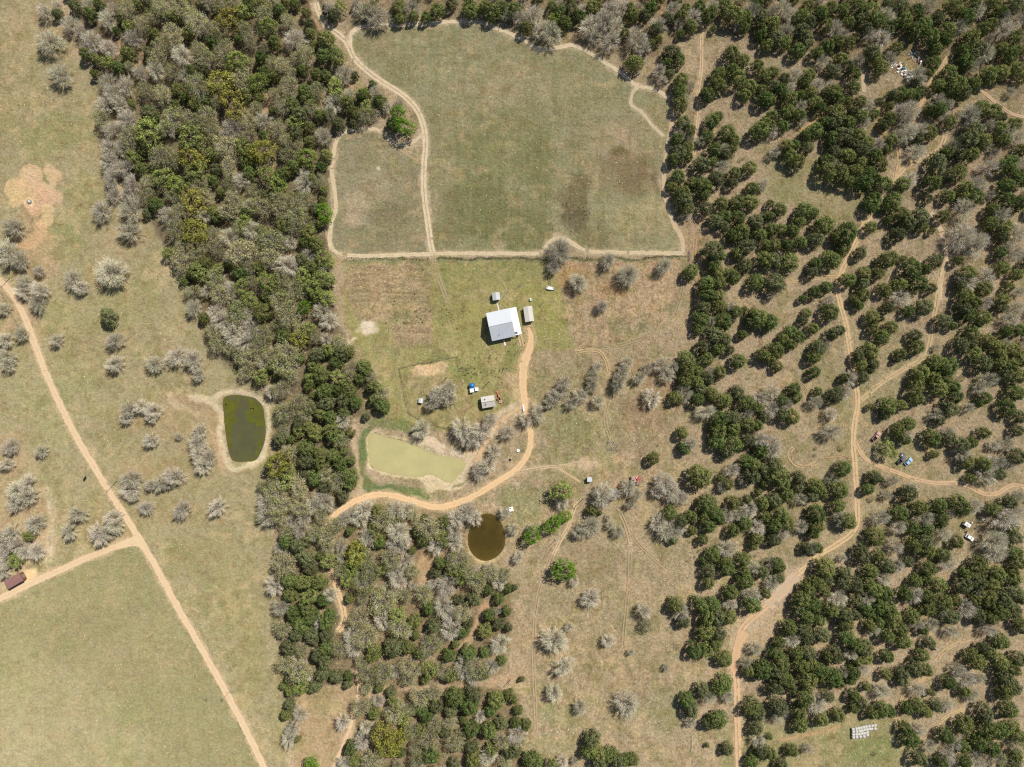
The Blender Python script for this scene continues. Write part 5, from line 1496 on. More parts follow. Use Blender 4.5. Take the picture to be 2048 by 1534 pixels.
for pg, dd, mixk, pack in FILL:
    pg = np.array(pg, float)
    (x0, y0), (x1, y1) = pg.min(0), pg.max(0)
    for _ in range(int((x1 - x0) * (y1 - y0) / 90)):
        x, y = x0 + (x1 - x0) * rgf.random(), y0 + (y1 - y0) * rgf.random()
        d = dd * (0.7 + 0.6 * rgf.random())
        X, Y = np.array([x]), np.array([y])
        if not inside(X, Y, pg)[0] or any(inside(X, Y, c)[0] for c in CLEAR):
            continue
        if (np.hypot(_pts[:, 0] - x, _pts[:, 1] - y) < pack * 0.5 * (_pts[:, 2] + d)).any():
            continue
        if any(np.hypot(l[:, 0] - x, l[:, 1] - y).min() < d * 0.5 + w * 0.5 for l, w in _lines):
            continue
        TREES.append([mixk[int(rgf.random() * len(mixk))], x, y, d])
        _pts = np.vstack([_pts, [x, y, d]])

# landmarks that labels steer by
LANDMARK = [("white-roofed house", 1008, 650), ("long beige shed", 1057, 628), ("little grey shed", 991, 593), ("two-vent shed", 975, 803), ("blue tank", 943, 772), ("khaki pond", 830, 915), ("round brown pond", 973, 1075),
            ("algae pond", 490, 860), ("red-brown shed", 28, 1162), ("dirt road fork", 284, 1085), ("hay bales", 1722, 1462), ("faded red pickup", 1752, 873), ("blue car", 1817, 923), ("white junk heap", 1805, 140),
            ("white wrecked car", 1940, 1075), ("rusty ruin", 1270, 962), ("lone white hut", 1179, 960), ("bare feeding scar", 62, 385), ("drive's S-bend", 862, 1014), ("main track fork", 1710, 890),
            ("square meadow corner", 1366, 506), ("upper track mouth", 1403, 55), ("sandy widening", 1888, 510), ("track dogleg", 1676, 562), ("turning loop", 1600, 915), ("sandy bend", 1480, 1280),
            ("south track gap", 1474, 1440), ("hidden clearing", 530, 205), ("clay gully", 950, 1250), ("lane-side meadow", 640, 1430), ("mown brown plot", 775, 600), ("wild brown plot", 1250, 620),
            ("meadow loop track", 1290, 205), ("meadow's west lobe", 755, 380), ("track crossroads", 866, 508), ("north-woods glade", 1660, 230), ("open glade", 1620, 370), ("eastern track end", 1990, 985),
            ("bale-yard bend", 1805, 1395), ("corral", 850, 770), ("white well lid", 1036, 901), ("lone cow", 168, 957), ("pale pasture streak", 105, 1030), ("plank heap", 1224, 893), ("forked trail", 1260, 1090),
            ("track triangle", 1788, 365), ("photo's upper edge", 900, 0), ("roadside bend", 20, 580), ("long trail", 1068, 1300), ("pale scree", 736, 652), ("far east glade", 2010, 215), ("trail top", 1150, 1010), ("golden treetops", 455, 190), ("golden edge tree", 392, 464), ("lane bend", 684, 1230), ("drive's end", 655, 1050)]
ORD = ['first', 'second', 'third', 'fourth', 'fifth', 'sixth', 'seventh', 'eighth', 'ninth', 'tenth', 'eleventh', 'twelfth', 'thirteenth', 'fourteenth', 'fifteenth', 'sixteenth', 'seventeenth', 'eighteenth', 'nineteenth', 'twentieth', 'twenty-first', 'twenty-second', 'twenty-third', 'twenty-fourth', 'twenty-fifth', 'twenty-sixth', 'twenty-seventh', 'twenty-eighth', 'twenty-ninth', 'thirtieth']
NOUN = {'C': ('cedar_tree', 'cedar', 'cedars through the woods and pasture'), 'B': ('leafless_tree', 'leafless tree', 'leafless grey trees'), 'F': ('leafless_tree', 'leafless tree', 'leafless grey trees'),
        'O': ('leafing_tree', 'leafing tree', 'trees coming into leaf'), 'L': ('leafing_tree', 'leafing tree', 'trees coming into leaf'), 'Y': ('leafing_tree', 'leafing tree', 'trees coming into leaf'), 'G': ('leafing_tree', 'leafing tree', 'trees coming into leaf')}
LOOK = {'C': 'dark green cedar', 'B': 'leafless grey tree', 'F': 'hazy grey-green leafless tree', 'O': 'dull olive half-leafed tree', 'L': 'lime green tree', 'Y': 'golden yellow-green tree', 'G': 'vivid green tree'}


def family(k):
    return 'C' if k == 'C' else ('B' if k in 'BF' else 'O')


def name_trees(lst):
    """a label for each: look, then rank along the way from one landmark to another"""
    L = np.array([[a, b] for _, a, b in LANDMARK], float)
    cells = {}
    for t in lst:
        k, x, y, d = t
        dist = np.hypot(L[:, 0] - x, L[:, 1] - y)
        a = int(dist.argmin())
        da = np.hypot(L[:, 0] - L[a, 0], L[:, 1] - L[a, 1])
        near = [i for i in np.argsort(da)[1:7]]
        v = np.array([x, y]) - L[a]
        b = max(near, key=lambda i: float(v @ (L[i] - L[a])) / max(da[i], 1e-6))
        size = 'small' if d < 22 else ('big' if d > 38 else '')
        cells.setdefault((a, b, LOOK[k], size), []).append((dist[a], id(t)))
    out = {}
    for (a, b, look, size), m in cells.items():
        m.sort()
        for r, (_, i) in enumerate(m):
            if len(m) == 1:
                s = f"{(size + ' ') if size else ''}{look} beside the {LANDMARK[a][0]}, on its {LANDMARK[b][0]} side"
            else:
                s = f"{(size + ' ') if size else ''}{look}, {ORD[min(r, 29)]} from the {LANDMARK[a][0]} towards the {LANDMARK[b][0]}"
            out[i] = s
    return out


rgt = sd_rng(9)
inframe = lambda t: -t[3] * .5 < t[1] < 2048 + t[3] * .5 and -t[3] * .5 < t[2] < 1534 + t[3] * .5
single, mass = [], []
for fam in 'CBO':
    m = sorted([t for t in TREES if family(t[0]) == fam], key=lambda t: -(t[3] if inframe(t) else 0))
    single += m[:300]
    mass += m[300:]
labels = name_trees(single)
_count = {k: 0 for k in PROTO}


def place_of(t):
    k, x, y, d = t
    R_ = d * S / 2 * (1.08 if k in 'BF' else (0.97 if k == 'C' else 1.2))
    ref = 3.6 if k == 'C' else 4.6
    H_ = (R_ ** 0.62) * (ref ** 0.38) * (1.0 if k == 'C' else 0.95) * (0.9 + 0.2 * rgt.random())
    X, Y = P(x, y, 1.05 * H_)
    _count[k] += 1
    v = _count[k] % len(PROTO[k])
    return X, Y, R_, H_, rgt.random() * 6.283, v


for t in single:
    X, Y, R_, H_, rz, v = place_of(t)
    nm, cat, grp = NOUN[t[0]]
    mt, mc = PROTO[t[0]][v][:2]
    o = thing(nm, labels[id(t)], cat, (X, Y, 0), rz, grp)
    _sq = 1 + 0.16 * (rgt.random() - .5) * 2
    o.scale = (R_ * _sq, R_ / _sq, H_)
    link(bpy.data.objects.new('trunk', mt), o)
    link(bpy.data.objects.new('crown', mc), o)

for fam, nm, lab, crown_only in (('C', 'cedar_wood', 'dense mass of smaller dark green cedars filling the woods', True), ('B', 'leafless_wood', 'grey mass of smaller leafless trees filling the woods', True)):
    V, F, MI, T, o = [], [], [], [], 0
    for t in mass:
        if family(t[0]) != fam:
            continue
        X, Y, R_, H_, rz, v = place_of(t)
        tint = rgt.random()
        c, s = math.cos(rz), math.sin(rz)
        for part, (vv, ff) in enumerate(PROTO[t[0]][v][2:4]):
            x, y = vv[:, 0] * R_, vv[:, 1] * R_
            V.append(np.column_stack([x * c - y * s + X, x * s + y * c + Y, vv[:, 2] * H_]))
            F.append(ff + o)
            MI.append(np.full(len(ff), 0 if part else 1))
            T.append(np.full(len(vv), tint))
            o += len(vv)
    if not V:
        continue
    me = np_mesh(nm, np.concatenate(V), np.concatenate(F), [M['cedar'] if fam == 'C' else M['twig'], M['bark'] if fam == 'C' else M['limb']], np.concatenate(MI))
    a = me.attributes.new('tint', 'FLOAT', 'POINT')
    a.data.foreach_set('value', np.concatenate(T).astype(np.float32))
    tag(link(bpy.data.objects.new(nm, me)), lab, kind='stuff')
# ------------------------------------------------------------------ buildings
def ang_of(p, q):
    return math.atan2(-(q[1] - p[1]), q[0] - p[0])


def ribs(mb, x0, x1, y0, z0, y1, z1, step, h=0.02, w=0.04, mi=0):
    """standing seams running up a roof slope from (y0,z0) to (y1,z1)"""
    n = max(1, int((x1 - x0) / step))
    L = math.hypot(y1 - y0, z1 - z0)
    a = math.atan2(z1 - z0, y1 - y0)
    for i in range(n + 1):
        x = x0 + (x1 - x0) * i / n
        mb.box(-w / 2, w / 2, 0, L, 0.0, h, rx=a, at=(x, y0, z0 + 0.004), mi=mi)


def slope(mb, x0, x1, y0, z0, y1, z1, th=0.10, mi=0):
    mb.prism([(0, 0), (0, 0)] if False else [(y0, z0), (y1, z1), (y1, z1 - th), (y0, z0 - th)], x0, x1, mi=mi)


def roof_slab(name, x0, x1, y0, z0, y1, z1, mat, parent, seam=0.9, th=0.08):
    """one roof slope; built along Y in the prism helper, then turned so the ridge runs along X"""
    mb = MB()
    v = [(x0, y0, z0), (x1, y0, z0), (x1, y1, z1), (x0, y1, z1)]
    lo = [(a, b, c - th) for a, b, c in v]
    bm = mb.bm
    A = [bm.verts.new(p) for p in v]
    B = [bm.verts.new(p) for p in lo]
    bm.faces.new(A)
    bm.faces.new(list(reversed(B)))
    for i in range(4):
        bm.faces.new((A[i], B[i], B[(i + 1) % 4], A[(i + 1) % 4]))
    if seam:
        ribs(mb, x0 + 0.06, x1 - 0.06, y0, z0, y1, z1, seam)
    return mb.build(name, mat, parent)


def gable_walls(name, L, W, eave, ridge, mat, parent, inset=0.0):
    mb = MB()
    x, y = L / 2 - inset, W / 2 - inset
    bm = mb.bm
    g = lambda X: [bm.verts.new(p) for p in ((X, -y, 0), (X, y, 0), (X, y, eave), (X, 0, ridge), (X, -y, eave))]
    a, b = g(-x), g(x)
    bm.faces.new(a)
    bm.faces.new(list(reversed(b)))
    for i, j in ((0, 1), (1, 2), (2, 3), (3, 4), (4, 0)):
        bm.faces.new((a[i], b[i], b[j], a[j]))
    return mb.build(name, mat, parent)


def window_part(parent, x, y, z, w, h, face):
    """frame and pane on a wall facing +-X or +-Y"""
    f = MB()
    p = MB()
    t = 0.05
    if face[1] == 'y':
        s = 1 if face[0] == '+' else -1
        f.box(x - w / 2 - t, x + w / 2 + t, y, y + s * 0.05, z - t, z + h + t) if s > 0 else f.box(x - w / 2 - t, x + w / 2 + t, y - 0.05, y, z - t, z + h + t)
        p.box(x - w / 2, x + w / 2, y + s * 0.05, y + s * 0.06, z, z + h) if s > 0 else p.box(x - w / 2, x + w / 2, y - 0.06, y - 0.05, z, z + h)
    else:
        s = 1 if face[0] == '+' else -1
        a, b = (x, x + 0.05) if s > 0 else (x - 0.05, x)
        f.box(a, b, y - w / 2 - t, y + w / 2 + t, z - t, z + h + t)
        a, b = (x + 0.05, x + 0.06) if s > 0 else (x - 0.06, x - 0.05)
        p.box(a, b, y - w / 2, y + w / 2, z, z + h)
    fo = f.build('window', M['white'], parent)
    p.build('pane', M['glass'], fo)
    return fo


def door_part(parent, x, y, w, h, face, mat, name='door'):
    d = MB()
    s = 1 if face[0] == '+' else -1
    if face[1] == 'y':
        d.box(x - w / 2, x + w / 2, min(y, y + s * .06), max(y, y + s * .06), 0.05, h)
    else:
        d.box(min(x, x + s * .06), max(x, x + s * .06), y - w / 2, y + w / 2, 0.05, h)
    o = d.build(name, mat, parent)
    k = MB()
    if face[1] == 'y':
        k.box(x + w * .35, x + w * .35 + .06, min(y + s * .06, y + s * .12), max(y + s * .06, y + s * .12), 1.0, 1.06)
    else:
        k.box(min(x + s * .06, x + s * .12), max(x + s * .06, x + s * .12), y + w * .35, y + w * .35 + .06, 1.0, 1.06)
    k.build('handle', M['dark'], o)
    return o


# the house: white metal gable roof, lower white carport roof along its east side
_c = np.mean([(971.7, 627.2), (1018.6, 616.3), (984.8, 682.6), (1030.2, 671.0)], 0)
HA = ang_of((978.9, 652.8), (1025.2, 642.8))
hx, hy = P(_c[0], _c[1], 3.2)
house = thing('house', 'big house with a white and grey metal gable roof and low white carport roof', 'house', (hx, hy, 0), HA)
HL, HW, EV, RG = 10.4, 12.5, 3.2, 7.0
gable_walls('wall', HL, HW, EV - 0.12, RG - 0.14, M['wall'], house, 0.45)
rn = roof_slab('roof', -HL / 2, HL / 2, HW / 2, EV, 0.0, RG, M['galv'], house, 1.2)
rs = roof_slab('roof', -HL / 2, HL / 2, -HW / 2, EV, 0.0, RG, M['galv'], house, 1.2)
MB().box(-HL / 2 - .02, HL / 2 + .02, -0.18, 0.18, RG + 0.0, RG + 0.06).build('ridge_cap', M['galv'], rn)
vp = MB()
vp.tube((-1.25, -4.0, 4.4), (-1.25, -4.0, 5.6), 0.09, n=10)
vp.tube((-1.25, -4.0, 5.6), (-1.25, -4.0, 5.7), 0.16, 0.05, n=10)
vp.build('vent_pipe', M['slate'], rs)
# carport, a low slope east of the gable
car = MB()
car_z0, car_z1 = 2.75, 2.45
pr = roof_slab('carport_roof', HL / 2 + 0.05, HL / 2 + 3.0, -HW / 2 + 1.9, car_z0, HW / 2 - 0.1, car_z0 + 0.25, M['white_roof'], house, 0)
pr2 = roof_slab('carport_roof', HL / 2 + 2.0, HL / 2 + 3.0, -HW / 2 + 0.55, car_z0 - 0.05, -HW / 2 + 1.9, car_z0 - 0.01, M['white_roof'], house, 0)
roof_slab('carport_roof', HL / 2 + 0.05, HL / 2 + 2.0, -HW / 2 + 0.45, car_z0 - 0.04, -HW / 2 + 0.85, car_z0 - 0.03, M['white_roof'], house, 0)
for sx, sy in ((2.85, 1.0), (2.85, HW / 2), (2.85, HW - 0.5), (0.25, 0.65)):
    MB().tube((HL / 2 + sx, -HW / 2 + sy, 0), (HL / 2 + sx, -HW / 2 + sy, car_z0 - 0.13), 0.07, n=8).build('post', M['white'], house)
MB().box(HL / 2 - 0.44, HL / 2 + 3.0, -HW / 2 + .5, HW / 2 - .3, 0.01, 0.12).build('carport_slab', M['paleconc'], house)
door_part(house, -0.2, -HW / 2 + 0.45, 1.0, 2.1, '-y', M['palewood'])
door_part(house, -0.6, HW / 2 - 0.45, 1.0, 2.1, '+y', M['palewood'])
for x in (-3.2, 3.0):
    window_part(house, x, -HW / 2 + 0.45, 1.0, 1.3, 1.2, '-y')
    window_part(house, x, HW / 2 - 0.45, 1.0, 1.3, 1.2, '+y')
for y in (-3.2, 2.6):
    window_part(house, -HL / 2 + 0.45, y, 1.0, 1.3, 1.2, '-x')


def slab(name, p, q, wd, mat, label, z=0.07):
    a, b = P(*p), P(*q)
    L = math.hypot(b[0] - a[0], b[1] - a[1])
    o = MB().box(0, L, -wd / 2, wd / 2, 0.0, z, bev=0.02).build(name, mat, None, loc=(a[0], a[1], 0.0), rz=math.atan2(b[1] - a[1], b[0] - a[0]))
    return tag(o, label, kind='structure')


slab('front_path', (1007.6, 680), (1010.8, 691), 0.62, M['paleconc'], 'short white concrete path south of the house')
slab('back_path', (993.3, 603), (998.3, 621), 0.6, M['concrete'], 'tan path between the house and the little grey shed', 0.06)


def small_gable(name, label, cat, cx, cy, L, W, ang, eave, ridge, roofmat, wallmat, seam=0.4, over=0.25, group=None):
    x, y = P(cx, cy, eave)
    t = thing(name, label, cat, (x, y, 0), ang, group)
    gable_walls('wall', L, W, eave - .08, ridge - .1, wallmat, t, over)
    a = roof_slab('roof', -L / 2, L / 2, W / 2, eave, 0, ridge, roofmat, t, seam, 0.05)
    b = roof_slab('roof', -L / 2, L / 2, -W / 2, eave, 0, ridge, roofmat, t, seam, 0.05)
    return t, a, b


t, a, b = small_gable('shed', 'little square grey-roofed shed behind the house, joined to it by a tan path', 'shed', 992.2, 592.5, 3.4, 3.3, R(97), 2.2, 2.75, M['grey_roof'], M['wall'])
door_part(t, -3.4 / 2 + .25, 0, 0.9, 1.9, '-x', M['wood'])
t, a, b = small_gable('shed', 'long beige-roofed shed beside the white carport', 'shed', 1057.3, 627.8, 6.7, 3.9, R(98), 2.3, 2.75, M['beige_roof'], M['wall'], 0.5)
door_part(t, -6.7 / 2 + .25, 0, 1.6, 2.0, '-x', M['palewood'], 'double_door')
window_part(t, 0.6, 3.9 / 2 - .25, 1.0, 0.8, 0.8, '+y')
t, a, b = small_gable('shed', 'cream shed with two dark roof vents beside the orange tractor', 'shed', 976.3, 803.3, 5.9, 5.0, R(9.5), 2.4, 3.3, M['beige_roof'], M['wall'], 0.6)
MB().box(-5.9 / 2, 5.9 / 2, -0.12, 0.12, 3.29, 3.36).build('ridge_cap', M['wood'], a)
for rf, y in ((a, 1.2), (b, -1.05)):
    MB().lathe([(0.24, 0), (0.24, 0.28), (0.34, 0.30), (0.30, 0.42), (0.05, 0.46)], 14, (-1.25, y, 2.78)).build('roof_vent', M['slate'], rf)
door_part(t, 5.9 / 2 - .25, 0.2, 2.2, 2.0, '+x', M['palewood'], 'double_door')
t, a, b = small_gable('hutch', 'small pale blue-white roofed animal hutch in the corral', 'hutch', 841.5, 801.2, 2.1, 1.9, R(80), 1.5, 1.85, M['galv'], M['wood'], 0.3, 0.12)
MB().box(-2.1 / 2 + .1, -2.1 / 2 + .12, -.5, .5, .15, 1.1).build('opening_shade_panel', M['dark'], t)  # black panel on the wall paints the shade of the open side
# red-brown shed
rp = [(7.3, 1162.7), (38.6, 1145.5), (47, 1160.6), (16, 1178.4)]
rc = np.mean(rp, 0)
t, a, b = small_gable('shed', 'red-brown metal roofed shed beside the western dirt road', 'shed', rc[0], rc[1], 7.8, 4.0, ang_of((16, 1178.4), (47, 1160.6)), 2.7, 3.05, M['redshed'], M['rust'], 0.5, 0.2)
MB().box(-3.3, 3.3, -1.815, -1.80, 0.1, 2.4).build('front_shade_panel', M['dark'], t)  # black sheet on a closed wall, painted shade of the front
MB().box(3.705, 3.72, -0.8, 0.8, 0.1, 2.1).build('door', M['wood'], t)


def flat_hut(name, label, cat, cx, cy, L, W, ang, h, roofmat, wallmat, over=0.12, tilt=0.12):
    x, y = P(cx, cy, h)
    t = thing(name, label, cat, (x, y, 0), ang)
    MB().box(-L / 2 + over, L / 2 - over, -W / 2 + over, W / 2 - over, 0, h - 0.06).build('wall', wallmat, t)
    roof_slab('roof', -L / 2, L / 2, -W / 2, h, W / 2, h + tilt, roofmat, t, 0.35, 0.05)
    d = MB().box(L / 2 - over, L / 2 - over + .03, -.35, .35, 0.05, min(1.8, h - .3)).build('door', M['wood'], t)
    return t


flat_hut('hut', 'lone white flat-roofed hut at the end of the short pale track', 'hut', 1179.2, 959.3, 2.1, 1.95, R(4), 2.1, M['galv'], M['white'])
flat_hut('pump_house', 'small cream-roofed pump house touching the blue tank', 'hut', 943.7, 780.8, 1.75, 1.7, R(8), 1.7, M['white_roof'], M['white'], 0.08, 0.06)
flat_hut('pump_house', 'small cream-roofed box set east of the blue tank, raised off the first', 'hut', 953.3, 778.4, 1.55, 1.5, R(2), 1.2, M['white_roof'], M['white'], 0.08, 0.06)
flat_hut('tin_shack', 'pale grey tin-roofed shack half hidden under leafless trees', 'shack', 1226.2, 986, 3.0, 2.9, R(-6), 2.3, M['grey_roof'], M['wood'], 0.2, 0.2)
# well head with a hatch
wx, wy = P(1022.2, 1018)
t = thing('well_house', 'pale concrete well box with a dark slot near the round brown pond', 'well box', (wx, wy, 0), R(14))
MB().box(-.95, .95, -.95, .95, 0, 0.9, bev=.05).build('box', M['paleconc'], t)
MB().box(-.85, -.25, -.22, .28, 0.895, 0.91, rz=R(-50)).build('hatch', M['dark'], t)
wx, wy = P(1036.2, 901)
t = thing('well_cover', 'round white concrete well lid on grass inside the drive bend', 'well lid', (wx, wy, 0))
MB().lathe([(0.72, 0), (0.72, 0.5), (0.66, 0.56), (0.24, 0.56)], 24, cap=False).build('ring', M['white'], t)
MB().lathe([(0.24, 0.50), (0.235, 0.545)], 16).build('hatch', M['ash'], t)
# blue water tank
wx, wy = P(943.4, 771.5, 2.0)
t = thing('water_tank', 'round bright blue plastic water tank beside two cream pump boxes', 'tank', (wx, wy, 0))
MB().lathe([(1.22, 0), (1.25, .1), (1.2, .5), (1.25, .55), (1.2, 1.0), (1.25, 1.05), (1.2, 1.5), (1.22, 1.75), (1.0, 2.05), (0.5, 2.3), (0.3, 2.34)], 28).build('body', M['blue_tank'], t, smooth=True)
MB().lathe([(0.32, 2.33), (0.32, 2.44), (0.26, 2.47)], 18).build('lid', M['blue_tank'], t)
MB().tube((0.9, -.9, 0.1), (1.6, -1.4, 0.1), 0.05).build('pipe', M['white'], t)
wx, wy = P(948.8, 766.5)
t = thing('bucket', 'tiny cream bucket standing north-east of the blue tank', 'bucket', (wx, wy, 0))
MB().lathe([(0.14, 0), (0.19, 0.4), (0.17, 0.4), (0.13, 0.05)], 14, cap=False).build('body', M['white'], t)
MB().tube((-.18, 0, .4), (.18, 0, .44), .012).build('handle', M['slate'], t)

# ------------------------------------------------------------------ ruin, planks, junk
rx_, ry_ = P(1270, 958)
t = thing('collapsed_shed', 'collapsed shed with rust-red tin sheets over grey planks', 'ruin', (rx_, ry_, 0), R(2))
for px, py, w, h, an, z, m in ((1266.0, 955, 1.5, 1.7, -6, 1.5, 'pink'), (1276.8, 957.5, 1.5, 2.7, -4, 1.7, 'redtin'), (1272.4, 953.5, .5, 1.6, -20, 1.75, 'palewood')):
    x, y = P(px, py)
    q = MB().box(-w / 2, w / 2, -h / 2, h / 2, 0, .05, rx=R(8), ry=R(-7), rz=R(an), at=(x - rx_, y - ry_, z))
    q.build('roof_sheet', M[m], t)
MB().box(-1.9, -1.75, -2.4, 1.2, 0, 1.5, ry=R(-6)).build('wall', M['wood'], t)
MB().box(-1.6, 2.0, -2.4, -2.25, 0, 1.2).build('wall', M['wood'], t)
for i in range(9):
    MB().box(-.1, .1, -1.3, 1.3, 0, .05, rz=R(rgt.random() * 150 - 75), ry=R(4), at=(-1.2 + rgt.random() * 2.9, -1.7 + rgt.random() * 1.4, 1.0 + .07 * i)).build('plank', M['palewood' if i % 3 else 'wood'], t)
for i in range(3):
    x, y = P(1284 + 3 * i, 953 + 4 * i)
    tag(MB().box(-.9, .9, -.08, .08, 0, .09).build('board', M['palewood'], None, loc=(x, y, .02), rz=R(40 + 50 * i)), 'pale weathered board on the ground beside the rusty ruin', 'board', 'boards by the ruin')
x, y = P(1237, 972.5)
t = thing('oil_drum', 'rusty drum lying between the tin shack and the red ruin', 'drum', (x, y, .32), R(30))
MB().tube((-.5, 0, 0), (.5, 0, 0), .32, n=18).build('body', M['redtin'], t)
for k in (-.5, 0.0, .47):
    MB().tube((k, 0, 0), (k + .03, 0, 0), .345, n=18).build('hoop', M['rust'], t)
rb = random.Random(4)
x, y = P(1224, 892)
t = thing('plank_heap', 'low heap of grey planks and sticks in the meadow above the lone white hut', 'plank heap', (x, y, 0))
for i in range(84):
    px, py = rb.uniform(-2.6, 2.6), rb.uniform(-2.2, 2.2)
    if (px / 2.8) ** 2 + (py / 2.4) ** 2 > 1:
        continue
    L, w = rb.uniform(.4, 1.3), rb.uniform(.05, .18)
    MB().box(-L / 2, L / 2, -w / 2, w / 2, 0, .05, rz=R(90 + rb.uniform(-60, 60)), ry=R(rb.uniform(-8, 8)), at=(px, py, .08 + rb.uniform(0, .35))).build('plank', M[('wood', 'palewood', 'ash', 'limb')[i % 4]], t)
x, y = P(1036, 574)
t = thing('brush_pile', 'thin grey brush pile lying on green grass north of the long shed', 'brush pile', (x, y, 0), R(38))
mb = MB()
for i in range(60):
    a = rb.uniform(-2.1, 2.1)
    th = rb.uniform(-.9, .9)
    mb.tube((a, rb.uniform(-.35, .35), rb.uniform(.03, .4)), (a + rb.uniform(.4, 1.1) * math.cos(th), rb.uniform(-.6, .6) + .4 * math.sin(th), rb.uniform(.05, .5)), .03, .01, 5)
mb.build('branches', M['limb'], t)

JUNK = {'tin_sheet': ('limb', 'dull grey tin sheet in the junk heap', 'tin sheet'), 'scrap_panel': ('white', 'white scrap sheet lying in the junk heap among the cedars', 'scrap sheet'), 'appliance': ('white', 'dumped white appliance in the junk heap', 'appliance'),
        'board': ('palewood', 'dumped board in the junk heap', 'board'), 'oil_drum': ('teal', 'teal drum in the junk heap', 'drum'), 'tyre': ('rubber', 'black tyre in the junk heap', 'tyre'), 'tin_can': ('redtin', 'dull red can in the junk heap', 'can')}


def junk_piece(kind, x, y, z, rz):
    m, lab, cat = JUNK[kind]
    u = rb.uniform(.75, 1.3)
    mb = MB()
    if kind in ('scrap_panel', 'tin_sheet'):
        L, w = .48 * u, .32 * u
        for i in range(5):                       # creased sheet
            mb.box(-L + i * .4 * L, -L + (i + 1) * .4 * L - .01, -w, w, .02 + .05 * (i % 2), .05 + .05 * (i % 2), ry=R(10 * (-1) ** i))
    elif kind == 'appliance':
        mb.box(-.36, .36, -.36, .36, 0, .85, bev=.04).box(-.3, .3, .36, .39, .1, .75)
        mb.box(-.25, .25, -.30, -.22, .85, .93)
    elif kind == 'board':
        mb.box(-.9 * u, .9 * u, -.1, .1, 0, .05).box(-.7 * u, -.6 * u, -.3, .3, .05, .09)
    elif kind in ('oil_drum', 'tin_can'):
        s = 1 if kind == 'oil_drum' else .7
        mb.lathe([(.28 * s, 0), (.3 * s, .02), (.28 * s, .3 * s), (.3 * s, .32 * s), (.28 * s, .6 * s), (.3 * s, .62 * s), (.28 * s, .88 * s)], 16)
    else:
        n = 18
        for i in range(n):
            a, b = 2 * math.pi * i / n, 2 * math.pi * (i + 1) / n
            mb.tube((.27 * math.cos(a), .27 * math.sin(a), .1), (.27 * math.cos(b), .27 * math.sin(b), .1), .09, n=7)
    o = mb.build(kind, M[m], None, loc=(x, y, z), rz=rz)
    tag(o, lab, cat, cat + 's in the junk heap')


_spots = []
for cx, cy, sx, sy, n in ((1804, 138, 24, 14, 64), (1829, 118, 13, 10, 28), (1817, 152, 17, 9, 26)):
    for i in range(n):
        ux, uy = rb.gauss(0, .5), rb.gauss(0, .5)
        px, py = cx + sx * (ux + .35 * uy), cy + sy * (uy + .5 * ux)
        k = rb.choices(['scrap_panel', 'appliance', 'board', 'oil_drum', 'tyre', 'tin_can', 'tin_sheet'], [20, 6, 24, 6, 16, 6, 24])[0]
        x, y = P(px, py)
        junk_piece(k, x, y, .03 + rb.uniform(0, .25), rb.uniform(0, 6.28))

# ------------------------------------------------------------------ hay bales: net-wrapped rolls in rows
bale0 = None


def bale_proto():
    rg = sd_rng(60)
    t = thing('hay_bale', 'x', 'hay bale', (0, 0, 0), 0, 'net-wrapped round hay bales in rows')
    mb = MB()
    n = 26
    prof = [(0.50, -.62), (.60, -.60), (.645, -.45), (.65, 0), (.645, .45), (.60, .60), (.50, .62)]
    mb.lathe(prof, n)
    for v in mb.bm.verts:
        k = 1 + .03 * rg.normal()
        v.co.x *= k
        v.co.y *= k
    bmesh.ops.rotate(mb.bm, verts=mb.bm.verts[:], cent=(0, 0, 0), matrix=Matrix.Rotation(R(90), 3, 'Y'))
    bmesh.ops.translate(mb.bm, verts=mb.bm.verts[:], vec=(0, 0, .63))
    mb.build('roll', M['bale'], t, smooth=True)
    for k in (-.56, .56):
        e = MB()
        e.tube((k, 0, .63), (k + math.copysign(.075, k), 0, .63), .47, .44, 20)
        e.build('end', M['palewood'], t)
    return t


def z12(x, y):
    return 1640 + x / 12.8, 1420 + y / 12.8


ROWS = [[(860, 505), (945, 492), (1003, 480), (1062, 470), (1128, 452), (1195, 440), (1270, 425), (1352, 420), (1428, 405)],
        [(868, 572), (952, 562), (1030, 553), (1085, 545), (1150, 520), (1215, 512), (1280, 500), (1335, 498)],
        [(865, 645), (945, 640), (1010, 630), (1082, 620), (1150, 610), (1222, 590)],
        [(870, 715), (955, 708), (1050, 700), (1140, 690), (1225, 655)]]
ROWNAME = ['top row', 'second row', 'third row', 'bottom row']
for r, row in enumerate(ROWS):
    for i, (zx, zy) in enumerate(row):
        o = bale0 = bale_proto() if bale0 is None else copy_tree(bale0)
        x, y = P(*z12(zx, zy), 1.2)
        o.location = (x, y, 0)
        o.rotation_euler = (0, 0, R(9 + rb.uniform(-5, 5)))
        o['label'] = f"net-wrapped round hay bale, {ORD[i]} from the west end of the {ROWNAME[r]}"
o = copy_tree(bale0)
x, y = P(*z12(1415, 485), 1.2)
o.location = (x, y, 0)
o.rotation_euler = (0, 0, R(-48))
o['label'] = 'skewed round hay bale turned askew at the east end of the rows'

# ------------------------------------------------------------------ vehicles
def wheel(parent, x, y, r, w, rim):
    wo = MB()
    wo.tube((x, y - w / 2, r), (x, y + w / 2, r), r, n=20)
    o = wo.build('wheel', M['rubber'], parent)
    k = MB()
    s = 1 if y > 0 else -1
    k.tube((x, y + s * w / 2, r), (x, y + s * (w / 2 + .015), r), r * .55, n=14)
    k.build('rim', M[rim], o)


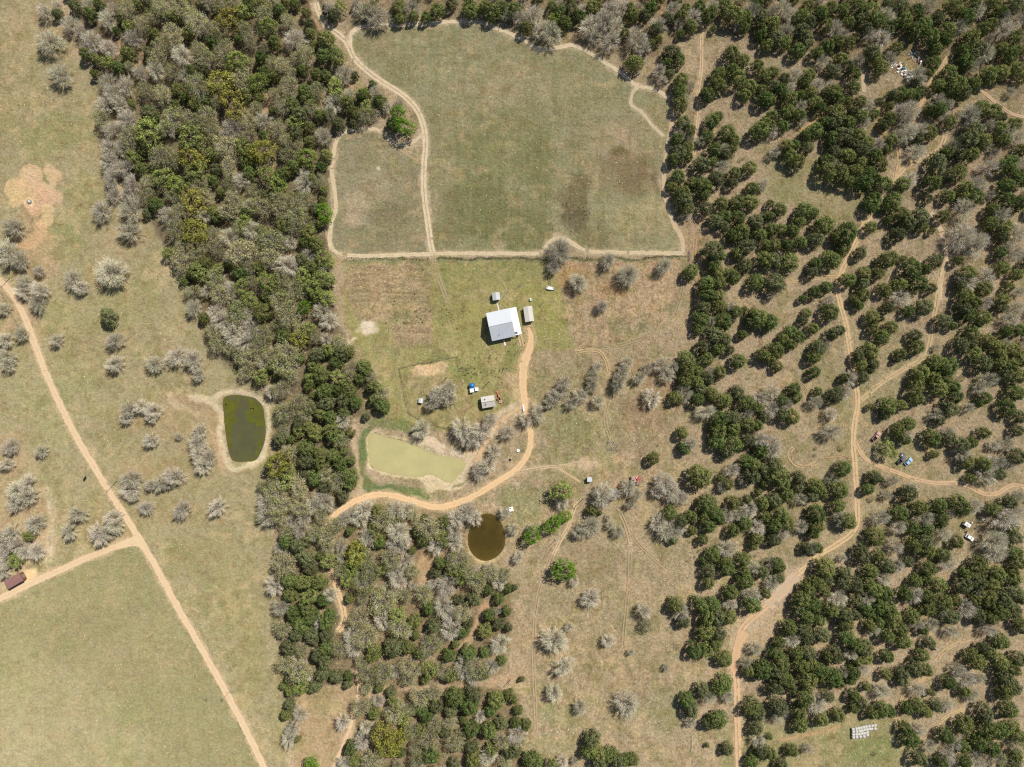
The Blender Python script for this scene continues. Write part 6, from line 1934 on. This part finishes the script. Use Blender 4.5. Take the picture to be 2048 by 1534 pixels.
def car_body(t, L, W, paint, kind):
    hw = W / 2
    x0, x1 = -L / 2, L / 2
    b = MB()
    if kind == 'car':
        low = [(x0, .35), (x0 + .05, .80), (x0 + .9, .92), (x1 - 1.25, .92), (x1 - .1, .74), (x1, .55), (x1, .32), (x0 + .1, .28)]
        cab = [(x0 + .25, .90), (x0 + .75, 1.36), (x0 + 2.1, 1.42), (x1 - 1.2, .90)]
    else:
        low = [(x0, .45), (x0, .95), (x0 + 1.75, .95), (x0 + 1.75, 1.02), (x1 - 1.35, 1.02), (x1 - .08, .92), (x1, .70), (x1, .42), (x0 + .1, .40)]
        cab = [(x0 + 1.76, 1.0), (x0 + 1.9, 1.62), (x0 + 2.75, 1.66), (x1 - 1.25, 1.0)]
    b.prism(low, -hw, hw)
    bo = b
    es = [e for e in b.bm.edges if abs(e.verts[0].co.y - e.verts[1].co.y) < 1e-6]
    bmesh.ops.bevel(b.bm, geom=es, offset=.06, segments=2, affect='EDGES')
    b.build('body', M[paint], t)
    c = MB()
    c.prism(cab, -hw + .07, hw - .07)
    for v in c.bm.verts:
        if v.co.z > 1.2:
            v.co.y *= .86
    c.build('cabin', M[paint], t)
    # panes stand proud of the cabin
    (ax, az), (bx, bz), (cx, cz), (dx, dz) = cab
    for nm, (px, pz), (qx, qz) in (('rear_window', (ax, az), (bx, bz)), ('windscreen', (dx, dz), (cx, cz))):
        g = MB()
        n = Vector((qz - pz, 0, px - qx)).normalized()
        if (n.x > 0) != (nm == 'windscreen'):
            n = -n
        l0, l1 = .16, .88
        p = Vector((px + (qx - px) * l0, 0, pz + (qz - pz) * l0)) + n * .015
        q = Vector((px + (qx - px) * l1, 0, pz + (qz - pz) * l1)) + n * .015
        g.quad([(p.x, -hw + .17, p.z), (p.x, hw - .17, p.z), (q.x, (hw - .24), q.z), (q.x, -(hw - .24), q.z)])
        g.build(nm, M['glass'], t)
    for s in (-1, 1):
        g = MB()
        yb, yt = s * (hw - .055), s * (hw - .07) * .87 + s * .012
        g.quad([(ax + .28, yb, az + .1), (dx - .3, yb, az + .1), (cx - .02, yt, cz - .1), (bx + .12, yt, bz - .08)])
        g.build('side_window', M['glass'], t)
    r = .32 if kind == 'car' else .37
    for wx_ in (x0 + .75, x1 - .85):
        for s in (-1, 1):
            wheel(t, wx_, s * (hw - .10), r, .22, 'grey_roof')
    for s in (-1, 1):
        MB().box(x1 - .03, x1 + .02, s * (hw - .3) - .14, s * (hw - .3) + .14, .58, .70).build('headlight', M['white'], t)
    if kind != 'car':
        bed = MB()
        bed.box(x0 + .08, x0 + 1.66, -hw + .10, hw - .10, .955, .962)
        bed.build('bed', M['dark'], t)
        for s in (-1, 1):
            MB().box(x0 + .02, x0 + 1.72, s * (hw - .05) - .05, s * (hw - .05) + .05, .96, 1.22).build('bed_side', M[paint], t)
        MB().box(x0 + .0, x0 + .06, -hw + .1, hw - .1, .96, 1.20).build('tailgate', M[paint], t)


def vehicle(name, label, cat, px, py, deg, L, W, paint, kind):
    x, y = P(px, py, .9)
    t = thing(name, label, cat, (x, y, 0), R(deg))
    car_body(t, L, W, paint, kind)
    return t


vehicle('pickup_truck', 'faded red pickup truck with an empty bed on the dry glade', 'pickup', 1753.3, 872.6, 48, 4.7, 1.75, 'pink', 'pickup')
vehicle('parked_car', 'light blue car parked next to the dark pickup', 'car', 1817.6, 923.2, 43, 4.0, 1.65, 'blue', 'car')
vehicle('pickup_truck', 'dark grey pickup truck parked between the blue car and a small trailer', 'pickup', 1803.6, 919.5, 45, 4.5, 1.65, 'slate', 'pickup')
vehicle('parked_car', 'white wrecked car on bare ground south of the white camper', 'car', 1940.3, 1075.5, -33, 4.0, 1.6, 'white', 'car')
# camper shell with its spilled bits
x, y = P(1934.0, 1049.2, 1.4)
t = thing('camper_trailer', 'white camper trailer beside dark junk among the cedars', 'camper', (x, y, 0), R(-31))
MB().box(-1.35, 1.35, -.85, .85, .45, 2.0, bev=.12).build('body', M['white'], t)
MB().box(-.5, .5, -.3, .3, 2.0, 2.12).build('roof_hatch', M['grey_roof'], t)
MB().box(-.5, .3, -.88, -.853, 1.1, 1.6).build('window', M['glass'], t)
for s in (-1, 1):
    wheel(t, 0, s * .78, .3, .18, 'grey_roof')
MB().box(1.35, 2.3, -.05, .05, .42, .5).build('tow_bar', M['slate'], t)
x, y = P(1938.5, 1044.6)
tag(MB().box(-1.1, 1.1, -.12, .12, 0, .16).box(-1.0, -.9, -.3, .3, .16, .24).build('beam', M['wood'], None, loc=(x, y, .02), rz=R(40)), 'dark timber beam lying against the white camper', 'beam')
x, y = P(1942.4, 1044.8)
tag(MB().lathe([(.26, 0), (.29, .05), (.27, .4), (.29, .44), (.27, .8), (.2, .86)], 16).build('barrel', M['white'], None, loc=(x, y, 0)), 'small white barrel near the white camper', 'barrel')
x, y = P(1931.7, 1063.8)
tag(MB().box(-.5, .5, -.25, .25, 0, .45, bev=.06).box(-.4, .4, -.2, .2, .45, .55).build('crate', M['dark'], None, loc=(x, y, 0), rz=R(35)), 'black crate between the white camper and white wrecked car', 'crate')
x, y = P(1930.2, 1047.0)
tag(MB().box(-.7, .7, -.3, .3, 0, .7, bev=.08).box(-.6, .2, -.28, .28, .7, .85).build('tarp_bundle', M['slate'], None, loc=(x, y, 0), rz=R(-31)), 'dark bundle stacked against the west end of the white camper', 'bundle')
# little utility trailer north-west of the dark pickup
x, y = P(1803.2, 910.0)
t = thing('utility_trailer', 'small grey utility trailer with a cluttered bed above the dark pickup', 'trailer', (x, y, 0), R(48))
MB().box(-1.0, 1.0, -.7, .7, .42, .5).build('bed', M['slate'], t)
for s in (-1, 1):
    MB().box(-1.0, 1.0, s * .68 - .03, s * .68 + .03, .5, .82).build('side_board', M['wood'], t)
    wheel(t, 0, s * .82, .28, .18, 'grey_roof')
MB().box(-.5, .2, -.3, .4, .5, .8, bev=.05).build('load', M['grey_roof'], t)
MB().box(1.0, 1.9, -.04, .04, .42, .48).build('tow_bar', M['slate'], t)
# orange tractor with front loader, mower behind
x, y = P(998.2, 794.0, 1)
t = thing('tractor', 'small orange tractor with a loader bucket parked by the two-vent shed', 'tractor', (x, y, 0), R(100))
MB().box(-.1, 1.35, -.34, .34, .55, 1.15, bev=.08).build('hood', M['orange'], t)
MB().box(-.95, 1.2, -.25, .25, .35, .62).build('chassis', M['slate'], t)
MB().box(-.85, -.4, -.24, .24, .85, .98, bev=.04).box(-.92, -.82, -.24, .24, .95, 1.35, bev=.03).build('seat', M['dark'], t)
MB().tube((-.18, 0, 1.1), (-.28, 0, 1.38), .03).tube((-.30, 0, 1.38), (-.28, 0, 1.41), .19, n=16).build('steering_wheel', M['dark'], t)
for s in (-1, 1):
    wheel(t, -.7, s * .62, .55, .34, 'orange')
    wheel(t, 1.0, s * .5, .34, .22, 'orange')
    MB().box(-1.2, -.2, s * .62 - .18, s * .62 + .18, 1.12, 1.17, bev=.02).build('fender', M['orange'], t)
    MB().tube((-1.0, s * .38, .9), (-1.0, s * .38, 2.1), .04).build('roll_bar', M['slate'], t)
    MB().box(.2, 2.0, s * .5 - .05, s * .5 + .05, .55, .68, ry=R(6)).build('loader_arm', M['orange'], t)
bk = MB()
bk.box(1.95, 2.0, -.75, .75, .08, .62).box(2.0, 2.55, -.75, .75, .08, .13).box(2.0, 2.5, -.75, -.7, .13, .55).box(2.0, 2.5, .7, .75, .13, .55)
bk.build('bucket', M['orange'], t)
x, y = P(1000.6, 802.5)
t = thing('mower', 'faded red rotary mower deck standing behind the orange tractor', 'mower', (x, y, 0), R(104))
MB().box(-.75, .75, -.68, .68, .25, .42, bev=.06).build('deck', M['pink'], t)
MB().lathe([(.2, .42), (.2, .58), (.1, .66)], 14).build('gearbox', M['rust'], t)
for s in (-1, 1):
    MB().tube((.7, s * .5, .4), (1.35, 0, .75), .04).build('hitch_arm', M['redtin'], t)
wheel(t, -1.0, 0, .22, .14, 'orange')
# white boat hull on the grass, rusty trailer frame north of it
x, y = P(1101.3, 576.6, .6)
t = thing('boat', 'white fibreglass boat hull sitting on the yard grass below the leafless tree', 'boat', (x, y, 0), R(-13))
bmh = MB()
secs = [(-1.8, .62, .95), (-1.0, .70, .92), (0, .68, .86), (.9, .50, .84), (1.6, .22, .9), (1.95, .03, 1.0)]
rings = []
for xx, w, h in secs:
    rings.append([bmh.bm.verts.new(p) for p in ((xx, -w, h), (xx, -w * .8, .35), (xx, 0, .2), (xx, w * .8, .35), (xx, w, h), (xx, w * .82, h), (xx, w * .62, .5), (xx, 0, .42), (xx, -w * .62, .5), (xx, -w * .82, h))])
for a_, b_ in zip(rings, rings[1:]):
    for i in range(10):
        bmh.bm.faces.new((a_[i], a_[(i + 1) % 10], b_[(i + 1) % 10], b_[i]))
bmh.bm.faces.new(rings[0])
bmh.build('hull', M['white'], t)
MB().box(-1.2, .75, -.5, .5, .84, .9, bev=.02).build('deck_cover', M['white_roof'], t)
MB().box(-1.95, -1.8, -.15, .15, .3, 1.1, bev=.03).build('outboard', M['slate'], t)
x, y = P(1098.8, 559.5)
t = thing('boat_trailer', 'rusty narrow trailer frame between the white boat and the leafless tree', 'trailer', (x, y, 0), R(96))
for s in (-1, 1):
    MB().box(-1.9, 1.4, s * .45 - .05, s * .45 + .05, .4, .52).build('rail', M['rust'], t)
    wheel(t, .6, s * .65, .3, .2, 'rust')
for k in (-1.6, -.6, .5, 1.3):
    MB().box(k, k + .08, -.4, .4, .4, .5).build('crossbar', M['rust'], t)
MB().box(-2.9, -1.9, -.06, .06, .4, .5).build('tow_bar', M['rust'], t)
# quad bike and pallet by the red-brown shed
x, y = P(45.5, 1154.6, .7)
t = thing('quad_bike', 'small black and white quad bike at the corner of the red-brown shed', 'quad bike', (x, y, 0), R(-55))
MB().box(-.55, .55, -.2, .2, .35, .65, bev=.05).build('body', M['dark'], t)
MB().box(-.75, -.15, -.38, .38, .66, .74, bev=.03).build('rear_rack', M['white'], t)
MB().box(.3, .8, -.4, .4, .62, .72, bev=.03).build('front_cowl', M['white'], t)
MB().tube((.25, -.36, .95), (.25, .36, .95), .025).build('handlebar', M['slate'], t)
for xx in (-.55, .55):
    for s in (-1, 1):
        wheel(t, xx, s * .42, .27, .2, 'slate')

# ------------------------------------------------------------------ small yard things
x, y = P(1061.0, 599.5)
t = thing('chest_freezer', 'white box standing north of the long beige shed', 'box', (x, y, 0), R(-80))
MB().box(-.6, .6, -.36, .36, 0, .8, bev=.03).build('body', M['white'], t)
MB().box(-.6, .6, -.36, .36, .81, .88, bev=.02).build('lid', M['galv'], t)
x, y = P(1008.2, 592.6)
t = thing('fire_pit', 'small stone fire ring with ash on the grass beside the little grey shed', 'fire pit', (x, y, 0))
for i in range(11):
    a = 6.283 * i / 11
    MB().box(-.16, .16, -.12, .12, 0, .2, rz=a + 1.57, at=(.62 * math.cos(a), .62 * math.sin(a), 0), bev=.04).build('stone', M['stone'], t)
MB().lathe([(.5, .01), (.45, .07), (.1, .1)], 16).build('ash_bed', M['ash'], t)
x, y = P(1047.3, 816)
t = thing('feed_trough', 'long pale trough beside the drive just before the leafless tree', 'trough', (x, y, 0), R(97))
tb = MB()
tb.box(-1.55, 1.55, -.42, .42, .1, .18).box(-1.55, 1.55, -.42, -.34, .18, .65).box(-1.55, 1.55, .34, .42, .18, .65).box(-1.55, -1.47, -.34, .34, .18, .65).box(1.47, 1.55, -.34, .34, .18, .65)
tb.build('trough', M['white'], t)
MB().box(-1.4, 1.4, -.335, .335, .45, .5).build('feed', M['paleconc'], t)
for k in (-1.1, 1.1):
    MB().box(k - .06, k + .06, -.35, .35, 0, .1).build('skid', M['wood'], t)
x, y = P(1020.4, 919)
t = thing('barrel', 'black barrel lying on bright grass inside the drive bend', 'barrel', (x, y, .36), R(-42))
MB().tube((-.5, 0, 0), (.5, 0, 0), .36, n=18).build('body', M['rubber'], t)
for k in (-.42, .0, .40):
    MB().tube((k, 0, 0), (k + .03, 0, 0), .38, n=18).build('hoop', M['dark'], t)
# hay feeder ring in the bare scar
x, y = P(57.2, 402.5, .8)
t = thing('hay_feeder', 'round metal hay feeder ring standing in the bare feeding scar', 'feeder', (x, y, 0))
mb = MB()
for z in (.1, .6, 1.1):
    for i in range(20):
        a, b = 6.283 * i / 20, 6.283 * (i + 1) / 20
        mb.tube((.95 * math.cos(a), .95 * math.sin(a), z), (.95 * math.cos(b), .95 * math.sin(b), z), .03, n=6)
mb.build('hoop', M['slate'], t)
for i in range(10):
    a = 6.283 * i / 10
    MB().tube((.95 * math.cos(a), .95 * math.sin(a), 0), (.95 * math.cos(a), .95 * math.sin(a), 1.12), .025, n=6).build('bar', M['slate'], t)
MB().lathe([(.8, .0), (.78, .5), (.4, .8), (.1, .9)], 16).build('hay', M['bale'], t)

# ------------------------------------------------------------------ cattle: one continuous body each
def cow_mesh():
    J = [((0, 0, 1.02), .34), ((.45, 0, 1.06), .32), ((.72, 0, 1.12), .25), ((.98, 0, 1.22), .17), ((1.20, 0, 1.16), .13), ((1.42, 0, 1.0), .085), ((-.42, 0, 1.04), .33), ((-.70, 0, 1.10), .24), ((-.80, 0, .95), .05), ((-.84, 0, .55), .03)]
    E = [(0, 1), (1, 2), (2, 3), (3, 4), (4, 5), (0, 6), (6, 7), (7, 8), (8, 9)]
    for s in (-1, 1):
        o = len(J)
        J += [((.52, s * .2, .80), .14), ((.52, s * .22, .42), .07), ((.54, s * .22, .06), .055)]
        E += [(1, o), (o, o + 1), (o + 1, o + 2)]
        o = len(J)
        J += [((-.55, s * .2, .82), .17), ((-.44, s * .22, .56), .10), ((-.62, s * .22, .36), .06), ((-.58, s * .22, .06), .055)]
        E += [(6, o), (o, o + 1), (o + 1, o + 2), (o + 2, o + 3)]
        o = len(J)
        J += [((1.16, s * .16, 1.28), .04), ((1.13, s * .30, 1.26), .03)]
        E += [(4, o), (o, o + 1)]
    me = bpy.data.meshes.new('cow')
    me.from_pydata([j[0] for j in J], E, [])
    o = bpy.data.objects.new('cow_tmp', me)
    COL.objects.link(o)
    md = o.modifiers.new('skin', 'SKIN')
    for i, j in enumerate(J):
        me.skin_vertices[0].data[i].radius = (j[1], j[1])
    me.skin_vertices[0].data[0].use_root = True
    s = o.modifiers.new('sub', 'SUBSURF')
    s.levels = s.render_levels = 1
    dg = bpy.context.evaluated_depsgraph_get()
    out = bpy.data.meshes.new_from_object(o.evaluated_get(dg))
    bpy.data.objects.remove(o)
    out.name = 'cow'
    out.materials.clear()
    out.materials.append(M['cowhide'])
    for p in out.polygons:
        p.use_smooth = True
    return out


cowm = cow_mesh()
for px, py, deg, lab in ((169, 957.5, 60, 'lone black cow standing in the pale western pasture'), (1868.7, 1298.2, 150, 'black cow on bare ground beside a small cedar'), (1890.3, 1421.6, 70, 'black cow under a leafless tree at the end of a rutted track')):
    x, y = P(px, py, 1)
    o = link(bpy.data.objects.new('cow', cowm))
    o.location = (x, y, 0)
    o.rotation_euler = (0, 0, R(deg))
    tag(o, lab, 'cow', 'grazing cattle')

# ------------------------------------------------------------------ poles and fences
def pole(px, py, h, label, arm=True, deg=40):
    x, y = P(px, py)
    t = thing('utility_pole', label, 'pole', (x, y, 0), R(deg), 'wooden poles')
    MB().tube((0, 0, 0), (0, 0, h), .15, .11, 10).build('shaft', M['pole'], t)
    if arm:
        a = MB().box(-.06, .06, -.9, .9, h - .7, h - .58).build('crossarm', M['wood'], t)
        for k in (-.75, 0.0, .75):
            MB().lathe([(.05, h - .58), (.06, h - .5), (.03, h - .42)], 8, (0, k, 0)).build('insulator', M['white'], a)
    else:
        MB().lathe([(.13, h), (.13, h + .06), (.02, h + .1)], 8).build('cap', M['grey_roof'], t)


pole(979.3, 761.7, 6.6, 'plain pole throwing a shadow north-east of the two-vent shed', False)
pole(894.3, 754.0, 4.8, 'plain pole north of the big leafless tree in the corral', False)
pole(1166.5, 996.8, 8.4, 'utility pole at the top of the long trail', True, 45)
pole(1110.3, 1079.3, 5.2, 'short pole beside the long trail south of the vivid green trees', False)
pole(234, 962, 8.6, 'utility pole beside the dirt road, its shadow across the road', True, 30)
pole(20, 556, 7.4, 'utility pole where the dirt road bends by a leafless tree', True, 30)
pole(463.5, 1379, 8.8, 'utility pole at the east verge of the dirt road across the pale field', True, 30)
pole(431.5, 1380, 8.4, 'utility pole in the pale field west of the dirt road', True, 30)
pole(1020.5, 1359, 5.6, 'short pole at the eastern edge of the southern wood', False)


def fence(label, pts, gap, h=1.25, rails=0, wires=3, mat='wood', name='wire_fence'):
    w = [Vector((*P(*p), 0)) for p in pts]
    t = thing(name, label, 'fence', w[0])
    rail = MB()
    made = 0
    for a, b in zip(w, w[1:]):
        L = (b - a).length
        n = max(1, round(L / gap))
        for i in range(n + (1 if b is w[-1] else 0)):
            if made >= 100:
                break
            p = a + (b - a) * (i / n) - w[0]
            MB().tube((p.x, p.y, 0), (p.x, p.y, h * (0.97 + .06 * rb.random())), .07, .06, 6).build('post', M[mat], t)
            made += 1
        p, q = a - w[0], b - w[0]
        for k in range(wires):
            z = h * (.3 + .32 * k)
            rail.tube((p.x, p.y, z), (q.x, q.y, z), .012, n=4)
        for k in range(rails):
            z = h * (.35 + .3 * k)
            rail.tube((p.x, p.y, z), (q.x, q.y, z), .035, n=5)
    rail.build('rails' if rails else 'wires', M[mat if rails else 'slate'], t)


fence('weathered rail fence round the corral by the khaki pond', PEN, 3.2, 1.3, 2, 0)
fence('long post and wire fence along the meadow bottom, west of the driveway gap', [(666, 518), (740, 516.5), (800, 516.5), (858, 515.5)], 3.6, 1.2)
fence('long post and wire fence along the meadow bottom, east of the driveway gap', [(874, 515.5), (960, 516), (1060, 515), (1160, 514), (1260, 513.5), (1372, 512.5)], 3.6, 1.2)
fence('post and wire fence between the wild brown plot and the cedar woods', [(1381, 440), (1379, 490), (1381, 560)], 3.0, 1.3)
fence('short post and wire fence inside the roadside bend', [(0, 578), (12, 600), (26, 632), (38, 650)], 3.0, 1.2)
fence('pale plank corral rail in the southern scrub near the sandy track', [(1384, 1470), (1384, 1492), (1382, 1502)], 2.0, 1.3, 3, 0, 'palewood')
x, y = P(1378.0, 512)
t = thing('field_gate', 'dark metal gate at the square meadow corner', 'gate', (x, y, 0), R(90))
for z in (.25, .55, .85, 1.15):
    MB().tube((-1.9, 0, z), (1.9, 0, z), .035, n=6).build('bar', M['slate'], t)
for k in (-1.9, 0, 1.9):
    MB().tube((k, 0, .1), (k, 0, 1.2), .045, n=6).build('upright', M['slate'], t)

# fallen logs and bleached trunks
for px, py, L, deg, lab in ((688, 1365, 3.4, 42, 'bleached fallen log at the top of the lane-side meadow'), (850, 1272, 4.2, -62, 'bare grey fallen trunk in the southern wood'), (978, 1197, 3.0, 55, 'pale snag across the top of the clay gully'),
                            (692, 1072, 3.0, 35, 'grey log beside the drive end under leafless trees'), (1866, 1489, 2.6, -38, 'thin grey log on the grass by the rutted track'), (1485, 1472, 1.7, 96, 'short pale log beside the southern sandy track')):
    x, y = P(px, py)
    t = thing('fallen_log', lab, 'log', (x, y, .18), R(deg))
    MB().tube((-L / 2, 0, 0), (L / 2, .15, .05), .17, .09, 8).build('trunk', M['limb'], t)
    MB().tube((L * .1, 0, .03), (L * .33, .6, .25), .06, .025, 6).build('branch', M['limb'], t)

# ------------------------------------------------------------------ grass tufts, weeds and flowers
def scatter(name, label, n, seed, where, hgt, wid, colf, mat, spread=1.0, blades=3):
    rg = sd_rng(seed)
    x = rg.uniform(-231, 231, n)
    y = rg.uniform(-174, 174, n)
    j = np.clip(np.searchsorted(ys, y), 1, len(ys) - 1)
    i = np.clip(np.searchsorted(xs, x), 1, len(xs) - 1)
    keep = (rg.random(n) < where(j, i, x, y)) & (GZ[j, i] > -0.04)
    x, y, j, i = x[keep], y[keep], j[keep], i[keep]
    n = len(x)
    base = np.column_stack([x, y, GZ[j, i] - .02])
    col = colf(rg, j, i)
    V, C = [], []
    for b in range(blades):
        th = rg.random(n) * 6.283
        s = np.column_stack([np.cos(th), np.sin(th), np.zeros(n)])
        w = (wid * (.6 + .8 * rg.random(n)))[:, None]
        h = hgt * (.5 + rg.random(n))
        lean = rg.normal(size=(n, 2)) * spread * h[:, None] * .6
        top = base + np.column_stack([lean, h])
        V.append(np.stack([base - s * w / 2, base + s * w / 2, top], 1))
        C.append(np.repeat(col[:, None], 3, 1))
    V, C = np.concatenate(V).reshape(-1, 3), np.concatenate(C).reshape(-1, 3)
    me = np_mesh(name, V, np.arange(len(V)).reshape(-1, 3), [mat])
    col_attr(me, 'soil', np.column_stack([C, np.ones(len(C))]))
    tag(link(bpy.data.objects.new(name, me)), label, kind='stuff')


def blade_mat():
    q = NT('grass_blades')
    at = q.n('ShaderNodeAttribute', attribute_name='soil')
    q.l(at.outputs['Color'], q.b.inputs['Base Color'])
    q.b.inputs['Roughness'].default_value = .9
    q.b.inputs['Specular IOR Level'].default_value = 0.05
    return q.m


M['blade'] = blade_mat()


def tuft_col(rg, j, i):
    k = rg.random(len(j))
    c = LCOL[j, i] * (0.75 + 0.75 * rg.random(len(j)))[:, None]
    straw = np.array([0.62, 0.52, 0.36])
    weed = np.array([0.13, 0.13, 0.06])
    c = np.where((k < .22)[:, None], straw * (.75 + .4 * rg.random(len(j)))[:, None], c)
    return np.where((k > .97)[:, None], weed * (.8 + .5 * rg.random(len(j)))[:, None], c)


scatter('dry_grass', 'tussocks of dry straw grass over the pasture and scrub', 260000, 31, lambda j, i, x, y: DEN[j, i] * .85, .20, .26, tuft_col, M['blade'], 2.0)


def flower_where(j, i, x, y):
    px, py = x / S + 1024, 767 - y / S
    g = lambda cx, cy, r: np.exp(-((px - cx) ** 2 + (py - cy) ** 2) / r ** 2)
    return np.clip(.9 * g(1108, 660, 26) + .5 * g(1098, 680, 20) + .5 * g(1115, 640, 26) + .55 * g(1700, 1505, 34) + .5 * g(1760, 1500, 30) + .35 * g(745, 670, 26) + .6 * g(1080, 1455, 30) + .5 * g(322, 530, 26) + .4 * g(340, 580, 26) + .45 * g(120, 215, 60) + .3 * g(30, 180, 50) + .25 * g(1062, 1350, 26) + .3 * g(1240, 910, 50) + .3 * g(440, 1270, 30) + .12 * g(900, 150, 130) + .10 * g(1150, 200, 120) + .008, 0, 1)


def flower_col(rg, j, i):
    return np.tile(np.array([.72, .67, .53]), (len(j), 1)) * (.7 + .4 * rg.random(len(j)))[:, None]


scatter('pale_weeds', 'small pale flowers, bleached stalks and stone chips in the grass', 120000, 32, flower_where, .15, .34, flower_col, M['blade'], 1.6, 2)


def weed_where(j, i, x, y):
    px, py = x / S + 1024, 767 - y / S
    g = lambda cx, cy, r, s=1.0: np.exp(-((px - cx) ** 2 + ((py - cy) * s) ** 2) / r ** 2)
    f = np.where((np.abs(py - 517) < 2.2) & (px > 690) & (px < 1370), .7, 0)
    return np.clip(f + .45 * g(1022, 702, 16) + .4 * g(985, 735, 24) + .35 * g(1000, 750, 20) + .4 * g(800, 632, 24) + .3 * g(838, 620, 20) + .3 * g(920, 750, 24) + .25 * g(905, 625, 26) + .25 * g(1150, 430, 34) + .5 * g(945, 740, 14) + .3 * g(1410, 1120, 30), 0, 1)


scatter('green_weeds', 'dark green weed clumps in the yard and along the meadow fence', 110000, 33, weed_where, .55, .45, lambda rg, j, i: np.array([.085, .120, .034]) * (.7 + .8 * rg.random(len(j)))[:, None], M['blade'], 1.0, 3)


# ------------------------------------------------------------------ low scrub and dead wood nobody could count
def scrub(name, label, n, seed, where, kinds, rmin, rmax, keepf):
    rg = sd_rng(seed)
    V, F, MI, T, o = [], [], [], [], 0
    mats = [M['cedar'], M['twig'], M['olive']]
    x = rg.uniform(-231, 231, n)
    y = rg.uniform(-174, 174, n)
    j = np.clip(np.searchsorted(ys, y), 1, len(ys) - 1)
    i = np.clip(np.searchsorted(xs, x), 1, len(xs) - 1)
    ok = (rg.random(n) < where(x / S + 1024, 767 - y / S)) & (GZ[j, i] > -0.04) & (DEN[j, i] > 0.19)
    for X, Y in zip(x[ok], y[ok]):
        px, py = X / S + 1024, 767 - Y / S
        if any(np.hypot(l[:, 0] - px, l[:, 1] - py).min() < w * 0.5 + 5 for l, w in _lines):
            continue
        k = kinds[int(rg.random() * len(kinds))]
        pr = PROTO[k][int(rg.random() * len(PROTO[k]))]
        vv, ff = pr[3]
        r = rmin + (rmax - rmin) * rg.random() ** 2
        m = rg.random(len(ff)) < keepf
        ff = ff[m]
        us, inv = np.unique(ff, return_inverse=True)
        vv = vv[us]
        z = (vv[:, 2] - 0.25) * r * 0.75
        V.append(np.column_stack([vv[:, 0] * r + X, vv[:, 1] * r + Y, np.maximum(z, 0.02)]))
        F.append(inv.reshape(ff.shape) + o)
        MI.append(np.full(len(ff), 0 if k == 'C' else (1 if k == 'B' else 2)))
        T.append(np.full(len(us), rg.random()))
        o += len(us)
    me = np_mesh(name, np.concatenate(V), np.concatenate(F), mats, np.concatenate(MI))
    a = me.attributes.new('tint', 'FLOAT', 'POINT')
    a.data.foreach_set('value', np.concatenate(T).astype(np.float32))
    tag(link(bpy.data.objects.new(name, me)), label, kind='stuff')


def scrub_where(px, py):
    w = np.where(px > 1390, .55, 0.0)
    w = np.where((px > 1060) & (px < 1390) & (py > 730), .16, w)
    w = np.where(inside(px, py, WOOD_W) | inside(px, py, WOOD_S), .75, w)
    return w * (0.25 + 1.1 * sstep((fbm(px / 60, py / 60, 2, 3) - .4) / .3))


scrub('undergrowth', 'low scrub bushes and saplings between the trees', 2600, 81, scrub_where, 'CBBO', .5, 1.7, .22)

rg = sd_rng(83)
n = 9000
x, y = rg.uniform(-231, 231, n), rg.uniform(-174, 174, n)
px, py = x / S + 1024, 767 - y / S
ok = rg.random(n) < np.where(px > 1380, .5, np.where(inside(px, py, WOOD_W) | inside(px, py, WOOD_S), .6, np.where(px > 1050, .10, .02)))
x, y = x[ok], y[ok]
n = len(x)
th, L = rg.random(n) * 6.283, .5 + 2.0 * rg.random(n) ** 2.5
a = np.column_stack([x, y, np.full(n, .05)])
b = a + np.column_stack([np.cos(th) * L, np.sin(th) * L, .25 * rg.random(n)])
V, F = sticks_np(a, b, .09 + .06 * rg.random(n), rg)
V[:, 2] = np.maximum(V[:, 2], .03)
me = np_mesh('dead_branches', V, F, [M['limb']])
tag(link(bpy.data.objects.new('dead_branches', me)), 'fallen grey sticks and branches on the woodland floor', kind='stuff')
